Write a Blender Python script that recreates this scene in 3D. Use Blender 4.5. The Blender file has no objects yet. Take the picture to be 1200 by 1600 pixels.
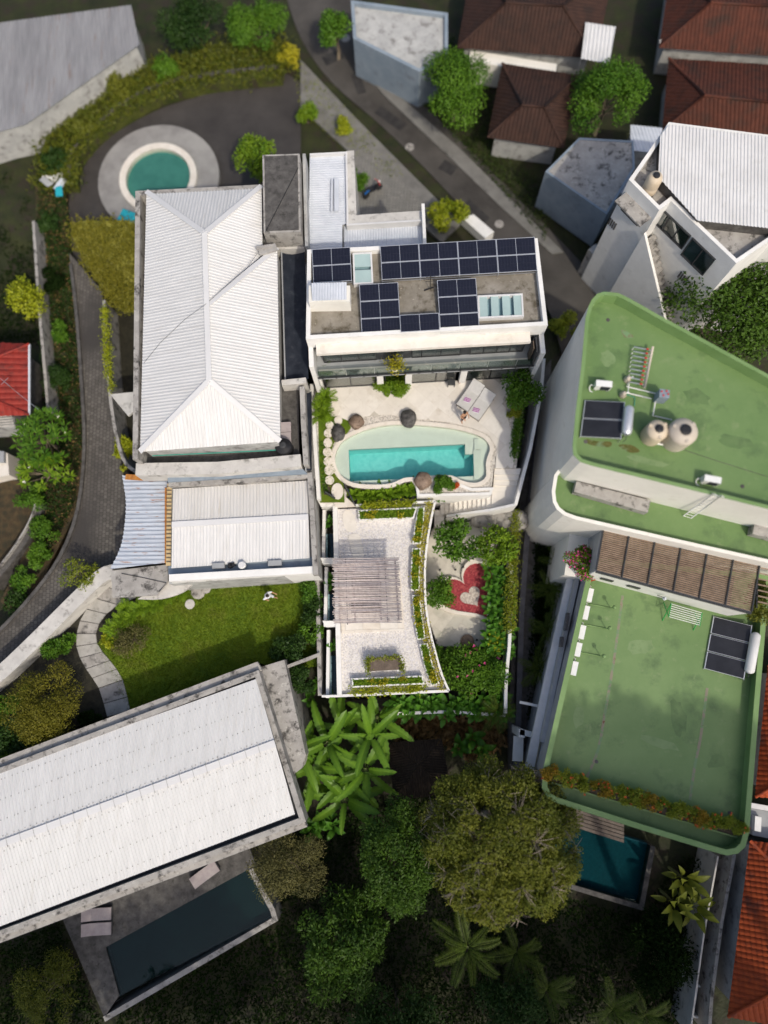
import bpy, bmesh, math, random
import numpy as np
from mathutils import Vector, Matrix
from mathutils.geometry import tessellate_polygon
random.seed(7)
ORD = 'first second third fourth fifth sixth seventh eighth ninth tenth eleventh twelfth thirteenth fourteenth fifteenth sixteenth seventeenth eighteenth nineteenth twentieth twenty-first twenty-second twenty-third twenty-fourth twenty-fifth'.split()
rng = np.random.default_rng(7)
scene = bpy.context.scene
C = scene.collection

# ---------------------------------------------------------------- camera, sky, sun, exposure
FPX, CAM_H = 1110.0, 45.0
TH, PH = math.atan(220 / 1110), math.radians(1.27)
cd = bpy.data.cameras.new('drone_camera')
cd.sensor_fit = 'VERTICAL'; cd.sensor_height = 24.0; cd.lens = 24.0 * FPX / 1600.0
cd.clip_end = 2000
cam = bpy.data.objects.new('drone_camera', cd); C.objects.link(cam)
cam.location = (0, 0, CAM_H); cam.rotation_euler = (TH, PH, 0)
scene.camera = cam
cd.dof.use_dof = True; cd.dof.focus_distance = 43.2; cd.dof.aperture_fstop = 0.0196

SUN_AZ, SUN_EL = math.radians(152), math.radians(50)
w = bpy.data.worlds.new('World'); scene.world = w; w.use_nodes = True
nt = w.node_tree; nt.nodes.clear()
sky = nt.nodes.new('ShaderNodeTexSky'); sky.sky_type = 'NISHITA'; sky.sun_disc = False; sky.dust_density = 4.0; sky.ozone_density = .6
sky.sun_elevation = SUN_EL; sky.sun_rotation = SUN_AZ
bg = nt.nodes.new('ShaderNodeBackground'); bg.inputs['Strength'].default_value = 0.15
wo = nt.nodes.new('ShaderNodeOutputWorld')
nt.links.new(sky.outputs[0], bg.inputs[0]); nt.links.new(bg.outputs[0], wo.inputs[0])
sl = bpy.data.lights.new('sun', 'SUN'); sl.energy = 2.1; sl.angle = math.radians(1.2); sl.color = (1.0, 0.93, 0.80)
so = bpy.data.objects.new('sun', sl); C.objects.link(so)
sdir = Vector((math.sin(SUN_AZ) * math.cos(SUN_EL), math.cos(SUN_AZ) * math.cos(SUN_EL), math.sin(SUN_EL)))
so.rotation_euler = sdir.to_track_quat('Z', 'Y').to_euler(); so.location = sdir * 90
vs = scene.view_settings
vs.view_transform = 'Standard'; vs.look = 'None'; vs.gamma = 1; vs.exposure = 0.06; vs.use_curve_mapping = False
scene.render.engine = 'CYCLES'
scene.cycles.use_denoising = True
scene.cycles.max_bounces = 8; scene.cycles.transparent_max_bounces = 16
scene.cycles.caustics_reflective = False; scene.cycles.caustics_refractive = False

# ---------------------------------------------------------------- survey: photo pixel + height -> place on the ground
_ct, _st, _cp, _sp = math.cos(TH), math.sin(TH), math.cos(PH), math.sin(PH)
def P(px, py, z=0.0):
    x, y, v = (px - 600) / FPX, (800 - py) / FPX, -1.0
    y, v = y * _ct - v * _st, y * _st + v * _ct
    x, v = x * _cp + v * _sp, -x * _sp + v * _cp
    t = (z - CAM_H) / v
    return Vector((x * t, y * t, z))
def PP(pts, z=0.0): return [P(a, b, z) for a, b in pts]
def CR(pts, ox, oy, s): return [(ox + a / s, oy + b / s) for a, b in pts]

# ---------------------------------------------------------------- materials
def _node(nt, t, **kw):
    n = nt.nodes.new(t)
    for k, v in kw.items():
        if k in n.inputs: n.inputs[k].default_value = v
        else: setattr(n, k, v)
    return n
def c4(c): return (c[0], c[1], c[2], 1)
MATS = {}
def mat(name, col, col2=None, rough=0.7, scale=2.0, detail=4, lo=.35, hi=.65, dirt=None, bump=0, bscale=30, metal=0, spec=.3,
        stretch=None, dirt2=None, transl=0, emit=None):
    if name in MATS: return MATS[name]
    m = bpy.data.materials.new(name); m.use_nodes = True; nt = m.node_tree
    b = nt.nodes['Principled BSDF']; L = nt.links.new
    b.inputs['Roughness'].default_value = rough; b.inputs['Metallic'].default_value = metal
    b.inputs['Specular IOR Level'].default_value = spec
    g = _node(nt, 'ShaderNodeNewGeometry'); pos = g.outputs['Position']
    if stretch:
        mp = _node(nt, 'ShaderNodeMapping'); mp.inputs['Scale'].default_value = stretch[:3]
        if len(stretch) > 3: mp.inputs['Rotation'].default_value = (0, 0, stretch[3])
        L(pos, mp.inputs[0]); pos = mp.outputs[0]
    def noise(sc, det, lo, hi):
        n = _node(nt, 'ShaderNodeTexNoise'); n.inputs['Scale'].default_value = sc; n.inputs['Detail'].default_value = det
        n.inputs['Roughness'].default_value = .65
        L(pos, n.inputs['Vector'])
        r = _node(nt, 'ShaderNodeMapRange'); r.inputs[1].default_value = lo; r.inputs[2].default_value = hi
        L(n.outputs[0], r.inputs[0]); return r.outputs[0]
    def mix(f, a, b2):
        mx = _node(nt, 'ShaderNodeMix', data_type='RGBA')
        L(f, mx.inputs[0])
        if isinstance(a, tuple): mx.inputs[6].default_value = c4(a)
        else: L(a, mx.inputs[6])
        mx.inputs[7].default_value = c4(b2); return mx.outputs[2]
    if col2 is None: col2 = tuple(min(1, c * 1.18) for c in col); col = tuple(c * .86 for c in col)
    out = mix(noise(scale, detail, lo, hi), tuple(col), tuple(col2))
    for d in (dirt, dirt2):
        if d: out = mix(noise(d[1], 6, d[2], d[3]), out, d[0])      # (colour, scale, lo, hi)
    L(out, b.inputs['Base Color'])
    if bump:
        n = _node(nt, 'ShaderNodeTexNoise'); n.inputs['Scale'].default_value = bscale; n.inputs['Detail'].default_value = 5
        L(pos, n.inputs['Vector'])
        bp = _node(nt, 'ShaderNodeBump'); bp.inputs['Strength'].default_value = bump; bp.inputs['Distance'].default_value = .05
        L(n.outputs[0], bp.inputs['Height']); L(bp.outputs[0], b.inputs['Normal'])
    MATS[name] = m; return m
def mat_leaf(name, ca, cb, rough=.5, transl=.25, spec=.2):
    if name in MATS: return MATS[name]
    m = bpy.data.materials.new(name); m.use_nodes = True; nt = m.node_tree; L = nt.links.new
    b = nt.nodes['Principled BSDF']; b.inputs['Roughness'].default_value = rough; b.inputs['Specular IOR Level'].default_value = spec
    at = _node(nt, 'ShaderNodeAttribute', attribute_name='tint')
    oi = _node(nt, 'ShaderNodeObjectInfo')
    mx = _node(nt, 'ShaderNodeMix', data_type='RGBA'); mx.inputs[6].default_value = c4(ca); mx.inputs[7].default_value = c4(cb)
    ad = _node(nt, 'ShaderNodeMath', operation='MULTIPLY_ADD'); L(oi.outputs['Random'], ad.inputs[0]); ad.inputs[1].default_value = .25
    L(at.outputs['Fac'], ad.inputs[2]); L(ad.outputs[0], mx.inputs[0])
    L(mx.outputs[2], b.inputs['Base Color'])
    tr = _node(nt, 'ShaderNodeBsdfTranslucent'); L(mx.outputs[2], tr.inputs[0])
    ms = _node(nt, 'ShaderNodeMixShader'); ms.inputs[0].default_value = transl
    L(b.outputs[0], ms.inputs[1]); L(tr.outputs[0], ms.inputs[2])
    L(ms.outputs[0], nt.nodes['Material Output'].inputs[0]); MATS[name] = m; return m
def mat_brick(name, c1, c2, cm, w, h, rot=0, rough=.8, mortar=.012, dirt=None, bump=.4, offset=.5):
    m = bpy.data.materials.new(name); m.use_nodes = True; nt = m.node_tree; L = nt.links.new
    b = nt.nodes['Principled BSDF']; b.inputs['Roughness'].default_value = rough
    g = _node(nt, 'ShaderNodeNewGeometry'); mp = _node(nt, 'ShaderNodeMapping'); mp.inputs['Rotation'].default_value = (0, 0, rot)
    L(g.outputs['Position'], mp.inputs[0])
    br = _node(nt, 'ShaderNodeTexBrick'); br.inputs['Scale'].default_value = 1; br.offset = offset
    br.inputs['Color1'].default_value = c4(c1); br.inputs['Color2'].default_value = c4(c2); br.inputs['Mortar'].default_value = c4(cm)
    br.inputs['Brick Width'].default_value = w; br.inputs['Row Height'].default_value = h; br.inputs['Mortar Size'].default_value = mortar
    L(mp.outputs[0], br.inputs['Vector']); out = br.outputs[0]
    if dirt:
        n = _node(nt, 'ShaderNodeTexNoise'); n.inputs['Scale'].default_value = dirt[1]; n.inputs['Detail'].default_value = 6
        L(g.outputs['Position'], n.inputs['Vector'])
        r = _node(nt, 'ShaderNodeMapRange'); r.inputs[1].default_value = dirt[2]; r.inputs[2].default_value = dirt[3]; L(n.outputs[0], r.inputs[0])
        mx = _node(nt, 'ShaderNodeMix', data_type='RGBA'); L(r.outputs[0], mx.inputs[0]); L(out, mx.inputs[6]); mx.inputs[7].default_value = c4(dirt[0]); out = mx.outputs[2]
    L(out, b.inputs['Base Color'])
    bp = _node(nt, 'ShaderNodeBump'); bp.inputs['Strength'].default_value = bump; bp.inputs['Distance'].default_value = .02; bp.invert = True
    L(br.outputs['Fac'], bp.inputs['Height']); L(bp.outputs[0], b.inputs['Normal'])
    MATS[name] = m; return m
def mat_speckle(name, cols, scale=22, rough=.85, bump=.5):
    """loose stones: every Voronoi cell takes one of the stone colours"""
    m = bpy.data.materials.new(name); m.use_nodes = True; nt = m.node_tree; L = nt.links.new
    b = nt.nodes['Principled BSDF']; b.inputs['Roughness'].default_value = rough
    g = _node(nt, 'ShaderNodeNewGeometry'); v = _node(nt, 'ShaderNodeTexVoronoi'); v.inputs['Scale'].default_value = scale
    L(g.outputs['Position'], v.inputs['Vector'])
    sp = _node(nt, 'ShaderNodeSeparateColor'); L(v.outputs['Color'], sp.inputs[0])
    cr = _node(nt, 'ShaderNodeValToRGB'); cr.color_ramp.interpolation = 'CONSTANT'
    e = cr.color_ramp.elements
    while len(e) < len(cols): e.new(.5)
    for i, c in enumerate(cols): e[i].position = i / len(cols); e[i].color = c4(c)
    L(sp.outputs[0], cr.inputs[0]); L(cr.outputs[0], b.inputs['Base Color'])
    bp = _node(nt, 'ShaderNodeBump'); bp.inputs['Strength'].default_value = bump; bp.inputs['Distance'].default_value = .02; bp.invert = True
    L(v.outputs['Distance'], bp.inputs['Height']); L(bp.outputs[0], b.inputs['Normal'])
    MATS[name] = m; return m
def mat_water(name, tint, rough=.03, wave=6, strength=.12):
    m = bpy.data.materials.new(name); m.use_nodes = True; nt = m.node_tree; L = nt.links.new
    nt.nodes.remove(nt.nodes['Principled BSDF'])
    tr = _node(nt, 'ShaderNodeBsdfTransparent'); tr.inputs[0].default_value = c4(tint)
    gl = _node(nt, 'ShaderNodeBsdfGlossy'); gl.inputs['Roughness'].default_value = rough
    fr = _node(nt, 'ShaderNodeFresnel'); fr.inputs[0].default_value = 1.33
    g = _node(nt, 'ShaderNodeNewGeometry'); n = _node(nt, 'ShaderNodeTexNoise'); n.inputs['Scale'].default_value = wave; n.inputs['Detail'].default_value = 3
    L(g.outputs['Position'], n.inputs['Vector'])
    bp = _node(nt, 'ShaderNodeBump'); bp.inputs['Strength'].default_value = strength; bp.inputs['Distance'].default_value = .1
    L(n.outputs[0], bp.inputs['Height']); L(bp.outputs[0], gl.inputs['Normal']); L(bp.outputs[0], fr.inputs['Normal'])
    ms = _node(nt, 'ShaderNodeMixShader'); L(fr.outputs[0], ms.inputs[0]); L(tr.outputs[0], ms.inputs[1]); L(gl.outputs[0], ms.inputs[2])
    L(ms.outputs[0], nt.nodes['Material Output'].inputs[0]); MATS[name] = m; return m
def mat_glass(name, tint, refl=.12):
    m = bpy.data.materials.new(name); m.use_nodes = True; nt = m.node_tree; L = nt.links.new
    nt.nodes.remove(nt.nodes['Principled BSDF'])
    tr = _node(nt, 'ShaderNodeBsdfTransparent'); tr.inputs[0].default_value = c4(tint)
    gl = _node(nt, 'ShaderNodeBsdfGlossy'); gl.inputs['Roughness'].default_value = .02
    lw = _node(nt, 'ShaderNodeLayerWeight'); lw.inputs[0].default_value = .3
    ad = _node(nt, 'ShaderNodeMath', operation='MULTIPLY_ADD'); L(lw.outputs[0], ad.inputs[0]); ad.inputs[1].default_value = .6; ad.inputs[2].default_value = refl
    ms = _node(nt, 'ShaderNodeMixShader'); L(ad.outputs[0], ms.inputs[0]); L(tr.outputs[0], ms.inputs[1]); L(gl.outputs[0], ms.inputs[2])
    L(ms.outputs[0], nt.nodes['Material Output'].inputs[0]); MATS[name] = m; return m

# ---------------------------------------------------------------- mesh helpers
def area2(p): return sum(p[i][0] * p[(i + 1) % len(p)][1] - p[(i + 1) % len(p)][0] * p[i][1] for i in range(len(p)))
def ccw(p): p = [Vector(q) for q in p]; return p if area2(p) > 0 else p[::-1]
def inset(poly, d):
    """mitred inward offset of a counter-clockwise outline"""
    p = ccw(poly); n = len(p); out = []
    for i in range(n):
        a, b, c = p[i - 1], p[i], p[(i + 1) % n]
        e1 = (b - a).to_2d().normalized(); e2 = (c - b).to_2d().normalized()
        n1 = Vector((-e1.y, e1.x)); n2 = Vector((-e2.y, e2.x)); k = 1 + n1.dot(n2)
        m = (n1 + n2) / max(k, .35)
        out.append(Vector((b.x + m.x * d, b.y + m.y * d, b.z)))
    return out
def clip(poly, axis_fn, keep):
    """clip a polygon of Vectors: axis_fn(p) >= 0 is kept"""
    out = []
    for i in range(len(poly)):
        a, b = poly[i], poly[(i + 1) % len(poly)]
        fa, fb = axis_fn(a), axis_fn(b)
        if fa >= 0: out.append(a)
        if (fa >= 0) != (fb >= 0): out.append(a.lerp(b, fa / (fa - fb)))
    return out
class MB:
    def __init__(s): s.v = []; s.f = []
    def add(s, vs, fs):
        o = len(s.v); s.v += [tuple(v) for v in vs]; s.f += [tuple(i + o for i in f) for f in fs]; return s
    def poly(s, pts): return s.add(pts, [tuple(range(len(pts)))])
    def prism(s, pts, z0, z1, bottom=True):
        p = ccw(pts); n = len(p)
        vs = [(q.x, q.y, z1) for q in p] + [(q.x, q.y, z0) for q in p]
        fs = [tuple(range(n))] + [(i, i + n, (i + 1) % n + n, (i + 1) % n) for i in range(n)]
        if bottom: fs.append(tuple(range(2 * n - 1, n - 1, -1)))
        return s.add(vs, fs)
    def prism_holes(s, outer, holes, z0, z1, bottom=False):
        loops = [ccw(outer)] + [ccw(h)[::-1] for h in holes]
        flat = [q for l in loops for q in l]
        tris = tessellate_polygon([[Vector((q.x, q.y, 0)) for q in l] for l in loops])
        tf = []
        for t in tris:
            a, b, c = (flat[i] for i in t)
            tf.append(tuple(t) if (b - a).to_2d().cross((c - a).to_2d()) > 0 else tuple(t[::-1]))
        n = len(flat); s.add([(q.x, q.y, z1) for q in flat], tf)
        if z0 is None: return s
        s.add([(q.x, q.y, z0) for q in flat], [f[::-1] for f in tf] if bottom else [])
        base = len(s.v) - 2 * n; k = 0
        for l in loops:
            m = len(l)
            for i in range(m):
                a, b = base + k + i, base + k + (i + 1) % m
                s.f.append((a, a + n, b + n, b))
            k += m
        return s
    def ring(s, outer, width, z0, z1): return s.prism_holes(outer, [inset(outer, width)], z0, z1, True)
    def box(s, c, size, rz=0, rx=0, ry=0):
        R = Matrix.Rotation(rz, 3, 'Z') @ Matrix.Rotation(ry, 3, 'Y') @ Matrix.Rotation(rx, 3, 'X')
        h = Vector(size) / 2; c = Vector(c)
        vs = [c + R @ Vector((x * h.x, y * h.y, z * h.z)) for z in (-1, 1) for x, y in ((-1, -1), (1, -1), (1, 1), (-1, 1))]
        return s.add(vs, [(3, 2, 1, 0), (4, 5, 6, 7), (0, 1, 5, 4), (1, 2, 6, 5), (2, 3, 7, 6), (3, 0, 4, 7)])
    def beam(s, a, b, w, h):
        """box beam from a to b (centre line), w wide, h high"""
        a, b = Vector(a), Vector(b); d = (b - a).normalized()
        up = Vector((0, 0, 1)) if abs(d.z) < .95 else Vector((1, 0, 0))
        sx = d.cross(up).normalized(); uz = sx.cross(d)
        vs = [p + sx * x * w / 2 + uz * y * h / 2 for p in (a, b) for x, y in ((-1, -1), (1, -1), (1, 1), (-1, 1))]
        return s.add(vs, [(0, 1, 2, 3), (7, 6, 5, 4), (0, 4, 5, 1), (1, 5, 6, 2), (2, 6, 7, 3), (3, 7, 4, 0)])
    def wall(s, pts, t, z0, z1, closed=False):
        """wall of thickness t along a centre line"""
        p = [Vector(q) for q in pts]
        if closed: return s.prism_holes(inset(p, -t / 2), [inset(p, t / 2)], z0, z1, True)
        l, r = [], []
        for i, q in enumerate(p):
            d1 = (q - p[i - 1]).to_2d().normalized() if i else None
            d2 = (p[i + 1] - q).to_2d().normalized() if i < len(p) - 1 else None
            d1 = d1 or d2; d2 = d2 or d1
            n1, n2 = Vector((-d1.y, d1.x)), Vector((-d2.y, d2.x)); m = (n1 + n2) / max(1 + n1.dot(n2), .4) * t / 2
            l.append(Vector((q.x + m.x, q.y + m.y, 0))); r.append(Vector((q.x - m.x, q.y - m.y, 0)))
        for i in range(len(p) - 1):
            s.prism([l[i], l[i + 1], r[i + 1], r[i]], z0, z1)
        return s
    def tube(s, pts, r, n=6, cap=True):
        pts = [Vector(p) for p in pts]; rs = r if isinstance(r, (list, tuple)) else [r] * len(pts)
        rings = []; ref = Vector((0.3, 0.2, 0.93))
        for i, p in enumerate(pts):
            d = (pts[min(i + 1, len(pts) - 1)] - pts[max(i - 1, 0)]).normalized()
            if abs(d.dot(ref)) > .95: ref = Vector((1, 0, 0))
            x = d.cross(ref).normalized(); y = d.cross(x)
            rings.append([p + (x * math.cos(2 * math.pi * k / n) + y * math.sin(2 * math.pi * k / n)) * rs[i] for k in range(n)])
        vs = [q for g in rings for q in g]; fs = []
        for i in range(len(rings) - 1):
            for k in range(n):
                a, b = i * n + k, i * n + (k + 1) % n; fs.append((a, b, b + n, a + n))
        if cap: fs += [tuple(range(n)), tuple(range(len(vs) - 1, len(vs) - n - 1, -1))]
        return s.add(vs, fs)
    def lathe(s, c, prof, n=20):
        c = Vector(c); vs = []; fs = []
        for r, z in prof:
            vs += [c + Vector((r * math.cos(2 * math.pi * k / n), r * math.sin(2 * math.pi * k / n), z)) for k in range(n)]
        for i in range(len(prof) - 1):
            for k in range(n): a, b = i * n + k, i * n + (k + 1) % n; fs.append((a, b, b + n, a + n))
        fs.append(tuple(range(len(vs) - n, len(vs)))); fs.append(tuple(range(n - 1, -1, -1)))
        return s.add(vs, fs)
    def ribbed(s, pts, rib, period=.2, amp=.035, prof=((0, 0), (.45, 0), (.58, 1), (.87, 1)), rows=None, lift=.03, both=True):
        """sheet roofing: planar outline cut into strips along the direction `rib`, each strip lifted by the profile"""
        p = [Vector(q) for q in pts]
        n = Vector((0, 0, 0))
        for i in range(len(p)): n += (p[i] - p[0]).cross(p[(i + 1) % len(p)] - p[0])
        n.normalize()
        if n.z < 0: n = -n; p = p[::-1]
        d = Vector(rib); d = (d - n * d.dot(n)).normalized(); u = d.cross(n)
        us = [q.dot(u) for q in p]; lo, hi = min(us), max(us)
        k0 = math.floor(lo / period); brk = []
        for k in range(k0, math.ceil(hi / period) + 1):
            for f, h in prof: brk.append(((k + f) * period, h * amp))
        vsr = [q.dot(d) for q in p]; vlo, vhi = min(vsr), max(vsr)
        for (a, ha), (b, hb) in zip(brk, brk[1:]):
            if b < lo or a > hi: continue
            strip = clip(clip(p, lambda q: q.dot(u) - a, 1), lambda q: b - q.dot(u), 1)
            if len(strip) < 3: continue
            cells = [(strip, None)]
            if rows:
                cells = []
                for r in range(math.floor(vlo / rows), math.ceil(vhi / rows)):
                    c = clip(clip(strip, lambda q: q.dot(d) - r * rows, 1), lambda q: (r + 1) * rows - q.dot(d), 1)
                    if len(c) > 2: cells.append((c, r * rows))
            for c, v0 in cells:
                out = []
                for q in c:
                    t = min(1, max(0, (q.dot(u) - a) / (b - a))); h = ha + (hb - ha) * t
                    if v0 is not None: h += lift * (q.dot(d) - v0) / rows
                    out.append(q + n * h)
                s.poly(out)
        return s
    def build(s, name, m, parent=None, smooth=False, label=None):
        me = bpy.data.meshes.new(name); me.from_pydata(s.v, [], s.f); me.update()
        if m: me.materials.append(m)
        if smooth: me.polygons.foreach_set('use_smooth', [True] * len(me.polygons))
        o = bpy.data.objects.new(name, me); C.objects.link(o)
        if parent is not None: attach(o, parent)
        if label: o['label'] = label
        return o
def attach(o, parent):
    o.parent = parent
    o.matrix_parent_inverse = Matrix.Translation(-Vector(parent.location)) if parent.get('_w') else Matrix.Identity(4)
def tag(o, label, cat, group=None):
    o['label'] = label; o['category'] = cat
    if group: o['group'] = group
    return o
def thing(name, label, cat, loc=(0, 0, 0), group=None, world=True):
    """an Empty at the thing's base; world=True: its parts are drawn in world coordinates"""
    o = bpy.data.objects.new(name, None); C.objects.link(o); o.location = loc; o.empty_display_size = .3
    if world: o['_w'] = 1
    return tag(o, label, cat, group)
def struct(name, mb, m, smooth=False):
    o = mb.build(name, m, None, smooth); o['kind'] = 'structure'; return o
def copy_tree(o, parent=None):
    c = o.copy(); C.objects.link(c)
    if parent is not None: c.parent = parent
    for ch in list(o.children): copy_tree(ch, c)
    return c
def place(o, loc, rz=0, sc=1):
    o.location = loc; o.rotation_euler = (0, 0, rz); o.scale = (sc, sc, sc); return o
def smooth_line(pts, n=4, closed=False):
    """Catmull-Rom through pixel points"""
    p = [Vector((a[0], a[1])) for a in pts]; m = len(p); out = []
    for i in range(m if closed else m - 1):
        if closed: a, b, c, d = p[i - 1], p[i], p[(i + 1) % m], p[(i + 2) % m]
        else: a, b, c, d = p[max(i - 1, 0)], p[i], p[i + 1], p[min(i + 2, m - 1)]
        for k in range(n):
            t = k / n
            out.append(tuple(.5 * ((2 * b) + (c - a) * t + (2 * a - 5 * b + 4 * c - d) * t * t + (3 * b - a - 3 * c + d) * t ** 3)))
    if not closed: out.append(tuple(p[-1]))
    return out
def dirv(px1, py1, px2, py2, z=0): return (P(px2, py2, z) - P(px1, py1, z)).normalized()
def ang(px1, py1, px2, py2, z=0): d = dirv(px1, py1, px2, py2, z); return math.atan2(d.y, d.x)
def slabs(parent, name, m, region, org, rz, sx, sy, gap, z0, z1, stagger=.5, jit=.004, mats=None):
    """paving slabs: each one a piece of its own, cut to the outline"""
    region = ccw(region); cs, sn = math.cos(rz), math.sin(rz); ux, uy = Vector((cs, sn, 0)), Vector((-sn, cs, 0))
    us = [(q - org).dot(ux) for q in region]; vv = [(q - org).dot(uy) for q in region]
    for j in range(math.floor(min(vv) / sy), math.ceil(max(vv) / sy)):
        off = stagger * sx * (j % 2)
        for i in range(math.floor((min(us) - off) / sx), math.ceil((max(us) - off) / sx) + 1):
            a, b, c, d = i * sx + off + gap / 2, (i + 1) * sx + off - gap / 2, j * sy + gap / 2, (j + 1) * sy - gap / 2
            q = clip(region, lambda p: (p - org).dot(ux) - a, 1); q = clip(q, lambda p: b - (p - org).dot(ux), 1) if q else q
            q = clip(q, lambda p: (p - org).dot(uy) - c, 1) if q else q; q = clip(q, lambda p: d - (p - org).dot(uy), 1) if q else q
            if len(q) < 3 or abs(area2(q)) / 2 < .12 * sx * sy: continue
            MB().prism(q, z0, z1 + random.uniform(-jit, jit), False).build(name, random.choice(mats) if mats else m, parent)

# ---------------------------------------------------------------- foliage helpers
def leaf_mesh(name, Pb, D, N, Ln, Wd, m, parent=None, tint=None, stuff=False):
    """N leaves as folded lozenges with their own tint"""
    k = len(Pb); D = D / np.maximum(np.linalg.norm(D, axis=1, keepdims=True), 1e-6)
    S = np.cross(D, N); S /= np.maximum(np.linalg.norm(S, axis=1, keepdims=True), 1e-6); Nn = np.cross(S, D)
    Ln = np.broadcast_to(np.asarray(Ln, float).reshape(-1, 1), (k, 1)); Wd = np.broadcast_to(np.asarray(Wd, float).reshape(-1, 1), (k, 1))
    v = np.empty((k, 4, 3)); v[:, 0] = Pb; mid = Pb + D * Ln * .5
    v[:, 1] = mid + S * Wd * .5 + Nn * Wd * .18; v[:, 3] = mid - S * Wd * .5 + Nn * Wd * .18
    v[:, 2] = Pb + D * Ln - Nn * Ln * .12
    me = bpy.data.meshes.new(name); me.vertices.add(4 * k); me.loops.add(4 * k); me.polygons.add(k)
    me.vertices.foreach_set('co', v.reshape(-1)); me.loops.foreach_set('vertex_index', np.arange(4 * k, dtype=np.int32))
    me.polygons.foreach_set('loop_start', np.arange(0, 4 * k, 4, dtype=np.int32)); me.update(calc_edges=True)
    if tint is None: tint = rng.random(k)
    at = me.attributes.new('tint', 'FLOAT', 'POINT'); at.data.foreach_set('value', np.repeat(tint, 4).astype(np.float32))
    me.materials.append(m); o = bpy.data.objects.new(name, me); C.objects.link(o)
    if parent is not None: attach(o, parent)
    if stuff: o['kind'] = 'stuff'
    return o
def rnd_dirs(k, up=0.0):
    d = rng.normal(size=(k, 3)); d /= np.linalg.norm(d, axis=1, keepdims=True); d[:, 2] += up
    return d / np.linalg.norm(d, axis=1, keepdims=True)
def clump_cloud(c, R, K, n, cr, up=.25, shell=.45):
    """points and outward normals of a crown made of K uneven clumps on an ellipsoid of radii R"""
    c = np.array(c, float); R = np.array(R, float)
    cd_ = rnd_dirs(K, up); cd_[:, 2] = np.where(cd_[:, 2] < -.35, -cd_[:, 2] * .5, cd_[:, 2])
    cc = c + cd_ * R * (shell + (.95 - shell) * rng.random((K, 1)) ** .6)
    r = cr * (.55 + .9 * rng.random(K)); tn = rng.random(K)
    w_ = r ** 2; idx = rng.choice(K, n, p=w_ / w_.sum())
    o = rnd_dirs(n, .25); rad = r[idx][:, None] * (.55 + .5 * rng.random((n, 1)))
    sc = np.array([1, 1, max(.55, min(1, R[2] / max(R[0], R[1])))])
    return cc[idx] + o * rad * sc, o, tn[idx], cc, r
def trunk(parent, base, top, r, limbs=(), name='trunk', m=None):
    mb = MB(); b, t = Vector(base), Vector(top); k = b.lerp(t, .5) + Vector((random.uniform(-.1, .1), random.uniform(-.1, .1), 0))
    mb.tube([b, k, t], [r, r * .8, r * .6], 8)
    for q in limbs:
        q = Vector(q); s = b.lerp(t, random.uniform(.7, 1)); md = s.lerp(q, .5) + Vector((0, 0, -.12 * (q - s).length))
        mb.tube([s, md, q], [r * .4, r * .25, r * .08], 5)
    return mb.build(name, m or MATS['bark'], parent, True)
def tree(name, label, cat, ctr, R, base_z, n, leaf, leafmat, K=22, cr=None, group=None, flowers=None, wid=.5, tr=.14, twig=0, bark=None, up=.25, shell=.45, lean=0):
    """trunk, limbs and a crown of n leaves; ctr is the crown's centre in the world"""
    ctr = Vector(ctr); t = thing(name, label, cat, (ctr.x, ctr.y + lean, base_z), group)
    pts, o, tn, cc, r = clump_cloud(ctr, R, K, n, cr or .36 * (R[0] + R[1]) / 2, up, shell)
    D = o * .5 + rnd_dirs(n) * .75; D[:, 2] -= .1
    N = o + np.array([0, 0, .5])
    leaf_mesh('crown', pts, D, N, leaf * (.7 + .6 * rng.random(n)), leaf * wid * (.7 + .6 * rng.random(n)), leafmat, t, np.clip(.55 * tn + .45 * rng.random(n), 0, 1))
    trunk(t, (ctr.x, ctr.y + lean, base_z), (ctr.x, ctr.y, max(ctr.z - R[2] * .35, base_z + .1)), tr, [tuple(q) for q in cc[:14]], m=bark)
    if flowers:
        fm, fn, fs = flowers; i = rng.choice(n, fn); q = pts[i] + o[i] * .12
        leaf_mesh('flowers', np.repeat(q, 3, 0), rnd_dirs(fn * 3, .6), np.tile([0., 0, 1.], (fn * 3, 1)), fs, fs * .9, fm, t, stuff=True)
    return t
def bush(name, label, ctr, R, base_z, n, leaf, leafmat, K=10, cat='bush', group=None, flowers=None, wid=.55):
    return tree(name, label, cat, ctr, R, base_z, n, leaf, leafmat, K, None, group, flowers, wid, tr=.05)
_LEAFSHARE = {}
def broad_leaf(kind, L, W, m, arch=.35, ragged=0, stem=.25, seg=6):
    """one big leaf along +X, arching down, folded on its midrib"""
    key = (kind,)
    if key in _LEAFSHARE: return _LEAFSHARE[key]
    vs, fs = [], []
    for i in range(seg + 1):
        t = i / seg; x = stem + (L - stem) * t; z = arch * L * (1.1 * t - 1.35 * t * t) + .25 * stem
        wv = W * .5 * max(0, math.sin(math.pi * min(1, .06 + .94 * t) ** .8)) ** (.42 if ragged else .75) * (1 - ragged * (i % 2) * .2)
        vs += [(x, wv, z + wv * .28), (x, 0, z), (x, -wv, z + wv * .28)]
        if i: a = 3 * (i - 1); fs += [(a, a + 1, a + 4, a + 3), (a + 1, a + 2, a + 5, a + 4)]
    o = len(vs); vs += [(0, .015, 0), (0, -.015, 0), (stem, -.012, .25 * stem), (stem, .012, .25 * stem)]; fs.append((o, o + 1, o + 2, o + 3))
    me = bpy.data.meshes.new(kind); me.from_pydata(vs, [], fs); me.update(); me.materials.append(m)
    me.polygons.foreach_set('use_smooth', [not ragged] * len(me.polygons))
    at = me.attributes.new('tint', 'FLOAT', 'POINT'); at.data.foreach_set('value', [.3 + (.75 if kind == 'banana_leaf' else .3) * (i % 3 == 1) for i in range(len(vs))])
    _LEAFSHARE[key] = me; return me
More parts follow.
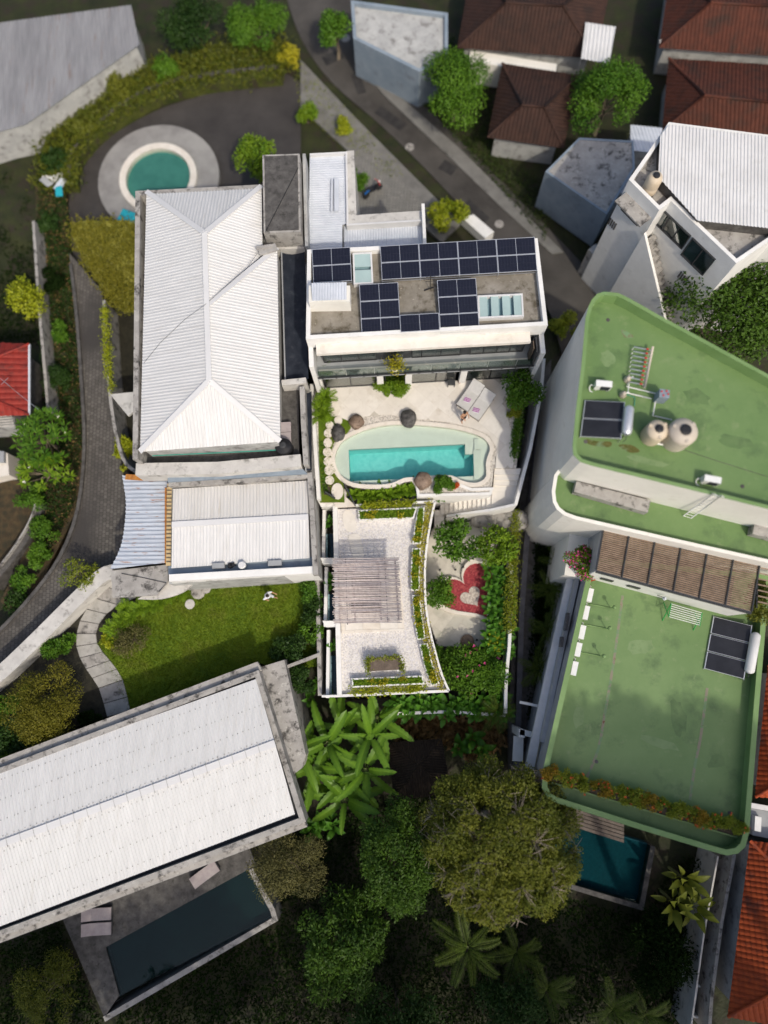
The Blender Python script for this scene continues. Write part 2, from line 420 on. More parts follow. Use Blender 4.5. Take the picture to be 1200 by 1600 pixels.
def frond_mesh(kind, L, m, leaflets=22, W=.55, arch=.3, lw=.05, vee=.35):
    """a feather palm frond along +X: rachis and paired leaflets"""
    if kind in _LEAFSHARE: return _LEAFSHARE[kind]
    vs, fs = [], []
    def sp(t): return Vector((L * t * (1 - .08 * t), 0, arch * L * (1.3 * t - 1.7 * t * t)))
    for i in range(8):
        a, b = sp(i / 8), sp((i + 1) / 8); o = len(vs)
        vs += [a + Vector((0, .018, 0)), a - Vector((0, .018, 0)), b - Vector((0, .014, 0)), b + Vector((0, .014, 0))]; fs.append((o, o + 1, o + 2, o + 3))
    for i in range(leaflets):
        t = .12 + .86 * i / (leaflets - 1); b = sp(t); ln = W * (math.sin(math.pi * (.12 + .8 * t)) ** .6) * random.uniform(.85, 1.1)
        for s in (-1, 1):
            tip = b + Vector((ln * .55, s * ln * .8, vee * ln * .4 - .25 * ln)); md = b.lerp(tip, .45) + Vector((0, 0, .1 * ln)); o = len(vs)
            vs += [b, md + Vector((lw / 2, 0, 0)), tip, md - Vector((lw / 2, 0, 0))]; fs.append((o, o + 1, o + 2, o + 3))
    me = bpy.data.meshes.new(kind); me.from_pydata([tuple(v) for v in vs], [], fs); me.update(); me.materials.append(m)
    at = me.attributes.new('tint', 'FLOAT', 'POINT'); at.data.foreach_set('value', list(rng.random(len(vs))))
    _LEAFSHARE[kind] = me; return me
def rosette(name, label, cat, base, me, count, tilt=(.15, 1.0), sc=(.75, 1.1), group=None, stem_h=0, stem_r=.06, part='leaf', spin=0, bark=None):
    """a plant whose large leaves (or fronds) are pieces of their own around one stem"""
    t = thing(name, label, cat, base, group, world=False)
    if stem_h: MB().tube([(0, 0, 0), (.04, .02, stem_h * .5), (0, 0, stem_h)], [stem_r, stem_r * .85, stem_r * .7], 7).build('stem', bark or MATS['stem'], t, True)
    for i in range(count):
        o = bpy.data.objects.new(part, me); C.objects.link(o); o.parent = t
        k = i / max(1, count - 1)
        az = spin + i * 2.39996 + random.uniform(-.25, .25); el = tilt[1] + (tilt[0] - tilt[1]) * k + random.uniform(-.12, .12)
        s = random.uniform(*sc); o.scale = (s, s * random.uniform(.85, 1.1), s)
        o.rotation_euler = (random.uniform(-.35, .35), -el, az); o.location = (0, 0, stem_h - .1 * k * stem_h * .6)
    return t
# ---------------------------------------------------------------- the palette
mat('bark', (.13, .10, .07), (.22, .18, .13), rough=.9, scale=6)
mat('stem', (.10, .12, .04), (.17, .18, .07), rough=.7, scale=5)
mat('white_wall', (.72, .71, .68), (.80, .79, .76), scale=1.2, dirt=((.45, .43, .38), .9, .6, .85))
mat('grey_wall', (.36, .36, .35), (.47, .47, .45), scale=1.0, dirt=((.16, .15, .14), 1.6, .52, .72))
mat('cream_wall', (.72, .70, .64), (.79, .77, .71), scale=.7, dirt=((.5, .46, .38), .7, .6, .85))
mat('grey_paint', (.30, .31, .32), (.36, .37, .38), scale=.8)
mat('blue_grey_wall', (.20, .25, .30), (.26, .31, .36), scale=.6, dirt=((.15, .17, .2), 1.0, .55, .8))
mat('old_concrete', (.27, .255, .235), (.42, .40, .37), scale=1.1, lo=.3, hi=.7, dirt=((.07, .065, .06), 1.9, .52, .66), dirt2=((.50, .48, .44), 3.5, .60, .70), bump=.3)
mat('pale_concrete', (.47, .45, .42), (.60, .58, .54), scale=.9, dirt=((.20, .19, .17), 1.7, .55, .72), bump=.2)
mat('dark_concrete', (.06, .056, .052), (.12, .113, .105), scale=2.2, dirt=((.04, .037, .033), 4, .55, .7), bump=.3)
mat('roof_concrete', (.17, .15, .115), (.30, .275, .235), scale=.8, lo=.3, hi=.7, dirt=((.09, .075, .05), 1.4, .52, .68), dirt2=((.40, .36, .30), 5, .62, .7), bump=.2)
mat('white_metal', (.62, .615, .605), (.70, .695, .685), rough=.5, scale=.6, dirt=((.55, .54, .51), 2.2, .56, .8), spec=.35)
mat('white_metal_warm', (.62, .60, .56), (.70, .69, .66), rough=.5, scale=.5, dirt=((.50, .44, .36), 1.6, .60, .85), spec=.35)
mat('white_metal_clean', (.62, .615, .61), (.67, .665, .66), rough=.48, scale=.4, dirt=((.62, .61, .58), 3.5, .62, .85), spec=.4)
for nm_, st_ in (('roof_ew', (.3, 3.2, 1)), ('roof_ns', (3.2, .3, 1)), ('roof_diag', (3.2, .3, 1, math.radians(-16)))):
    mat(nm_, (.61, .605, .595), (.67, .665, .655), rough=.5, scale=.9, stretch=st_, dirt=((.54, .52, .485), 1.3, .56, .82), dirt2=((.45, .40, .34), .55, .68, .84), spec=.35)
mat('bluish_metal', (.52, .55, .60), (.62, .65, .70), rough=.5, scale=.8)
mat('rusty_metal', (.40, .44, .50), (.50, .54, .60), rough=.55, scale=1.5, dirt=((.30, .12, .045), 3.2, .58, .70), stretch=(.35, 2.2, 1))
mat('rust', (.32, .12, .03), (.50, .22, .05), scale=6)
mat('timber', (.48, .36, .18), (.60, .46, .25), scale=8, stretch=(1, .2, 1))
mat('charcoal', (.035, .037, .04), (.055, .057, .06), rough=.5, scale=3)
mat('dark_frame', (.03, .032, .034), (.045, .047, .05), rough=.4, scale=3)
mat('white_plastic', (.72, .72, .70), (.78, .78, .76), rough=.45, scale=3)
mat('black_plastic', (.018, .018, .02), (.03, .03, .032), rough=.4, scale=4)
mat('shade_net', (.012, .016, .026), (.028, .034, .048), rough=.85, scale=1.5, dirt=((.05, .055, .065), 3, .6, .72))
mat('travertine', (.67, .63, .565), (.75, .71, .645), scale=1.4, dirt=((.52, .46, .38), .8, .55, .8), bump=.08)
mat('travertine_pale', (.69, .65, .585), (.76, .72, .655), scale=1.7, dirt=((.50, .45, .37), 1.1, .58, .8), bump=.08)
mat('travertine_warm', (.65, .605, .535), (.73, .685, .615), scale=1.1, dirt=((.46, .40, .32), .9, .55, .8), bump=.08)
mat('sandstone', (.45, .43, .37), (.54, .52, .45), scale=.9, dirt=((.34, .34, .27), .8, .5, .75), bump=.06)
mat('sandstone_pale', (.49, .46, .40), (.58, .55, .48), scale=1.2, dirt=((.38, .37, .30), 1.0, .55, .8), bump=.06)
mat('coping', (.66, .60, .52), (.75, .70, .62), scale=2, bump=.06)
mat('joint', (.46, .42, .36), (.52, .48, .41), scale=5)
mat('pool_beach', (.79, .76, .69), (.84, .81, .74), scale=1.3)
mat('pool_tile', (.15, .58, .58), (.25, .70, .69), scale=3.2, lo=.3, hi=.7)
mat('soil', (.055, .042, .028), (.10, .078, .052), scale=4, bump=.6, bscale=12)
mat('dark_soil', (.016, .015, .010), (.035, .032, .02), scale=3, bump=.6, bscale=10)
mat('leaf_litter', (.045, .03, .014), (.10, .068, .03), scale=5, dirt=((.035, .03, .015), 2.5, .45, .6), bump=.8, bscale=14)
mat('lawn', (.062, .125, .004), (.16, .22, .008), scale=.55, lo=.3, hi=.7, dirt=((.10, .105, .018), .55, .52, .75), bump=.8, bscale=60)
mat('verge', (.035, .05, .008), (.085, .095, .018), scale=.8, dirt=((.05, .042, .025), 1.3, .5, .65), bump=.9, bscale=18)
mat('asphalt', (.040, .036, .032), (.085, .078, .070), scale=.28, lo=.3, hi=.7, dirt=((.08, .075, .07), 1.1, .58, .75), bump=.25, bscale=40)
mat('court', (.038, .034, .032), (.062, .056, .052), scale=.4, lo=.3, hi=.7, bump=.2)
mat('pavement_grey', (.14, .135, .125), (.20, .195, .18), scale=.8, dirt=((.08, .075, .07), 1, .55, .75))
mat_brick('block_paving', (.082, .073, .063), (.135, .122, .106), (.035, .032, .028), .27, .24, math.radians(88), dirt=((.045, .040, .036), .22, .48, .66), mortar=.018, bump=.6)
mat_brick('court_paving', (.17, .165, .15), (.22, .21, .19), (.08, .08, .075), .25, .25, .1, mortar=.014, offset=0, dirt=((.12, .115, .10), .8, .55, .7))
mat_speckle('white_gravel', [(.66, .635, .60), (.58, .55, .525), (.73, .70, .66), (.52, .495, .48), (.69, .65, .605), (.62, .60, .62)], 15)
mat_speckle('pool_pebbles', [(.55, .51, .45), (.42, .38, .33), (.62, .58, .52), (.36, .33, .29), (.68, .63, .56)], 16)
mat_speckle('red_gravel', [(.26, .028, .035), (.34, .04, .05), (.20, .02, .028), (.38, .07, .07), (.30, .035, .045)], 12)
mat_speckle('cream_gravel', [(.52, .46, .40), (.42, .36, .31), (.60, .54, .47), (.36, .30, .26)], 12)
mat('green_patch', (.10, .175, .062), (.13, .205, .078), rough=.55, scale=.8, dirt=((.085, .14, .055), 2, .5, .7))
mat('green_patch_pale', (.165, .245, .105), (.195, .28, .125), rough=.6, scale=.8, dirt=((.135, .215, .085), 2, .5, .7))
mat('green_coat', (.115, .20, .066), (.165, .255, .096), rough=.5, scale=.22, detail=7, lo=.32, hi=.68, dirt=((.085, .145, .055), .55, .54, .72), dirt2=((.20, .27, .12), 1.3, .58, .74), bump=.3, bscale=2.2, spec=.35)
mat('green_kerb', (.155, .255, .09), (.19, .295, .115), rough=.5, scale=.7, dirt=((.15, .27, .12), 1.4, .6, .8))
mat('brown_slat', (.20, .14, .095), (.31, .225, .16), scale=3, rough=.6)
mat('deck_wood', (.09, .072, .06), (.16, .13, .11), scale=3, rough=.75)
mat('teak', (.10, .075, .055), (.17, .13, .10), scale=4, rough=.7)
mat('bamboo', (.42, .35, .33), (.60, .53, .50), scale=5, rough=.6)
mat('bamboo_grey', (.33, .29, .30), (.47, .42, .42), scale=5, rough=.6)
mat('panel_cell', (.010, .011, .020), (.016, .017, .030), rough=.16, scale=8, spec=.45)
mat('aluminium', (.62, .63, .65), (.70, .71, .73), rough=.35, scale=4, metal=.6)
mat('steel', (.45, .46, .48), (.55, .56, .58), rough=.35, scale=3, metal=.7)
mat('collector', (.020, .021, .026), (.030, .031, .038), rough=.3, scale=1.2)
mat('tank_cream', (.52, .43, .31), (.60, .51, .39), rough=.5, scale=1.5)
mat('tank_pink', (.46, .40, .33), (.54, .48, .40), rough=.5, scale=1.5)
mat('rock_grey', (.055, .052, .05), (.13, .125, .12), scale=2.5, dirt=((.025, .024, .023), 6, .5, .65), bump=.6, bscale=7)
mat('rock_brown', (.15, .105, .075), (.30, .22, .165), scale=3.5, dirt=((.08, .055, .04), 7, .5, .65), bump=.6, bscale=7)
mat('red_tile', (.19, .018, .013), (.31, .034, .022), scale=3.5, lo=.3, hi=.7, dirt=((.10, .025, .02), 1.2, .52, .7), rough=.65)
mat('orange_tile', (.26, .040, .010), (.38, .070, .015), scale=3, lo=.3, hi=.7, dirt=((.10, .03, .018), .9, .52, .7), rough=.7)
mat('brown_tile', (.030, .015, .011), (.055, .026, .018), scale=2, lo=.3, hi=.7, dirt=((.025, .015, .012), .8, .5, .7), rough=.8)
mat('brown_red_tile', (.055, .018, .011), (.10, .030, .017), scale=2, lo=.3, hi=.7, dirt=((.035, .02, .015), .8, .5, .7), rough=.8)
mat('thatch', (.022, .015, .010), (.045, .032, .022), scale=8, stretch=(1, .3, 1), rough=.95, dirt=((.07, .055, .045), 6, .64, .72))
mat('blue_tile', (.012, .028, .06), (.02, .045, .085), scale=6, rough=.2)
mat('pale_tile', (.22, .36, .40), (.28, .43, .47), scale=2, rough=.3)
mat('dark_pool', (.006, .014, .013), (.01, .02, .018), scale=2)
mat('deep_pool', (.010, .060, .085), (.018, .095, .125), scale=5, lo=.3, hi=.7)
mat('round_pool', (.05, .20, .17), (.07, .25, .21), scale=1)
mat('turquoise_cloth', (.02, .35, .42), (.03, .42, .50), scale=3)
mat('skin', (.42, .22, .13), (.50, .28, .17), rough=.5, scale=8)
mat('black_hair', (.010, .008, .007), (.02, .016, .013), rough=.45, scale=20)
mat('navy_cloth', (.015, .017, .025), (.03, .032, .045), scale=8)
mat('white_cloth', (.70, .72, .78), (.80, .82, .86), scale=6)
mat('grey_cushion', (.52, .51, .49), (.58, .57, .55), scale=4)
mat('mauve_cushion', (.35, .30, .30), (.42, .37, .36), scale=3)
mat('magenta', (.26, .012, .20), (.34, .02, .27), scale=5)
mat('terracotta', (.35, .13, .07), (.45, .2, .12), scale=5)
mat('red_paint', (.45, .02, .02), (.55, .03, .03), rough=.4)
mat('green_paint', (.03, .28, .06), (.04, .36, .08), rough=.4)
mat('teal_pipe', (.04, .28, .22), (.05, .34, .28), rough=.4)
mat('black_paint', (.012, .012, .014), (.02, .02, .024), rough=.25, spec=.5)
mat('blue_paint', (.01, .10, .32), (.015, .14, .42), rough=.25, spec=.5)
mat('straw', (.30, .22, .10), (.45, .34, .17), scale=10)
mat('soft_green_net', (.25, .24, .04), (.36, .34, .07), scale=1.5, dirt=((.18, .18, .03), 3, .5, .7), bump=.6, bscale=6, rough=.9)
mat_water('pool_water', (.94, .99, .975), wave=6, strength=.11)
mat_water('still_water', (.60, .80, .80), wave=.8, strength=.004)
mat_glass('window_glass', (.72, .82, .78), .28)
mat_glass('clear_glass', (.80, .88, .86), .06)
mat('skylight_glass', (.34, .45, .44), (.40, .52, .50), rough=.12, scale=.8, spec=.5)
mat_leaf('lf_mid', (.040, .118, .010), (.115, .23, .018))
mat_leaf('lf_bright', (.075, .17, .010), (.20, .31, .018))
mat_leaf('lf_lime', (.16, .23, .010), (.38, .40, .020))
mat_leaf('lf_yellow', (.24, .25, .012), (.50, .44, .03))
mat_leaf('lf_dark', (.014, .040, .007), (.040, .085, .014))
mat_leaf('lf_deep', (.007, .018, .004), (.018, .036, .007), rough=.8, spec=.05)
mat_leaf('lf_forest', (.016, .048, .007), (.075, .145, .015))
mat_leaf('lf_twilight', (.018, .040, .008), (.055, .085, .016))
mat_leaf('lf_olive', (.06, .092, .011), (.16, .172, .020))
mat_leaf('lf_golden', (.10, .105, .010), (.21, .19, .020))
mat_leaf('lf_khaki', (.085, .088, .030), (.19, .175, .060))
mat_leaf('lf_banana', (.036, .105, .008), (.13, .25, .022), rough=.4)
mat_leaf('lf_broad', (.032, .12, .012), (.10, .24, .024), rough=.35)
mat_leaf('lf_palm', (.028, .060, .008), (.10, .14, .020))
mat_leaf('lf_autumn', (.16, .16, .012), (.36, .22, .02))
mat_leaf('lf_moss', (.11, .17, .010), (.26, .29, .025))
mat_leaf('fl_pink', (.45, .04, .16), (.60, .09, .26), transl=.1)
mat_leaf('fl_red', (.45, .04, .02), (.60, .14, .03), transl=.1)
mat_leaf('fl_white', (.70, .70, .62), (.78, .76, .66), transl=.1)
mat_leaf('lf_dry', (.16, .09, .03), (.34, .22, .09), transl=.1)
g_ = MATS

# ---------------------------------------------------------------- terrain
def ground_z(x, y):
    t = min(1, max(0, (4 - y) / 14)); t = t * t * (3 - 2 * t)
    s = min(1, max(0, (y - 26) / 8))
    return -4.3 - 2.3 * t + .5 * s
xs = sorted(set([-400, -200, -100, -60] + list(range(-44, 46, 2)) + [60, 100, 200, 400]))
ys = sorted(set([-400, -200, -100, -60] + list(range(-44, 76, 2)) + [100, 160, 250, 500]))
mb = MB()
mb.v = [(x, y, ground_z(x, y) + random.uniform(-.08, .08)) for y in ys for x in xs]
nx = len(xs)
mb.f = [(j * nx + i, j * nx + i + 1, (j + 1) * nx + i + 1, (j + 1) * nx + i) for j in range(len(ys) - 1) for i in range(nx - 1)]
ground = struct('ground', mb, mat('ground_cover', (.014, .019, .006), (.036, .04, .012), scale=.7, lo=.3, hi=.7, dirt=((.03, .024, .015), 1.1, .48, .62), bump=1, bscale=6))
NZ = -3.7            # level of the northern street

def flat(name, pts, z, m, t=.12): return struct(name, MB().prism(pts, z - t, z, False), m)

# northern street, its kerbs and the court
road_px = smooth_line([(440, -30), (470, 60), (520, 130), (600, 200), (690, 290), (770, 380), (850, 470), (880, 560)]) + smooth_line([(960, 520), (930, 440), (880, 380), (790, 290), (690, 190), (610, 110), (560, 40), (545, -30)])
flat('road', PP(road_px, NZ), NZ, g_['asphalt'])
road = [o for o in C.objects if o.name == 'road'][0]
for x, y, sx, sy, a in ((520, 90, 1.6, .9, .5), (610, 185, 2.6, .8, -.7), (700, 262, 1.2, .9, -.6), (745, 330, 2.2, .6, -.8), (820, 400, 1.4, 1.0, -.7), (560, 130, .7, 2.0, .3)):
    MB().box(P(x, y, NZ + .003), (sx, sy, .012), a).build('repair_patch', mat('road_patch', (.022, .021, .021), (.045, .042, .04), scale=2), road)
for x, y in ((640, 230), (780, 350), (540, 60)): MB().lathe(P(x, y, NZ), [(.34, 0), (.34, .012), (.3, .016)], 18).build('manhole_cover', g_['old_concrete'], road)
flat('pavement', PP([(470, 95), (560, 190), (640, 270), (720, 350), (690, 380), (600, 300), (545, 238), (470, 170)], NZ), NZ + .1, g_['pavement_grey'], .25)
flat('pavement.001', PP([(560, 100), (600, 130), (720, 235), (800, 315), (880, 395), (862, 398), (780, 322), (690, 235), (600, 150)], NZ), NZ + .1, g_['pavement_grey'], .25)
flat('courtyard', PP(smooth_line([(440, 110), (330, 145), (240, 175), (150, 230), (112, 290), (105, 400)], 4) + [(160, 470), (230, 420), (240, 300), (410, 300), (470, 250), (470, 130)], NZ), NZ + .02, g_['court'])
flat('motorcycle_yard', PP([(548, 235), (580, 240), (668, 325), (668, 350), (548, 350)], NZ), NZ + .16, g_['court_paving'], .3)
# grassy bank around the court with its dark retaining wall
bank = smooth_line([(60, 290), (70, 220), (130, 150), (230, 105), (330, 70), (440, 60)], 5)
bank_in = smooth_line([(118, 290), (125, 245), (180, 190), (250, 150), (330, 132), (440, 120)], 5)
flat('grass_bank', PP(bank + bank_in[::-1], NZ + .9), NZ + .9, g_['verge'], 1.1)
tag(MB().wall(PP(bank_in, NZ), .25, NZ - .2, NZ + 1.1).build('retaining_wall', g_['dark_concrete']), 'dark curved retaining wall below the grassy bank around the court', 'wall')

# round pool with its pale deck and the folded turquoise sail
cx, cy = 250, 283
t = thing('round_pool', 'round green pool in a pale ring deck beyond the white hip roof', 'pool', P(cx, cy, NZ))
c0 = P(cx, cy, NZ)
def circ(c, r, n=40): return [Vector((c.x + r * math.cos(2 * math.pi * k / n), c.y + r * math.sin(2 * math.pi * k / n), c.z)) for k in range(n)]
MB().prism_holes(circ(c0, 4.7), [circ(c0, 2.75)], NZ - .2, NZ + .35).build('deck_ring', mat('ring_stone', (.22, .21, .20), (.32, .31, .29), scale=.5), t)
MB().prism_holes(circ(c0, 3.0), [circ(c0, 2.5)], NZ, NZ + .5).build('coping', g_['coping'], t)
MB().prism(circ(c0, 2.6), NZ - .6, NZ + .06).build('basin', g_['round_pool'], t)
MB().prism(circ(c0, 2.52), NZ + .30, NZ + .32).build('water', g_['pool_water'], t)
sp = PP([(178, 352), (192, 326), (232, 340), (225, 352), (190, 358)], NZ + 1.2)
mb = MB(); ctr = sum(sp, Vector()) / 5 + Vector((0, 0, .35))
for i in range(5): mb.add([sp[i], sp[(i + 1) % 5], ctr], [(0, 1, 2)])
for q in sp[::2]: mb.tube([q, (q.x, q.y, NZ)], .03)
tag(mb.build('sun_sail', g_['turquoise_cloth']), 'turquoise shade sail beside the round pool', 'shade sail')
# yellow-green netted canopy left of the hip roof
q = smooth_line([(112, 352), (160, 345), (215, 350), (225, 400), (218, 480), (190, 485), (165, 455), (130, 405)], 3, True)
t = thing('garden_canopy', 'yellow-green creeper canopy beside the white hip roof', 'canopy', P(170, 410, NZ))
pts = PP(q, -1.2); cc = P(170, 410, -1.0); mb = MB()
for k in range(4):
    for i in range(len(pts)):
        a, b = pts[i], pts[(i + 1) % len(pts)]
        f0, f1 = k / 4, (k + 1) / 4
        e = [cc.lerp(a, f0), cc.lerp(a, f1), cc.lerp(b, f1), cc.lerp(b, f0)]
        mb.poly([v + Vector((0, 0, .12 * math.sin(v.x * 3.1) * math.cos(v.y * 2.3))) for v in e])
mb.build('net', g_['soft_green_net'], t, True)
k = 5200; base = np.array([list(cc.lerp(random.choice(pts), math.sqrt(random.random()))) for _ in range(k)])
base[:, :2] += rng.normal(size=(k, 2)) * .25; base[:, 2] += .1 + .2 * rng.random(k)
leaf_mesh('creeper', base, rnd_dirs(k, .1), np.tile([0., 0, 1], (k, 1)), .22, .10, g_['lf_golden'], t)
mb = MB()
for a, b in ((140, 365), (205, 365), (205, 470), (160, 440)): v = P(a, b, -1.2); mb.tube([(v.x, v.y, NZ), v], .06)
mb.build('posts', g_['steel'], t)

# ---------------------------------------------------------------- houses of the northern street (out of focus)
def box_house(name, label, top_px, zt, zb, wallm, roofm, parapet=.25, cat='house', roof_drop=.3):
    p = PP(top_px, zt); c = sum(p, Vector()) / len(p); t = thing(name, label, cat, (c.x, c.y, zb))
    p = ccw(p)
    MB().ring(p, parapet, zb, zt).build('wall', wallm, t)
    MB().prism(inset(p, parapet - .02), zt - roof_drop - .2, zt - roof_drop).build('roof', roofm, t)
    return t, p
def win(t, c, n, w_, h, frame=None, glass=None, mull=1):
    """window on a wall: centre, outward normal, width, height"""
    n = Vector(n).normalized(); u = Vector((-n.y, n.x, 0)); c = Vector(c); fr = frame or g_['dark_frame']; rz = math.atan2(u.y, u.x)
    o = MB()
    o.box(c + Vector((0, 0, h / 2)), (w_, .14, .07), rz).box(c - Vector((0, 0, h / 2)), (w_, .14, .07), rz)
    for s in [-1, 1] + [2 * (k + 1) / (mull + 1) - 1 for k in range(mull)]: o.box(c + u * s * (w_ / 2 - .035), (.06, .13, h), rz)
    f = o.build('window', fr, t)
    MB().box(c - n * .015, (w_ - .06, .03, h - .06), rz).build('pane', glass or g_['window_glass'], f)
    MB().box(c - n * .035 , (w_, .01, h), rz).build('curtain', g_['pale_tile'] if not frame else g_['charcoal'], f)
    return f
def tile_house(name, label, eaves_px, ridge_px, ze, zr, zb, tilem, wallm=None, period=.28, rows=.33):
    """house with a hipped or gabled tile roof: eaves outline (4 corners, in order) and the two ridge ends"""
    e = PP(eaves_px, ze); r = PP(ridge_px, zr); c = sum(e, Vector()) / 4
    t = thing(name, label, 'house', (c.x, c.y, zb))
    MB().prism(inset(e, .5), zb, ze - .05).build('wall', wallm or g_['grey_wall'], t)
    # e0-e1 and e2-e3 are the long sides, r0 near e0/e3, r1 near e1/e2
    mb = MB(); wave = ((0, 0), (.25, .7), (.5, 1), (.75, .7))
    for f in ([e[0], e[1], r[1], r[0]], [e[2], e[3], r[0], r[1]], [e[1], e[2], r[1]], [e[3], e[0], r[0]]):
        mid = (f[0] + f[1]) / 2; top = sum(f[2:], Vector()) / len(f[2:])
        mb.ribbed(f, mid - top, period, .05, wave, rows, .035)
    o = mb.build('roof', tilem, t); o['kind'] = 'stuff'
    cap = MB()
    for a, b in ((r[0], r[1]), (r[0], e[0]), (r[0], e[3]), (r[1], e[1]), (r[1], e[2])):
        if (a - b).length > .3: cap.tube([a + Vector((0, 0, .05)), b + Vector((0, 0, .05))], .11, 6)
    cap.build('ridge_cap', tilem, t, True)
    return t
# white metal shed in the corner
e = PP([(-70, 45), (205, 8), (218, 70), (40, 195), (-70, 225)], -.6)
t = thing('metal_shed', 'large pale corrugated metal shed roof in the far left corner', 'shed', P(80, 100, NZ))
MB().prism(inset(e, .3), NZ - .5, -.8).build('wall', g_['grey_wall'], t)
MB().ribbed(e, dirv(100, 20, 110, 150), .3, .05).build('roof', mat('weathered_metal', (.20, .20, .21), (.28, .28, .29), scale=.8, dirt=((.2, .15, .13), 1.2, .58, .75), stretch=(2, .3, 1)), t)
box_house('flat_roofed_house', 'pale grey house with blue lower wall beyond the street', [(548, 0), (700, 20), (700, 92), (655, 112), (552, 60)], -.2, NZ, g_['blue_grey_wall'], g_['grey_wall'])
t, p = box_house('concrete_roofed_house', 'weathered flat concrete roof house with pale blue wall by the street', [(852, 268), (905, 215), (990, 220), (992, 262), (948, 335)], .3, NZ, g_['blue_grey_wall'], g_['old_concrete'], .14, roof_drop=.06)
tile_house('brown_tiled_house', 'large dark brown tiled roof at the top, right of the pale house', [(715, 75), (930, 92), (960, -50), (740, -70)], [(790, 5), (880, 10)], -1, 1.2, NZ, g_['brown_tile'])
tile_house('small_brown_house', 'small brown tiled roof between the two street trees', [(762, 215), (880, 232), (905, 118), (785, 100)], [(815, 165), (850, 168)], -1.2, .6, NZ, g_['brown_tile'])
tile_house('dark_red_house', 'dark red-brown tiled roof in the far right corner with pale gutter', [(1030, 75), (1260, 92), (1260, -60), (1050, -60)], [(1110, 5), (1200, 10)], -.8, 1.4, NZ, g_['brown_red_tile'])
tile_house('rust_tiled_house', 'rust-brown tiled roof behind the white corrugated roof', [(1035, 205), (1260, 225), (1260, 105), (1045, 92)], [(1100, 150), (1200, 160)], -1, 1.0, NZ, g_['brown_red_tile'])
mb = MB(); mb.beam(P(1030, 66, -.8), P(1230, 82, -.8), .25, .2); tag(mb.build('roof_gutter', g_['pale_concrete']), 'pale gutter along the eaves of the dark red-brown roof', 'gutter')
e = PP([(915, 35), (962, 42), (952, 100), (908, 92)], .2)
t = thing('metal_awning', 'small white ribbed awning between two brown tiled roofs', 'awning', P(935, 70, NZ))
MB().ribbed(e, dirv(915, 35, 908, 92), .28, .05).build('sheet', g_['white_metal'], t)
mb = MB(); [mb.tube([(v.x, v.y, NZ), v], .04) for v in e]; mb.build('posts', g_['steel'], t)
for nm, lab, px in (('roof_shed', 'small grey lean-to roof left of the white corrugated house', [(985, 195), (1035, 200), (1030, 240), (985, 235)]),
                    ('porch_roof', 'pale porch roof beside the weathered concrete roof', [(958, 265), (990, 275), (985, 305), (955, 300)])):
    p = PP(px, -.4); t = thing(nm, lab, 'shed', (p[0].x, p[0].y, NZ)); MB().ribbed(p, (0.2, -1, 0), .25, .04).build('sheet', g_['bluish_metal'], t)
    MB().prism(inset(p, .2), NZ, -.55).build('wall', g_['grey_wall'], t)
p = PP([(722, 340), (740, 335), (772, 362), (758, 372)], NZ + .9); t = tag(MB().prism(p, NZ, NZ + .9).build('low_wall', g_['white_wall']), 'short thick white wall beside the street near the solar roof', 'wall')
tag(MB().prism(PP([(735, 78), (870, 100), (868, 118), (733, 95)], -1.6), NZ, -1.6).build('garden_wall', g_['cream_wall']), 'tan wall below the eaves of the large brown roof', 'wall')

def park_tree(label, px, py, z, R, base, n, leaf, lm, **kw):
    return tree(kw.pop('name', 'street_tree'), label, kw.pop('cat', 'tree'), P(px, py, z), R, base, n, leaf, g_[lm], **kw)
G = 'trees along the northern street'
park_tree('tall green tree beside the street below the pale blue house', 712, 140, -.6, (1.9, 3.0, 2.2), NZ, 9500, .2, 'lf_mid', group=G, K=26)
park_tree('round green tree between brown roofs near the white awning', 948, 160, -.4, (2.6, 2.5, 2.0), NZ, 10000, .19, 'lf_mid', group=G, K=26)
park_tree('low olive tree on the bank left of the street at the top', 400, 45, -1.6, (2.2, 1.8, 1.5), NZ, 6000, .19, 'lf_mid', group=G)
park_tree('dark green tree on the bank at the top behind the court', 305, 40, -1.4, (2.4, 2.0, 1.6), NZ, 6500, .19, 'lf_dark', group=G)
park_tree('slim tree at the top edge beside the street mouth', 525, 50, -1.2, (1.2, 1.7, 1.6), NZ, 2000, .24, 'lf_mid', group=G)
park_tree('bushy tree peeking out behind the white hip roof', 398, 248, -1.0, (1.6, 1.4, 1.4), NZ, 3000, .22, 'lf_bright', group=G)
park_tree('large dark tree right of the outside stair of the white house', 1150, 465, 1.6, (4.2, 3.6, 3.0), -4.3, 20000, .26, 'lf_forest', group=G, K=70, tr=.2, shell=.6)
park_tree('small tree left of the driveway near the red roof', 42, 468, -1.5, (1.2, 1.3, 1.2), -4.3, 1900, .22, 'lf_lime', group=G)
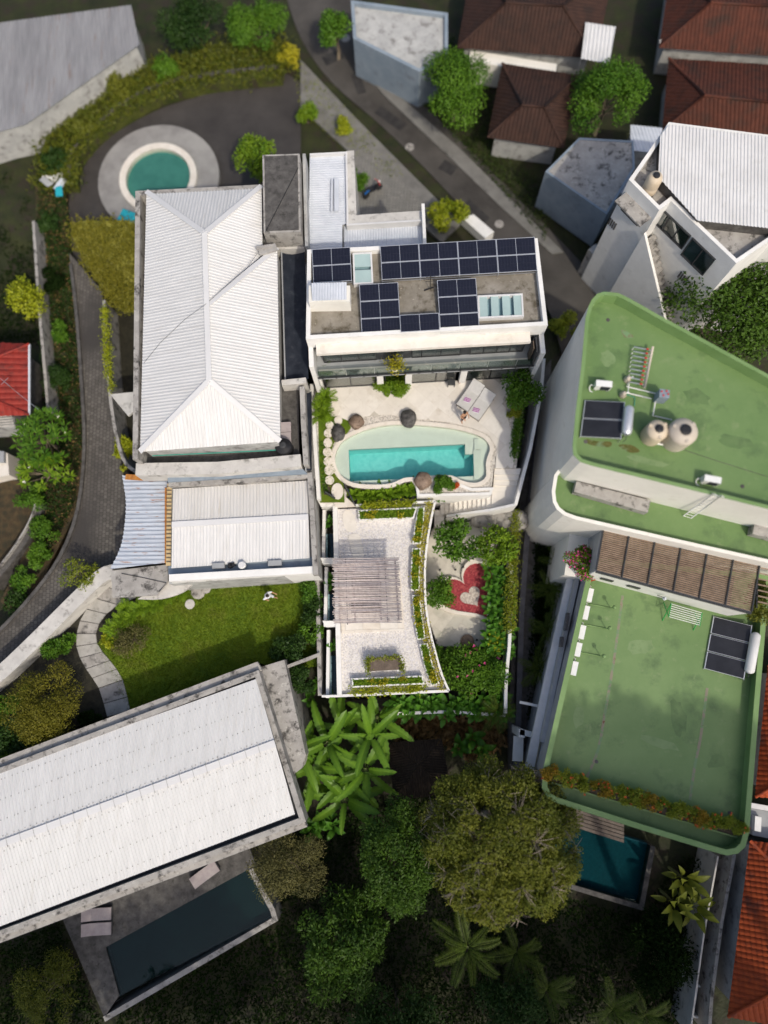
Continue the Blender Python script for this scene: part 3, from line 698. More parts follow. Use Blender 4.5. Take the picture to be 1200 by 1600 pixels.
for i, (a, b, s, lm, lab) in enumerate((
    (480, 182, .8, 'lf_bright', 'small bright bush at the court corner beside the street'),
    (538, 200, .7, 'lf_lime', 'small lime bush on the pavement beside the narrow white roof'),
    (700, 338, 1.3, 'lf_lime', 'lime bush behind the solar roof next to the low white wall'),
    (560, 282, .9, 'lf_mid', 'narrow green bush along the yard beside the motorcycle'),
    (130, 200, 1.2, 'lf_olive', 'olive bush on the left end of the grassy bank'),
    (190, 140, 1.1, 'lf_olive', 'olive bush on the grassy bank right of the metal shed'),
    (255, 112, 1.1, 'lf_mid', 'green bush in the middle of the grassy bank'),
    (450, 92, .8, 'lf_yellow', 'yellowish bush where the bank meets the street'),
    (660, 95, .9, 'lf_bright', 'bright bush against the corner of the pale blue house'),
    (85, 260, 1.0, 'lf_dark', 'dark bush at the lower left end of the bank'),
    (880, 512, .9, 'lf_moss', 'mossy bush wedged against the rounded green roof corner'))):
    bush('street_bush', lab, P(a, b, NZ + .9 * s), (1.0 * s, 1.1 * s, .9 * s), NZ, int(1500 * s), .2, g_[lm], group='bushes along the northern street')
k = 9000; 
sel = [random.choice(range(len(bank))) for _ in range(k)]
A_ = PP(bank, NZ + .9); B_ = PP(bank_in, NZ + .9)
base = np.array([list(A_[i].lerp(B_[i], random.random())) for i in sel]); base[:, :2] += rng.normal(size=(k, 2)) * .4; base[:, 2] += rng.random(k) * .35
o = leaf_mesh('bank_plants', base, rnd_dirs(k, .7), rnd_dirs(k, .5), .3, .12, g_['lf_olive'], stuff=True); tag(o, 'rough grass and weeds over the curved bank', 'weeds')
# ---------------------------------------------------------------- shared fittings
def make_ac():
    """split-system outdoor unit, local frame: front towards -Y"""
    t = thing('air_conditioner', '', 'air conditioner', world=False)
    MB().box((0, 0, .36), (.85, .34, .56)).build('casing', g_['white_plastic'], t)
    MB().box((.12, -.175, .36), (.5, .02, .46)).lathe((.12, -.19, .36), [(.02, -.01), (.02, .0)], 8).build('fan_grille', g_['navy_cloth'], t)
    mb = MB(); [mb.box((x, 0, .04), (.06, .4, .08)) for x in (-.3, .3)]; mb.build('feet', g_['steel'], t)
    MB().tube([(-.42, 0, .25), (-.6, .03, .22), (-.66, -.1, .1), (-.6, -.25, .04), (-.45, -.3, .04)], .035, 6).build('pipe', g_['white_plastic'], t, True)
    return t
AC0 = make_ac(); AC_USED = [False]
def put_ac(loc, rz, label, group, sc=1):
    o = AC0 if not AC_USED[0] else copy_tree(AC0); AC_USED[0] = True
    place(o, loc, rz, sc); o['label'] = label; o['group'] = group; return o

# ---------------------------------------------------------------- white hip-roofed building (left)
EZ, RZ = 5.0, 6.7
t = thing('hip_roof_house', 'long building with white corrugated hip roof left of the solar villa', 'house', P(320, 500, -4.3))
E_TL, E_TR, E_M1 = P(229, 300, EZ), P(409, 291, EZ), P(410, 398, EZ)
E_M2, E_BR, E_BL = P(433, 388, EZ + .05), P(438, 690, EZ), P(219, 706, EZ)
R_N, R_M, R_S = P(320, 365, RZ), P(323, 478, RZ), P(327, 595, RZ)
body = [P(232, 305, 4.8), P(408, 296, 4.8), P(409, 392, 4.8), P(432, 392, 4.8), P(434, 692, 4.8), P(224, 702, 4.8)]
MB().prism(body, -4.4, EZ - .12).build('wall', g_['grey_wall'], t)
for f, d in (([E_TL, R_N, R_M, R_S, E_BL], E_TL - P(320, 300, EZ)), ([E_TL, E_TR, R_N], E_TR - P(409, 395, EZ)),
             ([E_TR, E_M1, R_M, R_N], P(409, 395, EZ) - P(320, 395, EZ)), ([E_M2, E_BR, R_S, R_M], P(437, 690, EZ) - P(320, 690, EZ)), ([E_BL, E_BR, R_S], P(330, 700, EZ) - P(330, 600, EZ))):
    MB().ribbed(f, d, .2, .026).build('roof_sheet', g_['roof_ns' if len(f) == 3 else 'roof_ew'], t)
for a, b in ((R_N, R_S), (R_N, E_TL), (R_N, E_TR), (R_M, E_M2), (R_S, E_BL), (R_S, E_BR)):
    u = Vector((0, 0, .07)); MB().beam(a + u, b + u, .32, .05).build('ridge_cap', g_['white_metal_clean'], t)
MB().wall(PP([(411, 293), (216, 303), (212, 718)], EZ), .3, 3.5, 5.1).build('parapet', g_['old_concrete'], t)
MB().wall(PP([(212, 733), (340, 731), (470, 719)], 4.0), .75, 2.5, 4.0).build('parapet', g_['pale_concrete'], t)
MB().prism(PP([(225, 690), (440, 680), (442, 718), (225, 730)], 3.2), 2.9, 3.2).build('ledge', g_['dark_concrete'], t)
MB().prism(PP([(440, 600), (466, 600), (468, 722), (440, 722)], 3.2), 2.9, 3.2).build('ledge', g_['dark_concrete'], t)
MB().prism(PP([(434, 388), (450, 388), (452, 596), (440, 596)], 3.0), -4.4, 3.0).build('side_passage_wall', g_['dark_concrete'], t)
MB().wall(PP([(472, 604), (474, 660), (478, 726)], 4.2), .3, -4.4, 4.2).build('parapet', g_['old_concrete'], t)
MB().wall(PP([(440, 598), (478, 594)], 4.2), .35, -4.4, 4.2).build('parapet', g_['pale_concrete'], t)
mb = MB()
for k, (a, b) in enumerate((((238, 708), (440, 698)), ((238, 712), (440, 703)))): mb.tube([P(*a, 3.45), P(*b, 3.45)], .035)
mb.build('water_pipe', g_['teal_pipe'], t); mb = MB()
for k in range(4): mb.tube([P(238, 700 + 3 * k, 3.4), P(280 + 20 * k, 698 + 3 * k, 3.4)], .025)
mb.build('conduit', g_['white_plastic'], t)
mb = MB().beam(P(404, 394, 5.5), P(432, 386, 5.35), .5, .1).beam(P(400, 388, 5.55), P(424, 384, 5.45), .2, .09); mb.build('rubble', g_['old_concrete'], t)
mb = MB(); pts = [P(225, 567, 5.15), P(250, 536, 5.5), P(290, 498, 6.2), P(318, 478, 6.85), P(350, 450, 6.4), P(385, 420, 5.9), P(404, 393, 5.6)]
tag(mb.tube(pts, .011, 4).build('overhead_cable', g_['black_plastic']), 'thin dark cable lying across the white hip roof', 'cable')
put_ac(P(345, 702, 3.2), ang(225, 730, 440, 718) + math.pi, 'outdoor air conditioner under the eaves of the hip roof, left one', 'units under the hip roof')
put_ac(P(349 + 78, 697, 3.2) + Vector((-3.1, 0, 0)), ang(225, 730, 440, 718) + math.pi, 'outdoor air conditioner under the hip roof, right of its twin', 'units under the hip roof', .9)
t = thing('water_tank', 'round black water tank on the ledge beside the hip roof', 'water tank', P(446, 703, 3.2))
b = P(446, 703, 3.2)
MB().lathe(b, [(.5, 0), (.52, .1), (.52, .75), (.46, .92), (.2, 1.0), (.19, 1.06)], 20).build('body', g_['black_plastic'], t, True)
MB().lathe(b + Vector((0, 0, 1.06)), [(.2, 0), (.2, .05), (.12, .08)], 14).build('lid', g_['charcoal'], t)
t = thing('roof_heater', 'mauve-grey double box on the ledge above the black tank', 'box', P(447, 680, 3.2))
for k, (x, y) in enumerate(((447, 668), (447, 684))): MB().box(P(x, y, 3.5), (.62, .62, .25), .05).build('casing', g_['mauve_cushion'], t)

# shade nets in the gap to the villa
def net(name, label, px, z, sag, posts):
    p = PP(px, z); t = thing(name, label, 'shade net', (p[0].x, p[0].y, -4.3)); n, m_ = 5, 14; mb = MB(); vs = []
    for j in range(m_ + 1):
        for i in range(n + 1):
            a = p[0].lerp(p[1], i / n); b = p[3].lerp(p[2], i / n); q = a.lerp(b, j / m_)
            vs.append(q - Vector((0, 0, sag * math.sin(math.pi * i / n) + .05 * math.sin(j * 2.1 + i))))
    mb.add(vs, [(j * (n + 1) + i, j * (n + 1) + i + 1, (j + 1) * (n + 1) + i + 1, (j + 1) * (n + 1) + i) for j in range(m_) for i in range(n)])
    mb.build('net', g_['shade_net'], t, True)
    MB().beam(p[0] + Vector((0, 0, .05)), p[3] + Vector((0, 0, .05)), .08, .1).build('edge_rail', g_['grey_paint'], t)
    mb = MB(); [mb.tube([(q.x, q.y, -4.3), q], .05) for q in (p[0], p[3])]; mb.build('posts', g_['grey_paint'], t)
net('shade_net', 'long dark blue shade net in the gap left of the solar roof', [(440, 388), (476, 386), (482, 592), (446, 594)], 3.6, .25, 1)
net('shade_net', 'shorter black shade net beside the stepping stones', [(474, 614), (487, 612), (487, 734), (478, 735)], 3.4, .12, 1)

# flat concrete stair-head and the narrow annex roofs north of the villa
t = thing('stair_house', 'dark flat-roofed concrete stair house above the hip roof corner', 'building', P(440, 300, -4))
p = PP([(410, 242), (468, 240), (470, 362), (412, 364)], 5.6)
MB().prism(p, -4, 5.6).build('wall', g_['old_concrete'], t); MB().prism(inset(p, .12), 5.6, 5.62).build('roof', g_['dark_concrete'], t)
MB().prism(PP([(412, 364), (470, 362), (476, 388), (414, 390)], 4.0), -4, 4.0).build('step_roof', g_['pale_concrete'], t)
MB().tube([P(466, 262, 5.66), P(415, 362, 5.66)], .02, 4).build('cable', g_['black_plastic'], t)
MB().wall(PP([(475, 240), (479, 385)], 4.8), .2, -4, 4.8).build('side_wall', g_['grey_wall'], t)
t = thing('annex', 'narrow white ribbed annex roof behind the solar roof', 'building', P(512, 310, -4))
a = PP([(484, 244), (541, 242), (541, 350), (535, 352), (535, 388), (482, 390)], 3.6)
MB().prism(inset(a, .1), -4, 3.45).build('wall', g_['grey_wall'], t)
MB().ribbed(a, (1, .03, 0), .17, .035).build('roof_sheet', g_['bluish_metal'], t)
b = PP([(537, 352), (662, 345), (666, 384), (537, 390)], 3.3)
MB().prism(inset(b, .1), -4, 3.15).build('wall', g_['grey_wall'], t); MB().ribbed(b, (0, 1, 0), .17, .035).build('roof_sheet', g_['bluish_metal'], t)
MB().prism(PP([(541, 236), (553, 235), (557, 336), (660, 329), (661, 344), (541, 352)], 3.7), -4, 3.7).build('ledge', g_['pale_concrete'], t)
MB().wall(PP([(484, 241), (541, 238), (543, 351), (661, 344)], 3.85), .12, 3.3, 3.85).build('flashing', g_['white_metal'], t)
MB().wall(PP([(661, 318), (664, 384)], 4.1), .2, -4, 4.1).build('end_wall', g_['white_wall'], t)
MB().beam(P(526, 280, 3.8), P(526, 330, 3.8), .3, .12).beam(P(519, 280, 3.75), P(518, 330, 3.75), .12, .1).build('vent', g_['bluish_metal'], t)

# ---------------------------------------------------------------- lower white roof, rusty awning, concrete slabs
t = thing('low_white_roof_house', 'low house with white ribbed roof and central ridge below the hip roof', 'house', P(375, 820, -4.3))
q = PP([(262, 752), (484, 742), (494, 896), (262, 912)], 2.6)
MB().prism(q, -4.4, 2.35).build('wall', g_['grey_wall'], t)
n0, n1, r0, r1, s0, s1 = P(271, 764, 2.7), P(481, 751, 2.7), P(269, 820, 3.0), P(482, 808, 3.0), P(268, 888, 2.6), P(484, 872, 2.6)
MB().ribbed([n0, n1, r1, r0], n0 - r0, .2, .04).build('roof_sheet', mat('roof_ns_warm', (.60, .585, .555), (.665, .65, .625), rough=.5, scale=.9, stretch=(3.2, .3, 1), dirt=((.50, .46, .40), 1.1, .56, .8)), t)
MB().ribbed([r0, r1, s1, s0], r0 - s0, .2, .04).build('roof_sheet', g_['roof_ns'], t)
MB().beam(r0 + Vector((0, 0, .06)), r1 + Vector((0, 0, .06)), .35, .06).build('ridge_cap', g_['white_metal_clean'], t)
MB().wall(PP([(263, 756), (372, 752), (484, 742), (493, 898)], 3.1), .3, 2.3, 3.1).build('parapet', g_['old_concrete'], t)
MB().wall(PP([(264, 903), (492, 890)], 3.0), .42, -2.8, 3.0).build('parapet', g_['white_wall'], t)
MB().prism(PP([(264, 885), (490, 870), (490, 886), (264, 898)], 2.3), 2.2, 2.42).build('gutter', g_['blue_grey_wall'], t)
MB().prism(PP([(262, 742), (470, 729), (480, 740), (262, 753)], 3.3), 2.2, 3.3).build('upper_ledge', g_['blue_grey_wall'], t)
mb = MB(); mb.beam(P(265, 756, 2.55), P(263, 884, 2.55), .28, .05); mb.build('timber_strip', g_['timber'], t)
mb = MB(); [mb.box(P(264, 760 + 6.2 * k, 2.62), (.3, .05, .05)) for k in range(20)]; mb.build('battens', g_['teak'], t)
p = P(380, 884, 2.45); t = thing('white_drum', 'small white drum in the gutter of the low white roof', 'drum', p)
MB().lathe(p, [(.22, 0), (.24, .4), (.2, .46)], 16).build('body', g_['white_plastic'], t, True); MB().lathe(p + Vector((0, 0, .46)), [(.2, 0), (.18, .04)], 16).build('lid', g_['white_metal_clean'], t)
p = P(361, 884, 2.45); tag(MB().lathe(p, [(.15, 0), (.2, .15), (.14, .3)], 8).box(p + Vector((.15, .05, .15)), (.25, .2, .3), .4).build('pump', g_['black_plastic']), 'black pump beside the white drum in the gutter', 'pump')
for k, (x, s, lab) in enumerate(((342, 1, 'grey box in the gutter left of the white drum'), (430, 1.1, 'grey box in the gutter right of the white drum'))):
    p = P(x, 884 - k * 4, 2.6); tag(MB().box(p, (.75 * s, .35, .35), .05).box(p + Vector((0, 0, .19)), (.7 * s, .3, .03), .05).build('gutter_box', g_['grey_paint']), lab, 'box')
t = thing('rusty_awning', 'bluish ribbed awning with rusty edges over the driveway gate', 'awning', P(225, 820, -1.5))
aw = [P(a, b, 1.9 + .2 * (a - 170) / 90) for a, b in smooth_line([(191, 743), (197, 790), (190, 850), (172, 889)], 4) + [(262, 879), (262, 748)]]
MB().ribbed(aw, (1, 0.0, 0), .26, .06).build('sheet', g_['rusty_metal'], t)
MB().beam(P(259, 762, 2.2), P(259, 880, 2.2), .12, .03).build('rusted_edge', g_['rust'], t)
MB().beam(P(196, 745, 2.02), P(230, 747, 2.08), .35, .02).build('rusted_corner', g_['rust'], t)
mb = MB(); [mb.tube([(v.x, v.y, -1.6), v], .06) for v in (aw[2], aw[6], aw[-6])]; mb.build('posts', g_['steel'], t)
t = thing('concrete_canopy', 'weathered grey concrete canopy slab below the rusty awning', 'canopy', P(215, 905, -2.8))
MB().prism(PP([(173, 892), (262, 882), (262, 908), (245, 930), (176, 934)], 1.7), 1.45, 1.7).build('slab', g_['old_concrete'], t)
MB().prism(PP(smooth_line([(262, 908), (300, 909), (285, 925), (250, 936), (215, 936)], 3), 1.2), .9, 1.2).build('curved_slab', g_['pale_concrete'], t)
MB().prism(PP([(180, 900), (255, 893), (255, 915), (180, 925)], 1.4), -2.9, 1.45).build('wall', g_['grey_wall'], t)
mb = MB().tube([P(190, 896, 1.75), P(225, 903, 1.75), P(260, 911, 1.75), P(248, 925, 1.75)], .02, 4); tag(mb.build('loose_cable', g_['black_plastic']), 'dark cable lying on the grey concrete canopy', 'cable')

# ---------------------------------------------------------------- solar villa
VZ = 6.5
VA, VB = P(478, 530, VZ), P(856, 508, VZ); VC, VD = P(840, 372, VZ), P(480, 390, VZ)
ve = (VB - VA); VW = ve.length; ve.normalize(); vo = Vector((ve.y, -ve.x, 0)); vrot = math.atan2(ve.y, ve.x)
def V(u, v, z): return Vector((VA.x, VA.y, 0)) + ve * u + vo * v + Vector((0, 0, z))
def vu(px, py, z): return (P(px, py, z) - VA).dot(ve)
villa = thing('solar_villa', 'white two-storey villa with solar panels facing the pool', 'villa', V(VW / 2, -2.8, -.05))
par = [VA, VB, VC, VD]
MB().ring(par, .24, 5.3, VZ).build('parapet', g_['white_wall'], villa)
MB().prism(inset(par, .22), 5.7, 6.05).build('roof', g_['roof_concrete'], villa)
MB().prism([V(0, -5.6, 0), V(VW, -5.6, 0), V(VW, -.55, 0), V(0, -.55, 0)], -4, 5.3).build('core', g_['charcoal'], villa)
for a, b in ((V(.0, 0, 0), V(.0, -5.5, 0)), (V(VW, 0, 0), V(VW, -5.5, 0))):
    MB().wall([a + ve * (.12 if a.x < 0 else -.12), b + ve * (.12 if a.x < 0 else -.12)], .26, -4, 5.3).build('side_wall', g_['white_wall'], villa)
for u in (.14, VW - .14):
    MB().prism([V(u - .14, -.0, 0), V(u + .14, 0, 0), V(u + .14, 1.2, 0), V(u - .14, 1.2, 0)], 0, 5.3).build('fin_wall', g_['white_wall'], villa)
MB().prism([V(.5, 0.003, 0), V(VW - .9, .003, 0), V(VW - .9, .62, 0), V(.5, .62, 0)], 5.45, 5.72).build('canopy_ledge', g_['travertine'], villa)
MB().prism([V(.28, -.6, 0), V(VW - .28, -.6, 0), V(VW - .28, 1.12, 0), V(.28, 1.12, 0)], 2.98, 3.2).build('balcony_floor', g_['grey_paint'], villa)
MB().prism([V(.35, .55, 0), V(VW - .35, .55, 0), V(VW - .35, 1.0, 0), V(.35, 1.0, 0)], 3.2, 3.23).build('balcony_paving', g_['travertine'], villa)
MB().prism([V(.3, -.5, 0), V(VW - .3, -.5, 0), V(VW - .3, .05, 0), V(.3, .05, 0)], 5.2, 5.3).build('soffit', g_['charcoal'], villa)
def glazing(u0, u1, v, z0, z1, panes, cur=None, rows=1):
    w_ = (u1 - u0); o = MB()
    for k in range(panes + 1): o.box(V(u0 + w_ * k / panes, v, (z0 + z1) / 2), (.06, .1, z1 - z0), vrot)
    for k in range(rows + 1): o.box(V((u0 + u1) / 2, v, z0 + (z1 - z0) * k / rows), (w_, .09, .06), vrot)
    f = o.build('window', g_['dark_frame'], villa)
    for k in range(panes):
        MB().box(V(u0 + w_ * (k + .5) / panes, v, (z0 + z1) / 2), (w_ / panes - .07, .02, z1 - z0 - .06), vrot).build('pane', g_['window_glass'], f)
    if cur: MB().box(V((u0 + u1) / 2, v - .09, (z0 + z1) / 2), (w_ - .1, .04, z1 - z0 - .1), vrot).build('curtain', cur, f)
cur = mat('curtain', (.66, .74, .67), (.78, .84, .78), scale=9, stretch=(3, .2, .2))
for a, b, n, c, r in ((505, 588, 3, cur, 1), (602, 632, 1, None, 1), (645, 660, 1, cur, 1), (660, 722, 2, cur, 1), (738, 822, 4, None, 2)):
    glazing(vu(a, 562, 4.2), vu(b, 562, 4.2), .08, 3.22, 5.2, n, c, r)
for a, b, n, c in ((508, 587, 2, cur), (602, 634, 1, None), (643, 682, 1, cur), (682, 712, 1, None), (732, 768, 1, cur), (768, 812, 1, cur)):
    glazing(vu(a, 596, 1), vu(b, 596, 1), .5, .02, 2.95, n, c)
for a, b in ((588, 601), (632, 644), (722, 738)):
    u0, u1 = vu(a, 562, 4.2), vu(b, 562, 4.2); MB().box(V((u0 + u1) / 2, .06, 4.2), (u1 - u0 - .05, .1, 1.95), vrot).build('panel', g_['charcoal'], villa)
for x in (500, 594, 638, 723):
    u = vu(x, 592, .8); MB().box(V(u, .62, 1.48), (.42, .3, 2.95), vrot).build('pillar', g_['white_wall'], villa)
# glass balustrade
u0 = .35
while u0 < VW - .5:
    u1 = min(u0 + 1.75, VW - .35)
    MB().box(V((u0 + u1) / 2, 1.06, 3.68), (u1 - u0 - .05, .02, .95), vrot).build('balustrade_pane', g_['clear_glass'], villa); u0 = u1
mb = MB().box(V(VW / 2, 1.1, 3.215), (VW - .6, .1, .05), vrot)
for k in range(16): mb.box(V(.6 + k * (VW - 1.2) / 15, 1.15, 3.25), (.09, .1, .12), vrot)
mb.build('balustrade_rail', g_['dark_frame'], villa)
MB().box(V(VW - .45, .6, 4.2), (.1, 1.0, 2.0), vrot).build('side_screen', g_['charcoal'], villa)
MB().box(V(VW - .62, .55, 4.2), (.06, .5, 1.9), vrot).build('door_leaf', g_['teak'], villa)
# rooflight boxes, the stair-head and antenna
def rooflight(label, px, panes, z=6.42):
    p = ccw(PP(px, z)); t = thing('rooflight', label, 'skylight', (p[0].x, p[0].y, 6.05)); a, b, c, d = p
    MB().ring(p, .1, 6.05, z).build('frame', g_['white_metal'], t)
    horiz = panes[0] == 'h'; n = int(panes[1:])
    for k in range(n):
        f0, f1 = k / n + .015, (k + 1) / n - .015
        q = [a.lerp(b, f0), a.lerp(b, f1), d.lerp(c, f1), d.lerp(c, f0)] if horiz else [a.lerp(d, f0), b.lerp(d * 0 + c, f0), b.lerp(c, f1), a.lerp(d, f1)]
        MB().prism(inset(q, .07), z - .06, z - .03).build('pane', g_['skylight_glass'], t)
    MB().prism(inset(p, .1), 6.06, 6.1).build('interior', g_['pale_tile'], t)
rooflight('tall framed skylight between the solar panels on the villa roof', CR([(362, 420), (434, 417), (440, 535), (366, 538)], 400, 220, 2.4), 'v2')
rooflight('long four-pane skylight near the right end of the solar roof', CR([(831, 580), (1000, 572), (1005, 658), (834, 666)], 400, 220, 2.4), 'h4')
t = thing('rooftop_bulkhead', 'cream stair-head box with ribbed bluish lid on the solar roof', 'bulkhead', P(515, 480, 6.05))
p = PP(CR([(197, 540), (352, 540), (352, 600), (197, 602)], 400, 220, 2.4), 7.3)
MB().prism(p, 6.05, 7.22).build('wall', g_['cream_wall'], t); MB().ribbed(PP(CR([(208, 534), (340, 530), (340, 596), (212, 600)], 400, 220, 2.4), 7.4), (0, 1, 0), .16, .03).build('lid', g_['bluish_metal'], t)
b = P(672, 452, 6.05); mb = MB().tube([b, b + Vector((-.05, 0, 1.6))], .025)
for k in range(3): mb.beam(b + Vector((-.3, 0, .9 + .25 * k)), b + Vector((.25, 0, .95 + .25 * k)), .02, .02)
mb.beam(b + Vector((-.35, -.1, .05)), b + Vector((.2, .1, .05)), .06, .05)
tag(mb.build('antenna', g_['black_plastic']), 'thin dark antenna among the solar panels on the villa roof', 'antenna')
# solar arrays
pan_frame = g_['aluminium']
def solar(label, origin_px, cols, rows, skip=()):
    """rows run down the picture; every panel a piece of its own"""
    o = P(origin_px[0], origin_px[1], 6.5); t = thing('solar_array', label, 'solar panels', (o.x, o.y, 6.05), 'solar arrays on the villa roof')
    for r in range(rows):
        for c in range(cols):
            if (c, r) in skip: continue
            w_, h = 2.27, 1.025; tl = math.radians(5)
            ctr = o + ve * (w_ + .03) * (c + .5) + vo * (h + .025) * (r + .5) + Vector((0, 0, .02 - .09 * r + .05))
            R = Matrix.Rotation(vrot, 3, 'Z') @ Matrix.Rotation(tl, 3, 'X')
            def bx(mb, x0, x1, y0, y1, z0, z1):
                vs = [ctr + R @ Vector((x, y, z)) for z in (z0, z1) for x, y in ((x0, y0), (x1, y0), (x1, y1), (x0, y1))]
                mb.add(vs, [(3, 2, 1, 0), (4, 5, 6, 7), (0, 1, 5, 4), (1, 2, 6, 5), (2, 3, 7, 6), (3, 0, 4, 7)])
            mb = MB(); bx(mb, -w_ / 2, w_ / 2, -h / 2, h / 2, -.02, .012); pn = mb.build('panel', MATS.get('backing') or mat('backing', (.022, .024, .034), (.03, .032, .044), rough=.3), t)
            mb = MB(); [bx(mb, *e) for e in ((-w_ / 2 - .008, w_ / 2 + .008, -h / 2 - .008, -h / 2 + .022, -.02, .02), (-w_ / 2 - .008, w_ / 2 + .008, h / 2 - .022, h / 2 + .008, -.02, .02), (-w_ / 2 - .008, -w_ / 2 + .022, -h / 2 + .022, h / 2 - .022, -.02, .02), (w_ / 2 - .022, w_ / 2 + .008, -h / 2 + .022, h / 2 - .022, -.02, .02), (-.012, .012, -h / 2 + .022, h / 2 - .022, -.01, .017))]; mb.build('panel_frame', pan_frame, pn)
            mb = MB()
            for s in (-1, 1):
                for i in range(6):
                    for j in range(2):
                        cw = 1.09 / 6; x = (.02 if s > 0 else -1.11) + i * cw
                        y = -h / 2 + .03 + j * (h - .06) / 2
                        bx(mb, x + .006, x + cw - .006, y + .006, y + (h - .06) / 2 - .006, .012, .016)
            q = mb.build('cells', g_['panel_cell'], pn); q['kind'] = 'stuff'
    mb = MB()
    for r in range(rows + 1):
        a = o + vo * (1.05) * r + Vector((0, 0, -.25)); mb.beam(a, a + ve * cols * 2.3, .05, .05)
        for c in range(cols + 1): q = a + ve * c * 2.3; mb.tube([(q.x, q.y, 6.05), q + Vector((0, 0, .2))], .025, 5)
    mb.build('rack', g_['steel'], t)
solar('pair of solar panels in the far left corner of the villa roof', CR([(210, 411)], 400, 220, 2.4)[0], 1, 2)
solar('long row of eight solar panels along the rear of the villa roof', CR([(465, 399)], 400, 220, 2.4)[0], 4, 2)
solar('column of three solar panels right of the stair-head box', CR([(387, 543)], 400, 220, 2.4)[0], 1, 3)
solar('single low solar panel between the two columns of three', CR([(538, 657)], 400, 220, 2.4)[0], 1, 1)
solar('column of three solar panels left of the long skylight', CR([(678, 527)], 400, 220, 2.4)[0], 1, 3)
# ---------------------------------------------------------------- pool terrace
def c5(pts): return CR(pts, 470, 540, 3.0)
def c8(pts): return CR(pts, 480, 760, 3.3333)
pool_px = smooth_line(c5([(160, 520), (185, 460), (225, 430), (290, 400), (370, 378), (450, 370), (540, 372), (640, 380), (720, 390), (800, 410), (850, 430), (880, 460), (886, 490), (875, 520), (867, 560), (870, 600), (860, 625), (830, 642), (790, 642), (750, 630), (715, 612), (680, 606), (640, 607), (600, 612), (560, 618), (520, 617), (480, 622), (440, 640), (400, 650), (330, 652), (270, 648), (225, 635), (190, 610), (168, 570)]), 2, True)
pool_in = ccw(PP(pool_px, 0)); pool_out = inset(pool_in, -.27)
plat = PP(c5([(60, 190), (1050, 150), (1060, 175), (1010, 575), (905, 575), (893, 692), (545, 703), (535, 655)]), 0)
low = [q for q in pool_out if q.y < P(600, 745, 0).y and q.x < P(c5([(535, 655)])[0][0], 745, 0).x]
low.sort(key=lambda q: -q.x)
plat = plat + low + PP(c5([(215, 690), (205, 735), (90, 735)]), 0)
mb = MB().prism_holes(plat, [inset(pool_in, -.1)], -4.3, -.035); struct('pool_terrace', mb, g_['pool_pebbles'])
deck = PP(c5([(112, 197), (1000, 152), (948, 250), (985, 400), (1002, 530), (992, 575), (912, 575), (915, 530), (920, 480), (880, 420), (800, 385), (700, 360), (560, 345), (420, 322), (300, 332), (222, 352), (170, 330), (140, 250)]), 0)
do = struct('deck', MB().prism(deck, -.034, -.012), g_['joint'])
slabs(do, 'slab', None, deck, P(500, 600, 0), vrot + math.radians(45), 1.0, 1.0, .008, -.03, 0.0, stagger=0, mats=[g_['travertine'], g_['travertine_pale'], g_['travertine_warm']])
gr = PP(c5([(78, 190), (112, 197), (140, 250), (170, 330), (222, 352), (235, 385), (205, 430), (155, 455), (135, 520), (150, 590), (185, 625), (200, 640), (205, 735), (90, 735)]), 0)
lawn_strip = struct('planting_strip', MB().prism(gr, -.03, -.005), g_['lawn'])
# basin
pool = thing('swimming_pool', 'free-form turquoise pool with pale beach edge on the stone deck', 'swimming pool', P(640, 710, -1.5))
rect = PP(c5([(224, 488), (770, 462), (770, 510), (808, 508), (810, 612), (230, 636)]), -.3)
MB().prism_holes(inset(pool_in, -.12), [rect], -.5, -.30).build('beach_floor', g_['pool_beach'], pool)
mb = MB(); r2 = ccw(rect); n = len(r2)
for i in range(n):
    a, b = r2[i], r2[(i + 1) % n]; mb.poly([(a.x, a.y, -.3), (b.x, b.y, -.3), (b.x, b.y, -1.55), (a.x, a.y, -1.55)])
mb.poly([(q.x, q.y, -1.5) for q in r2]); mb.build('basin', g_['pool_tile'], pool)
MB().prism_holes(pool_out, [pool_in], -1.0, .03, True).build('coping', g_['coping'], pool)
for k, (x0, y0, x1, y1) in enumerate(((772, 462, 806, 486), (772, 486, 806, 508))):
    MB().prism(PP(c5([(x0, y0), (x1, y0), (x1, y1), (x0, y1)]), -.5), -1.5, -.55 - .32 * k).build('step', g_['pool_tile'], pool)
MB().prism(PP(c5([(812, 440), (832, 438), (834, 488), (812, 490)]), -.3), -.32, -.18).build('step', g_['pool_beach'], pool)
MB().prism(PP(c5([(808, 490), (848, 492), (832, 630), (812, 630)]), -.3), -.32, -.2).build('bench', g_['pool_beach'], pool)
MB().prism(inset(pool_in, -.02), -.075, -.07).build('water', g_['pool_water'], pool)
# overflow trough below the lower edge
tr = PP(c5([(218, 668), (330, 680), (440, 672), (525, 652), (525, 690), (520, 720), (215, 715)]), -1.2)
t = thing('overflow_trough', 'narrow green-grey overflow trough below the pool edge', 'trough', P(590, 766, -2))
MB().prism(tr, -1.9, -1.5).build('basin', mat('trough', (.16, .22, .19), (.22, .28, .24)), t); MB().prism(tr, -1.32, -1.3).build('water', g_['still_water'], t)
MB().ring(inset(tr, -.15), .16, -4, -1.2).build('rim', g_['pale_concrete'], t)

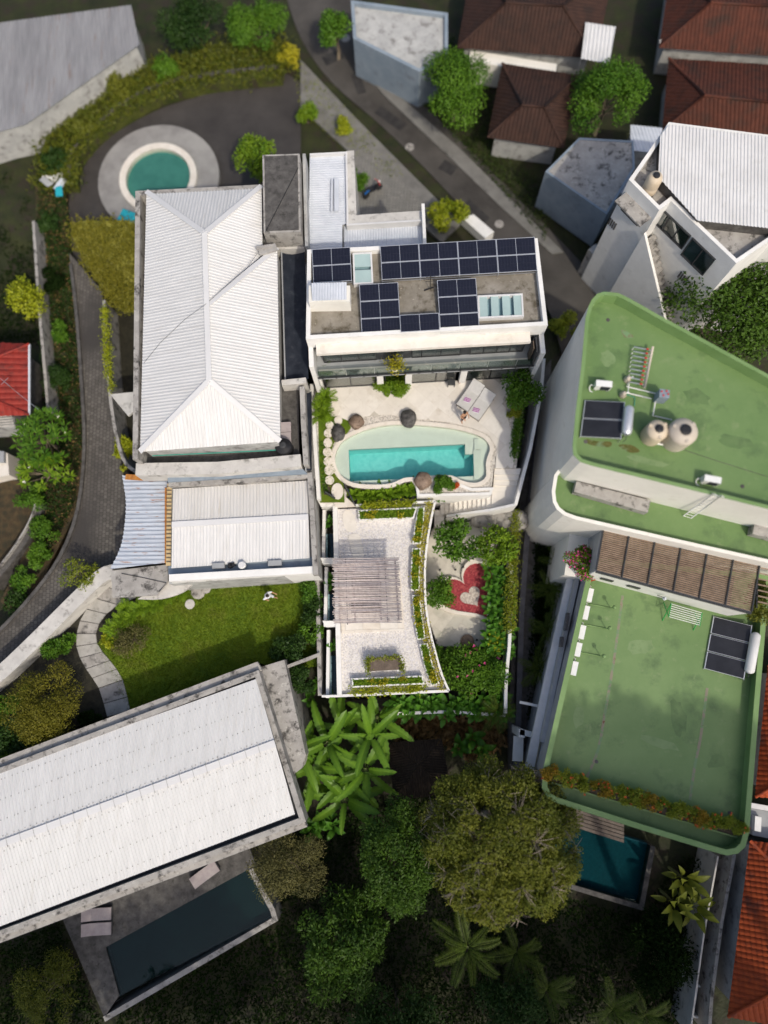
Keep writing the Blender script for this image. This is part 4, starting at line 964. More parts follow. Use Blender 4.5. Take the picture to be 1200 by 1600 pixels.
# walls of the pool terrace
wl = tag(MB().wall(PP([(487, 600), (492, 690), (498, 780)], .55), .24, -4.2, .55).build('boundary_wall', g_['white_wall']), 'white garden wall left of the round stepping stones', 'wall')
t = tag(MB().wall(PP([(850, 560), (846, 610), (829, 700), (806, 788)], .45), .2, -4.2, .45).build('boundary_wall', g_['white_wall']), 'white wall along the right side of the pool deck', 'wall')
mb = MB(); sw_ = [P(806, 788, .3), P(770, 796, -.35), P(698, 806, -2.15)]
for a, b in zip(sw_, sw_[1:]):
    o_ = Vector((0, .08, 0)); lo4 = [Vector((v.x, v.y, -4.2)) for v in (a, b)]
    mb.add([a - o_, b - o_, b + o_, a + o_, lo4[0] - o_, lo4[1] - o_, lo4[1] + o_, lo4[0] + o_], [(3, 2, 1, 0), (0, 1, 5, 4), (1, 2, 6, 5), (2, 3, 7, 6), (3, 0, 4, 7)])
t = tag(mb.build('stair_wall', g_['white_wall']), 'low white wall along the outer side of the garden steps', 'wall')
t = thing('pool_planter', 'long white planter below the right end of the pool', 'planter', P(700, 770, -3.5))
pp = PP(c5([(538, 640), (610, 622), (690, 622), (745, 646), (800, 668), (905, 664), (893, 700), (545, 708)]), .06)
MB().ring(pp, .18, -3.6, .06).build('wall', g_['white_wall'], t); MB().prism(inset(pp, .17), -.4, -.06).build('soil', g_['soil'], t)
# stairs down to the heart garden
st = thing('garden_stairs', 'pale stone steps winding down from the deck to the heart garden', 'stairs', P(740, 780, -3.3))
zz = 0
for k in range(4):
    zz -= .17; y0, y1 = 732 + 8.5 * k, 732 + 8.5 * (k + 1) + 1
    MB().prism(PP([(773 - k * .6, y0), (814 - 2.1 * k, y0), (812 - 2.1 * k, y1), (772 - k * .6, y1)], zz), -3.6, zz).build('step', g_['travertine_pale'], st)
MB().prism(PP([(769, 765), (807, 765), (803, 790), (768, 795)], zz), -3.6, zz - .02).build('landing', g_['travertine'], st)
for k in range(11):
    zz -= .17; x0, x1 = 768 - 7.2 * k, 768 - 7.2 * (k + 1) - .5; s = k * .9
    MB().prism(PP([(x0, 774 + s * .3), (x0, 794 + s), (x1, 795 + s), (x1, 774 + s * .3)], zz), -3.6, zz).build('step', random.choice([g_['travertine_pale'], g_['travertine']]), st)
for k in range(3):
    zz -= .17; y0, y1 = 797 + 8.5 * k, 797 + 8.5 * (k + 1)
    MB().prism(PP([(679, y0), (694, y0), (694, y1 + .5), (679, y1 + .5)], zz), -3.6, zz).build('step', g_['travertine'], st)

# rocks
def rock(name, label, px, py, r, m, z=0, sz=(1, 1, .8)):
    bm = bmesh.new(); bmesh.ops.create_icosphere(bm, subdivisions=3, radius=1); s = random.uniform(0, 50)
    from mathutils import noise
    for v in bm.verts:
        d = 1 + .22 * noise.noise(v.co * 1.1 + Vector((s, 0, 0))) + .1 * noise.noise(v.co * 2.7 + Vector((0, s, 0)))
        v.co = Vector((v.co.x * sz[0], v.co.y * sz[1], v.co.z * sz[2])) * d * r
        if v.co.z < -.35 * r: v.co.z = -.35 * r
    me = bpy.data.meshes.new(name); bm.to_mesh(me); bm.free(); me.materials.append(m); me.polygons.foreach_set('use_smooth', [True] * len(me.polygons))
    o = bpy.data.objects.new(name, me); C.objects.link(o); b = P(px, py, z); o.location = (b.x, b.y, z + .3 * r); return tag(o, label, 'boulder', 'boulders around the pool')
rock('boulder', 'brown boulder on the pebbles at the upper left of the pool', 557, 660, .5, g_['rock_brown'])
rock('boulder', 'large dark boulder on the pebbles above the middle of the pool', 638, 655, .53, g_['rock_grey'], sz=(.95, 1.2, .9))
rock('boulder', 'dark boulder beside the stepping stones at the pool corner', 529, 678, .5, g_['rock_grey'], sz=(.95, 1.2, .8))
rock('boulder', 'brown boulder on the lower pool edge beside the planter', 661, 752, .58, g_['rock_brown'], sz=(1, 1, .8))
for a, b, s, l in ((800, 815, 1.0, 'big pale boulder below the garden steps, left of its pair'), (758, 812, .8, 'long pale boulder under the white stair wall'), (785, 806, .9, 'pale boulder under the corner of the stair wall')):
    rock('boulder', l, a, b, s, g_['old_concrete'], -3.0, (1.2, .8, 1.2))
# round stepping stones
sp_ = struct('stepping_stone_path', MB().prism(PP(c5([(100, 640), (150, 640), (150, 700), (110, 700)]), 0), -.03, -.001), g_['soil'])
for x, y, rx, ry in ((155, 297, 28, 36), (176, 351, 19, 19), (136, 374, 19, 19), (129, 411, 20, 21), (127, 456, 20, 22), (125, 500, 21, 22), (127, 543, 21, 21), (134, 585, 23, 23), (135, 631, 21, 21), (172, 683, 28, 38)):
    pts = [(x + rx * math.cos(a) , y + ry * math.sin(a)) for a in [2 * math.pi * k / 18 for k in range(18)]]
    MB().prism(PP(c5(pts), .05), -.03, .1).build('stepping_stone', g_['coping'], sp_)
# bridge slab with its dark rails
t = thing('bridge_slab', 'pale slab with dark side rails leading from stones to gravel roof', 'footbridge', P(535, 780, -.6))
MB().prism(PP(c5([(148, 710), (215, 712), (258, 752), (160, 757)]), -.05), -.35, -.08).build('slab', g_['coping'], t)
for a, b in (((203, 650), (256, 752)), ((112, 688), (160, 718))): MB().beam(P(*c5([a])[0], .25), P(*c5([b])[0], .1), .06, .8).build('rail', g_['charcoal'], t)

# loungers
def lounger(label, px, py, rz):
    t = thing('sun_lounger', label, 'sun lounger', (0, 0, 0), 'loungers on the pool deck', world=False)
    MB().box((0, .30, .22), (.95, 1.35, .08)).box((0, -.72, .3), (.93, .1, .05)).build('frame', g_['teak'], t)
    for x in (-.42, .42):
        for y in (-.85, .9): MB().box((x, y, .1), (.06, .06, .2)).build('leg', g_['teak'], t)
    MB().box((0, .3, .31), (.9, 1.32, .1)).build('seat_cushion', g_['grey_cushion'], t)
    MB().box((0, -.68, .55), (.9, .82, .1), 0, math.radians(-35)).build('back_cushion', g_['grey_cushion'], t)
    b = P(px, py, 0); t.location = (b.x, b.y, 0); t.rotation_euler = (0, 0, rz); return t
# towels lie across each seat
def towel(label, px, py, rz):
    t = thing('striped_towel', label, 'towel', P(px, py, .36), 'folded towels', world=False); t.rotation_euler = (0, 0, rz)
    MB().box((0, 0, .025), (.42, .3, .05)).build('cloth', g_['white_cloth'], t)
    for k in (-1, 0, 1): MB().box((.01 * k, k * .1, .052), (.425, .062, .012)).build('stripe', g_['magenta'], t)
rl = math.atan2(*(lambda d: (d.y, d.x))(dirv(727, 638, 750, 606))) + math.pi / 2
lounger('grey sun lounger with striped towel nearer the villa', 734, 622, rl)
lounger('grey sun lounger with striped towel nearer the right tree', 751, 636, rl)
towel('purple striped towel on the lounger nearer the villa', 730, 625, -.35)
towel('purple striped towel on the lounger nearer the right tree', 744, 641, -.3)
p = P(704.5, 601, 0); t = thing('side_table', 'small dark square stool in front of the villa glass', 'stool', p, world=False)
MB().box((0, 0, .38), (.52, .38, .05)).build('top', g_['charcoal'], t); [MB().box((x, y, .18), (.05, .05, .36)).build('leg', g_['charcoal'], t) for x in (-.22, .22) for y in (-.15, .15)]
p = P(718, 598, 0); tag(MB().lathe(p, [(.07, 0), (.11, .18), (.09, .2)], 12).build('flower_pot', g_['terracotta']), 'tiny orange pot at the foot of the white pillar', 'pot')

# ---------------------------------------------------------------- people
def person(name, label, loc, rz, skin_m, parts, pose, h=1.68):
    """one continuous skinned body; clothes and hair are its children"""
    J = pose
    E_ = [('pel', 'sp1'), ('sp1', 'chest'), ('chest', 'neck'), ('neck', 'head'), ('head', 'crown')]
    for s in 'LR': E_ += [('pel', 'hip' + s), ('hip' + s, 'knee' + s), ('knee' + s, 'ank' + s), ('ank' + s, 'toe' + s), ('chest', 'sh' + s), ('sh' + s, 'elb' + s), ('elb' + s, 'wri' + s), ('wri' + s, 'palm' + s)]
    rad = dict(pel=.13, sp1=.125, chest=.14, neck=.055, head=.095, crown=.075, hip=.095, knee=.06, ank=.042, toe=.035, sh=.065, elb=.043, wri=.03, palm=.034)
    names = list(J); idx = {n: i for i, n in enumerate(names)}; vs = [Vector(J[n]) for n in names]; rr = [rad.get(n.rstrip('LR'), .05) for n in names]
    es = [(idx[a], idx[b]) for a, b in E_]
    for s in 'LR':
        w0, p0 = Vector(J['wri' + s]), Vector(J['palm' + s]); d = (p0 - w0).normalized(); sd = d.cross(Vector((0, 1, .2))).normalized()
        for k, ln in enumerate((.055, .075, .08, .075, .06)):
            off = sd * (k - 2) * .018; a = p0 + off * .8 + d * .02; b = a + d * ln * .55 + (sd * -.02 if k == 0 else Vector()); c = b + d * ln * .45 + Vector((0, -.012, 0))
            i = len(vs); vs += [a, b, c]; rr += [.009, .0085, .007]; es += [(idx['palm' + s], i), (i, i + 1), (i + 1, i + 2)]
    me = bpy.data.meshes.new(name); me.from_pydata([tuple(v) for v in vs], es, []); o = bpy.data.objects.new(name, me); C.objects.link(o)
    md = o.modifiers.new('skin', 'SKIN'); md.use_smooth_shade = True
    for i, sv in enumerate(me.skin_vertices[0].data): sv.radius = (rr[i], rr[i]); sv.use_root = (i == idx['pel'])
    o.modifiers.new('sub', 'SUBSURF').levels = 1
    me.materials.append(skin_m); o.location = loc; o.rotation_euler = (0, 0, rz); tag(o, label, 'person')
    def sleeve(nm, chains, k, m):
        mb = MB()
        for ch in chains: mb.tube([J[c] if isinstance(c, str) else c for c in ch], [rad[c.rstrip('LR')] * k for c in ch], 10)
        mb.build(nm, m, o, True)
    hd, cr = Vector(J['head']), Vector(J['crown']); mb = MB(); up = (cr - hd).normalized()
    bm = bmesh.new(); bmesh.ops.create_icosphere(bm, subdivisions=2, radius=.118)
    for v in bm.verts: v.co = v.co + hd + up * .035 + Vector((0, .022, .01))
    hm = bpy.data.meshes.new('hair'); bm.to_mesh(hm); bm.free(); hm.materials.append(g_['black_hair']); ho = bpy.data.objects.new('hair', hm); C.objects.link(ho); ho.parent = o
    hm.polygons.foreach_set('use_smooth', [True] * len(hm.polygons))
    MB().box(hd + Vector((0, -.105, -.01)), (.024, .03, .035)).build('nose', skin_m, o)
    for nm, chains, k, m in parts: sleeve(nm, chains, k, m)
    return o
stand = dict(pel=(0, 0, .93), sp1=(0, .01, 1.1), chest=(0, 0, 1.3), neck=(0, 0, 1.46), head=(0, -.01, 1.57), crown=(0, 0, 1.66),
    hipL=(.1, 0, .88), kneeL=(.11, -.03, .48), ankL=(.12, .02, .08), toeL=(.13, -.14, .03), hipR=(-.1, 0, .88), kneeR=(-.11, -.06, .48), ankR=(-.12, -.04, .08), toeR=(-.14, -.2, .03),
    shL=(.19, 0, 1.38), elbL=(.27, .02, 1.1), wriL=(.24, -.16, .95), palmL=(.23, -.22, .92), shR=(-.19, 0, 1.38), elbR=(-.28, 0, 1.12), wriR=(-.18, -.2, 1.06), palmR=(-.12, -.25, 1.08))
person('person', 'shirtless person in dark shorts standing at the foot of the loungers', P(723, 657, 0), .5, g_['skin'],
       [('shorts', [('pel', 'hipL', 'kneeL'), ('pel', 'hipR', 'kneeR')], 1.22, g_['navy_cloth'])], stand)
walk = dict(stand); walk.update(crown=(0, -.1, 1.62), head=(0, -.09, 1.54), neck=(0, -.05, 1.45), ankL=(.12, -.3, .1), toeL=(.14, -.45, .05), kneeL=(.11, -.24, .5), ankR=(-.12, .3, .12), toeR=(-.12, .18, .05), kneeR=(-.11, .06, .48),
    elbL=(.32, -.1, 1.15), wriL=(.34, -.34, 1.1), palmL=(.34, -.41, 1.1), elbR=(-.3, .12, 1.1), wriR=(-.26, -.05, .92), palmR=(-.25, -.1, .87))
person('person', 'person in white shirt walking across the lawn', P(423, 933, -2.0), 1.1, g_['skin'],
       [('shirt', [('pel', 'sp1', 'chest'), ('chest', 'shL', 'elbL'), ('chest', 'shR', 'elbR')], 1.28, g_['white_cloth']), ('shorts', [('pel', 'hipL', 'kneeL'), ('pel', 'hipR', 'kneeR')], 1.22, g_['bluish_metal'])], walk)

# ---------------------------------------------------------------- gravel-roofed terrace building
TZ = -.5
th = thing('gravel_roof_house', 'low building with white gravel roof terrace below the pool', 'building', P(600, 940, -4))
right = smooth_line(c8([(665, 82), (640, 200), (620, 330), (612, 450), (615, 600), (632, 720), (662, 850), (700, 980), (737, 1064)]), 3)
outl = PP(c8([(140, 105), (252, 103)]) + right + c8([(160, 1092)]), TZ + .25)
MB().prism(inset(outl, .1), -4, TZ - .06).build('wall', g_['white_wall'], th)
MB().prism(inset(outl, .12), TZ - .05, TZ).build('gravel', g_['white_gravel'], th)
MB().wall(PP(c8([(252, 103), (665, 82)]) , TZ), .14, -4, TZ + .28).build('parapet', g_['white_wall'], th)
MB().wall(PP(right, TZ), .14, -4, TZ + .28).build('parapet', g_['white_wall'], th)
MB().wall(PP(c8([(735, 1064), (160, 1090)]), TZ), .16, -4, TZ + .28).build('parapet', g_['white_wall'], th)
MB().wall(PP(c8([(147, 105), (158, 560), (170, 1090)]), TZ), .3, -4, TZ + .3).build('parapet', g_['white_wall'], th)
for pts in ([(185, 150), (200, 125), (225, 125), (243, 150), (255, 200), (252, 230), (235, 238), (208, 232), (190, 200)], [(215, 262), (235, 248), (262, 248), (278, 270), (290, 320), (294, 360), (280, 382), (246, 382), (235, 350), (222, 300)]):
    MB().prism(PP(smooth_line(c8(pts), 3, True), TZ), TZ - .01, TZ + .05).build('stepping_stone', g_['travertine'], th)
# planters on the terrace
def planter(label, px, plants, z0=TZ, h=.42, lm=('lf_bright', 'lf_lime')):
    p = PP(px, z0 + h); c = sum(p, Vector()) / len(p); t = thing('roof_planter', label, 'planter', (c.x, c.y, z0), 'planters on the gravel roof')
    MB().ring(p, .09, z0 + .004, z0 + h).build('wall', g_['white_wall'], t); q = inset(p, .085); MB().prism(q, z0 + .01, z0 + h - .1).build('soil', g_['soil'], t)
    q = ccw(q); tri = tessellate_polygon([q]); k = plants; bs = []
    ar = [abs((q[b] - q[a]).cross(q[c_] - q[a]).z) for a, b, c_ in tri]
    for _ in range(k):
        a, b, c_ = random.choices(tri, ar)[0]; r1, r2 = math.sqrt(random.random()), random.random(); bs.append(q[a] * (1 - r1) + q[b] * r1 * (1 - r2) + q[c_] * r1 * r2)
    bs = np.array([list(v) for v in bs]); bs[:, 2] = z0 + h - .1 + .12 * rng.random(k)
    o = leaf_mesh('planting', bs, rnd_dirs(k, .6), np.tile([0., 0, 1], (k, 1)), .14, .06, g_[lm[0]], t)
    ci = bs[rng.choice(k, 4)]; yb = np.repeat(ci, 45, 0) + rng.normal(size=(180, 3)) * np.array([.13, .09, .05]) + np.array([0, 0, .1])
    leaf_mesh('yellow_tufts', yb, rnd_dirs(180, .5), rnd_dirs(180, 1.2), .16, .08, g_['lf_yellow'], t, stuff=True)
    return t, bs
planter('narrow white planter along the pool side of the gravel roof', c8([(264, 124), (574, 108), (556, 166), (268, 178)]), 1500)
planter('curved white planter at the upper right of the gravel roof', c8([(577, 108), (612, 110), (606, 200), (592, 300), (548, 298), (560, 200)]), 1500)
planter('curved white planter right of the bamboo pergola', c8([(546, 322), (592, 322), (586, 440), (586, 542), (540, 542), (540, 430)]), 1600)
planter('curved white planter below the bamboo pergola', c8([(546, 566), (586, 566), (602, 690), (616, 795), (574, 800), (556, 690)]), 1600)
planter('curved white planter in the lower right corner of the gravel roof', c8([(584, 822), (628, 816), (652, 920), (690, 1028), (645, 1036), (610, 940)]), 1700)
planter('straight white planter along the bottom of the gravel roof', c8([(230, 1000), (600, 985), (612, 1030), (236, 1048)]), 1700)
# trailing creepers over the parapets
def creeper(label, line, z, n, wdt, lm, leaf=.16, drop=.4, name='creeper_plant'):
    p = [Vector(q) for q in line]; L_ = [0]
    for a, b in zip(p, p[1:]): L_.append(L_[-1] + (b - a).length)
    ts = np.sort(rng.random(n)) * L_[-1]; clump = .5 + .5 * np.sin(ts * 3.1 + rng.random() * 6) * np.sin(ts * 1.3); keep = rng.random(n) < (.35 + .65 * clump); ts = ts[keep]
    bs = []
    for s in ts:
        i = max(j for j in range(len(L_) - 1) if L_[j] <= s); f = (s - L_[i]) / max(1e-6, L_[i + 1] - L_[i]); bs.append(list(p[i].lerp(p[i + 1], f)))
    bs = np.array(bs); k = len(bs); off = rng.normal(size=(k, 2)) * wdt; bs[:, :2] += off; bs[:, 2] = z + .12 * rng.random(k) - np.maximum(0, np.abs(off).max(1) - wdt) * drop
    o = leaf_mesh(name, bs, rnd_dirs(k, .2), rnd_dirs(k, 1.2), leaf, leaf * .5, g_[lm]); 
    if name == 'ground_cover': o['kind'] = 'stuff'
    return tag(o, label, 'creeper', None if name == 'ground_cover' else 'creepers on the terrace walls')
rline = PP(right, TZ)
creeper('yellow-green creeper trailing along the curved gravel roof edge', [q + Vector((-.35, 0, 0)) for q in rline[:-1]], TZ + .3, 3400, .14, 'lf_yellow', .14)
creeper('lime creeper along the pool side of the gravel roof', PP(c8([(285, 108), (560, 92)]), TZ), TZ + .32, 1800, .13, 'lf_lime', .15)
creeper('lime creeper trailing over the bottom edge of the gravel roof', PP(c8([(230, 1066), (610, 1046)]), TZ), TZ + .3, 1500, .17, 'lf_lime', .15)
# bamboo pergola and what stands under it
pg = thing('bamboo_pergola', 'bamboo stick pergola over the gravel roof terrace', 'pergola', P(575, 930, TZ))
PZ = 1.45
for k in range(76):
    f = k / 75; y = 874 + 100 * f + random.uniform(-.5, .5); a = 520.5 + 2 * f + random.uniform(-3, 2); b = 622 + 5.5 * f + random.uniform(-1.5, 2)
    z = PZ + random.uniform(.05, .12); m0 = P((a + b) / 2, y - 1.2 + random.uniform(-.6, .6), z + random.uniform(-.02, .03))
    MB().tube([P(a, y + random.uniform(-.8, .8), z), m0, P(b, y - 2.4 + random.uniform(-.8, .8), z)], random.uniform(.018, .03), 5).build('bamboo_stick', random.choice([g_['bamboo'], g_['bamboo'], g_['bamboo_grey']]), pg, True)
for a, b in (((540, 872), (543, 976)), ((601, 872), (606, 972))): MB().beam(P(*a, PZ), P(*b, PZ), .05, .06).build('rod', g_['charcoal'], pg)
for a, b in (((528, 878), (531, 972)), ((552, 878), (555, 972)), ((590, 876), (596, 970)), ((617, 875), (623, 969))): MB().beam(P(*a, PZ - .06), P(*b, PZ - .06), .1, .1).build('beam', g_['bamboo'], pg)
for a, b in ((541, 884), (543, 972), (603, 882), (607, 968)): q = P(a, b, PZ - .1); MB().tube([(q.x, q.y, TZ), q], .06, 8).build('post', g_['bamboo'], pg, True)
t = thing('stone_platform', 'pale stone platform under the bamboo pergola', 'platform', P(585, 940, TZ))
slabs(t, 'slab', None, PP([(528, 895), (625, 890), (632, 985), (534, 990)], TZ + .12), P(540, 985, TZ), .03, 1.1, .8, .01, TZ + .002, TZ + .12, mats=[g_['coping'], g_['travertine_pale']])
for lab, y in (('low dark bench under the upper half of the bamboo pergola', 913), ('low dark bench under the lower half of the bamboo pergola', 950)):
    q = P(573, y, TZ + .12); t = thing('bench', lab, 'bench', q, world=False)
    for k in range(4): MB().box((0, -.24 + k * .16, .42), (1.9, .14, .05)).build('slat', g_['teak'], t)
    for x in (-.8, .8): MB().box((x, 0, .2), (.08, .55, .4)).build('leg', g_['teak'], t)
# small slatted trellis with creeper
t = thing('trellis', 'small brown slatted trellis with creepers near the bottom of gravel roof', 'trellis', P(600, 1040, TZ))
for k in range(12): MB().beam(P(573 + .1 * k, 1029 + 1.75 * k, .1), P(625 + .25 * k, 1026 + 1.75 * k, .1), .07, .04).build('slat', g_['teak'], t)
for a, b in ((577, 1050), (622, 1047), (576, 1030), (622, 1028)):
    q = P(a, b, .08); MB().box((q.x, q.y, (TZ + .08) / 2), (.16, .16, .58)).build('post', g_['white_wall'], t)
MB().beam(P(574, 1030, .04), P(577, 1051, .04), .08, .06).beam(P(624, 1027, .04), P(628, 1049, .04), .08, .06).build('beam', g_['teak'], t)
creeper('green creeper growing over the edges of the brown trellis', PP([(576, 1054), (573, 1030), (600, 1027), (626, 1026), (629, 1040), (629, 1050)], .15), .16, 900, .09, 'lf_moss', .12)

# ---------------------------------------------------------------- light wells with plunge pools, left of the terrace building
for k, (y0, y1, lab) in enumerate(((100, 392, 'topmost of three small walled plunge pools left of the gravel roof'), (398, 722, 'middle one of three walled plunge pools left of the gravel roof'), (726, 1094, 'lowest of three small walled plunge pools left of the gravel roof'))):
    x0 = 58 + 14 * (y0 / 400); t = thing('plunge_pool', lab, 'plunge pool', P(507, c8([(0, (y0 + y1) / 2)])[0][1], -4), 'plunge pools beside the gravel roof')
    def q(x, y): return c8([(x, y)])[0]
    MB().wall([P(*q(x0 + 27, y0 + 22), -.9), P(*q(x0 + 22, y1 + 8), -.9)], .2, -4, -.9).build('outer_wall', g_['white_wall'], t)
    MB().prism(PP([q(x0 - 4, y0 - 26), q(x0 + 84, y0 - 26), q(x0 + 84, y0 + 4), q(x0 + 10, y0 + 6)], -.3), -4, -.3).build('cross_wall', g_['white_wall'], t)
    if k == 2: MB().prism(PP([q(x0 - 8, y1 - 6), q(x0 + 80, y1 - 8), q(x0 + 80, y1 + 4), q(x0 - 8, y1 + 5)], -.4), -4, -.4).build('cross_wall', g_['white_wall'], t)
    ym = y0 + (y1 - y0) * (.5 if k < 2 else .42)
    MB().prism(PP([q(x0 + 28, y0), q(x0 + 100, y0), q(x0 + 100, ym), q(x0 + 28, ym)], -1.9), -4, -1.9).build('planting_bed', g_['dark_soil'], t)
    MB().prism(PP([q(x0 + 26, ym), q(x0 + 100, ym), q(x0 + 100, y1), q(x0 + 24, y1)], -1.9), -4, -2.1).build('basin', g_['blue_tile'], t)
    MB().prism(PP([q(x0 + 26, ym), q(x0 + 100, ym), q(x0 + 100, y1), q(x0 + 24, y1)], -1.6), -1.62, -1.6).build('water', g_['still_water'], t)
    n = 5
    for i in range(n):
        a, b = ym + (y1 - ym - 8) * i / n + 1.5, ym + (y1 - ym - 8) * (i + 1) / n - 1.5
        MB().prism(PP([q(x0 + 27, a), q(x0 + 44, a), q(x0 + 44, b), q(x0 + 27, b)], -1.45), -2.0, -1.45).build('tile', g_['pale_tile'], t)
    me = broad_leaf('broad_leaf', .75, .3, g_['lf_broad'], .3)
    rosette('well_plant', ('broad-leaved plant in the topmost plunge pool well', 'broad-leaved plant in the middle plunge pool well', 'broad-leaved plant in the lowest plunge pool well')[k], 'plant', P(*q(x0 + 62, (y0 + ym) / 2 + 25), -1.9), me, 9, (.4, 1.2), group='plants in the plunge pool wells', stem_h=.5)
tag(MB().wall(PP(c8([(28, 0), (40, 300), (52, 470), (62, 880), (66, 1090)]), -1.0), .25, -4, -1.0).build('boundary_wall', g_['old_concrete']), 'weathered grey wall between the lawn and the plunge pools', 'wall')

# ---------------------------------------------------------------- heart garden
HZ = -3.3
gard = PP([(676, 826), (700, 822), (800, 800), (798, 1000), (770, 1035), (700, 1040), (684, 1010), (668, 960), (664, 900), (668, 850)], HZ)
hg = struct('heart_garden_floor', MB().prism(gard, -4.2, HZ - .02), g_['joint'])
slabs(hg, 'slab', None, gard, P(700, 900, HZ), .9, 1.3, .65, .012, HZ - .03, HZ, mats=[g_['sandstone'], g_['sandstone_pale']])
def heart(c, size, rot, n=40):
    out = []
    for k in range(n):
        a = 2 * math.pi * k / n; x = 16 * math.sin(a) ** 3; y = 13 * math.cos(a) - 5 * math.cos(2 * a) - 2 * math.cos(3 * a) - math.cos(4 * a)
        x, y = x / 16 * size, y / 16 * size; out.append(Vector((c.x + x * math.cos(rot) - y * math.sin(rot), c.y + x * math.sin(rot) + y * math.cos(rot), c.z)))
    return out
hb = thing('heart_bed', 'red gravel heart with pale stone border in the lower garden', 'garden bed', P(735, 925, HZ))
hc = P(733, 925, HZ); hrot = math.radians(33)
h1 = heart(hc, 2.35, hrot); h2 = heart(hc + Vector((.02, -.02, 0)), 2.0, hrot)
MB().prism_holes(h1, [h2], HZ, HZ + .28, True).build('border', g_['coping'], hb)
MB().prism(h2, HZ, HZ + .2).build('red_gravel', g_['red_gravel'], hb)
MB().prism(heart(P(736, 933, HZ), .72, hrot), HZ + .2, HZ + .235).build('small_heart', g_['cream_gravel'], hb)
for k, (x, y) in enumerate(((687, 891), (711, 891), (681, 1001), (744, 1000), (723, 887))):
    q = P(x, y, HZ); t = tag(MB().lathe(q, [(.04, 0), (.04, .3), (.08, .32), (.08, .4), (.03, .43)], 8).build('path_light', g_['black_plastic']), ('small black path light above the heart, leftmost', 'small black path light just left of the heart notch', 'small black path light at the lower left garden edge', 'small black path light right of the round stone', 'small black path light in the notch of the heart')[k], 'path light', 'path lights in the heart garden')
q = P(730, 1002, HZ); tag(MB().lathe(q, [(.44, .0), (.46, .1), (.38, .2), (.2, .24)], 20).build('round_stone', g_['rock_brown']), 'flat round brown stone on the garden floor', 'stone')
t = tag(MB().wall(PP([(806, 800), (800, 870), (799, 940), (796, 1010), (791, 1060), (790, 1115)], -1.6), .2, -4.4, -1.6).build('boundary_wall', g_['white_wall']), 'white boundary wall right of the heart garden', 'wall')
t = tag(MB().wall(PP([(790, 1118), (700, 1112), (600, 1116)], -2.2), .18, -5.5, -2.2).build('boundary_wall', g_['white_wall']), 'white wall along the bottom of the heart garden', 'wall')
flat('garden_bed', PP([(760, 870), (800, 830), (797, 1010), (792, 1115), (600, 1112), (530, 1095), (700, 1085), (690, 1010), (760, 1010)], HZ), HZ + .012, g_['dark_soil'], 1.2)
# ---------------------------------------------------------------- green-roofed house (right)
def c7(pts): return CR(pts, 800, 440, 3.0)
def c4b(pts): return CR(pts, 800, 780, 3.0)
GZ = 9.0; GR = 8.2
up = PP(c7([(430, 48), (400, 58), (375, 85), (360, 115), (345, 170), (325, 400), (300, 600), (284, 770), (288, 812), (320, 845), (370, 862), (700, 942), (905, 992), (1200, 1066), (1500, 1142), (1500, 600), (1200, 436), (900, 272), (700, 165), (560, 85), (500, 55)]), GZ)
gh = thing('green_roof_house', 'cream rounded house with green-coated roofs on three levels', 'house', P(1000, 700, -5))
MB().ring(up, .16, -5, GZ).build('upper_wall', g_['cream_wall'], gh)
MB().ring(inset(up, -.01), .2, GZ + .003, GZ + .02).build('upper_kerb', g_['green_kerb'], gh)
MB().prism(inset(up, .15), GR - .3, GR).build('upper_roof', g_['green_coat'], gh)
MB().ring(inset(up, .155), .03, GR, GZ - .02).build('upper_lining', g_['green_kerb'], gh)
MZ = 5.6
mid = PP([(890, 700), (866, 742), (862, 768), (864, 785), (870, 796), (881, 805), (900, 812), (1045, 845), (1192, 878), (1265, 894), (1265, 740)], MZ)
mid[0] = P(905, 690, MZ)
MB().ring(mid, .2, -5, MZ).build('middle_wall', g_['cream_wall'], gh)
MB().prism(inset(mid, .19), MZ - .7, MZ - .45).build('middle_roof', g_['green_coat'], gh)
MB().ring(inset(mid, .195), .03, MZ - .45, MZ - .03).build('middle_lining', g_['green_kerb'], gh)
MB().prism(PP([(901, 752), (1017, 782), (1012, 801), (897, 768)], MZ + .25), MZ - .4, MZ + .25).build('stained_slab', g_['old_concrete'], gh)
MB().prism(PP([(1182, 806), (1240, 820), (1236, 850), (1176, 834)], MZ + .25), MZ - .4, MZ + .25).build('stained_slab', g_['old_concrete'], gh)
LZ = 2.3; LR = 1.55
lo_px = [(925, 872), (917, 905), (882, 1060), (849, 1205), (848, 1230), (856, 1246), (870, 1253), (1005, 1296), (1110, 1328), (1135, 1335), (1152, 1332), (1163, 1322), (1169, 1300), (1183, 1120), (1197, 950), (1205, 900)]
lo_ = PP(lo_px, LZ)
MB().ring(lo_, .16, -6, LZ).build('lower_wall', g_['grey_paint'], gh)
MB().prism(inset(lo_, .15), LR - .3, LR).build('lower_roof', g_['green_coat'], gh)
MB().ring(inset(lo_, -.05), .3, LZ + .003, LZ + .03).build('lower_kerb', g_['green_kerb'], gh)
MB().ring(inset(lo_, .155), .03, LR, LZ - .02).build('lower_lining', g_['green_kerb'], gh)
MB().wall(PP([(893, 902), (862, 1040), (836, 1160), (828, 1200)], .3), .5, .0, .3).build('ledge', mat('pale_grey', (.50, .51, .52), (.56, .57, .58)), gh)
MB().wall(PP([(903, 902), (873, 1040), (848, 1160)], .9), .25, -5, .9).build('ledge_wall', g_['grey_paint'], gh)
for a, b in (((890, 958), (886, 985)), ((881, 995), (879, 1011))): MB().beam(P(a[0] - 3, a[1], 1.2), P(b[0] - 3, b[1], 1.2), .14, .6).build('slot_window', g_['black_paint'], gh)
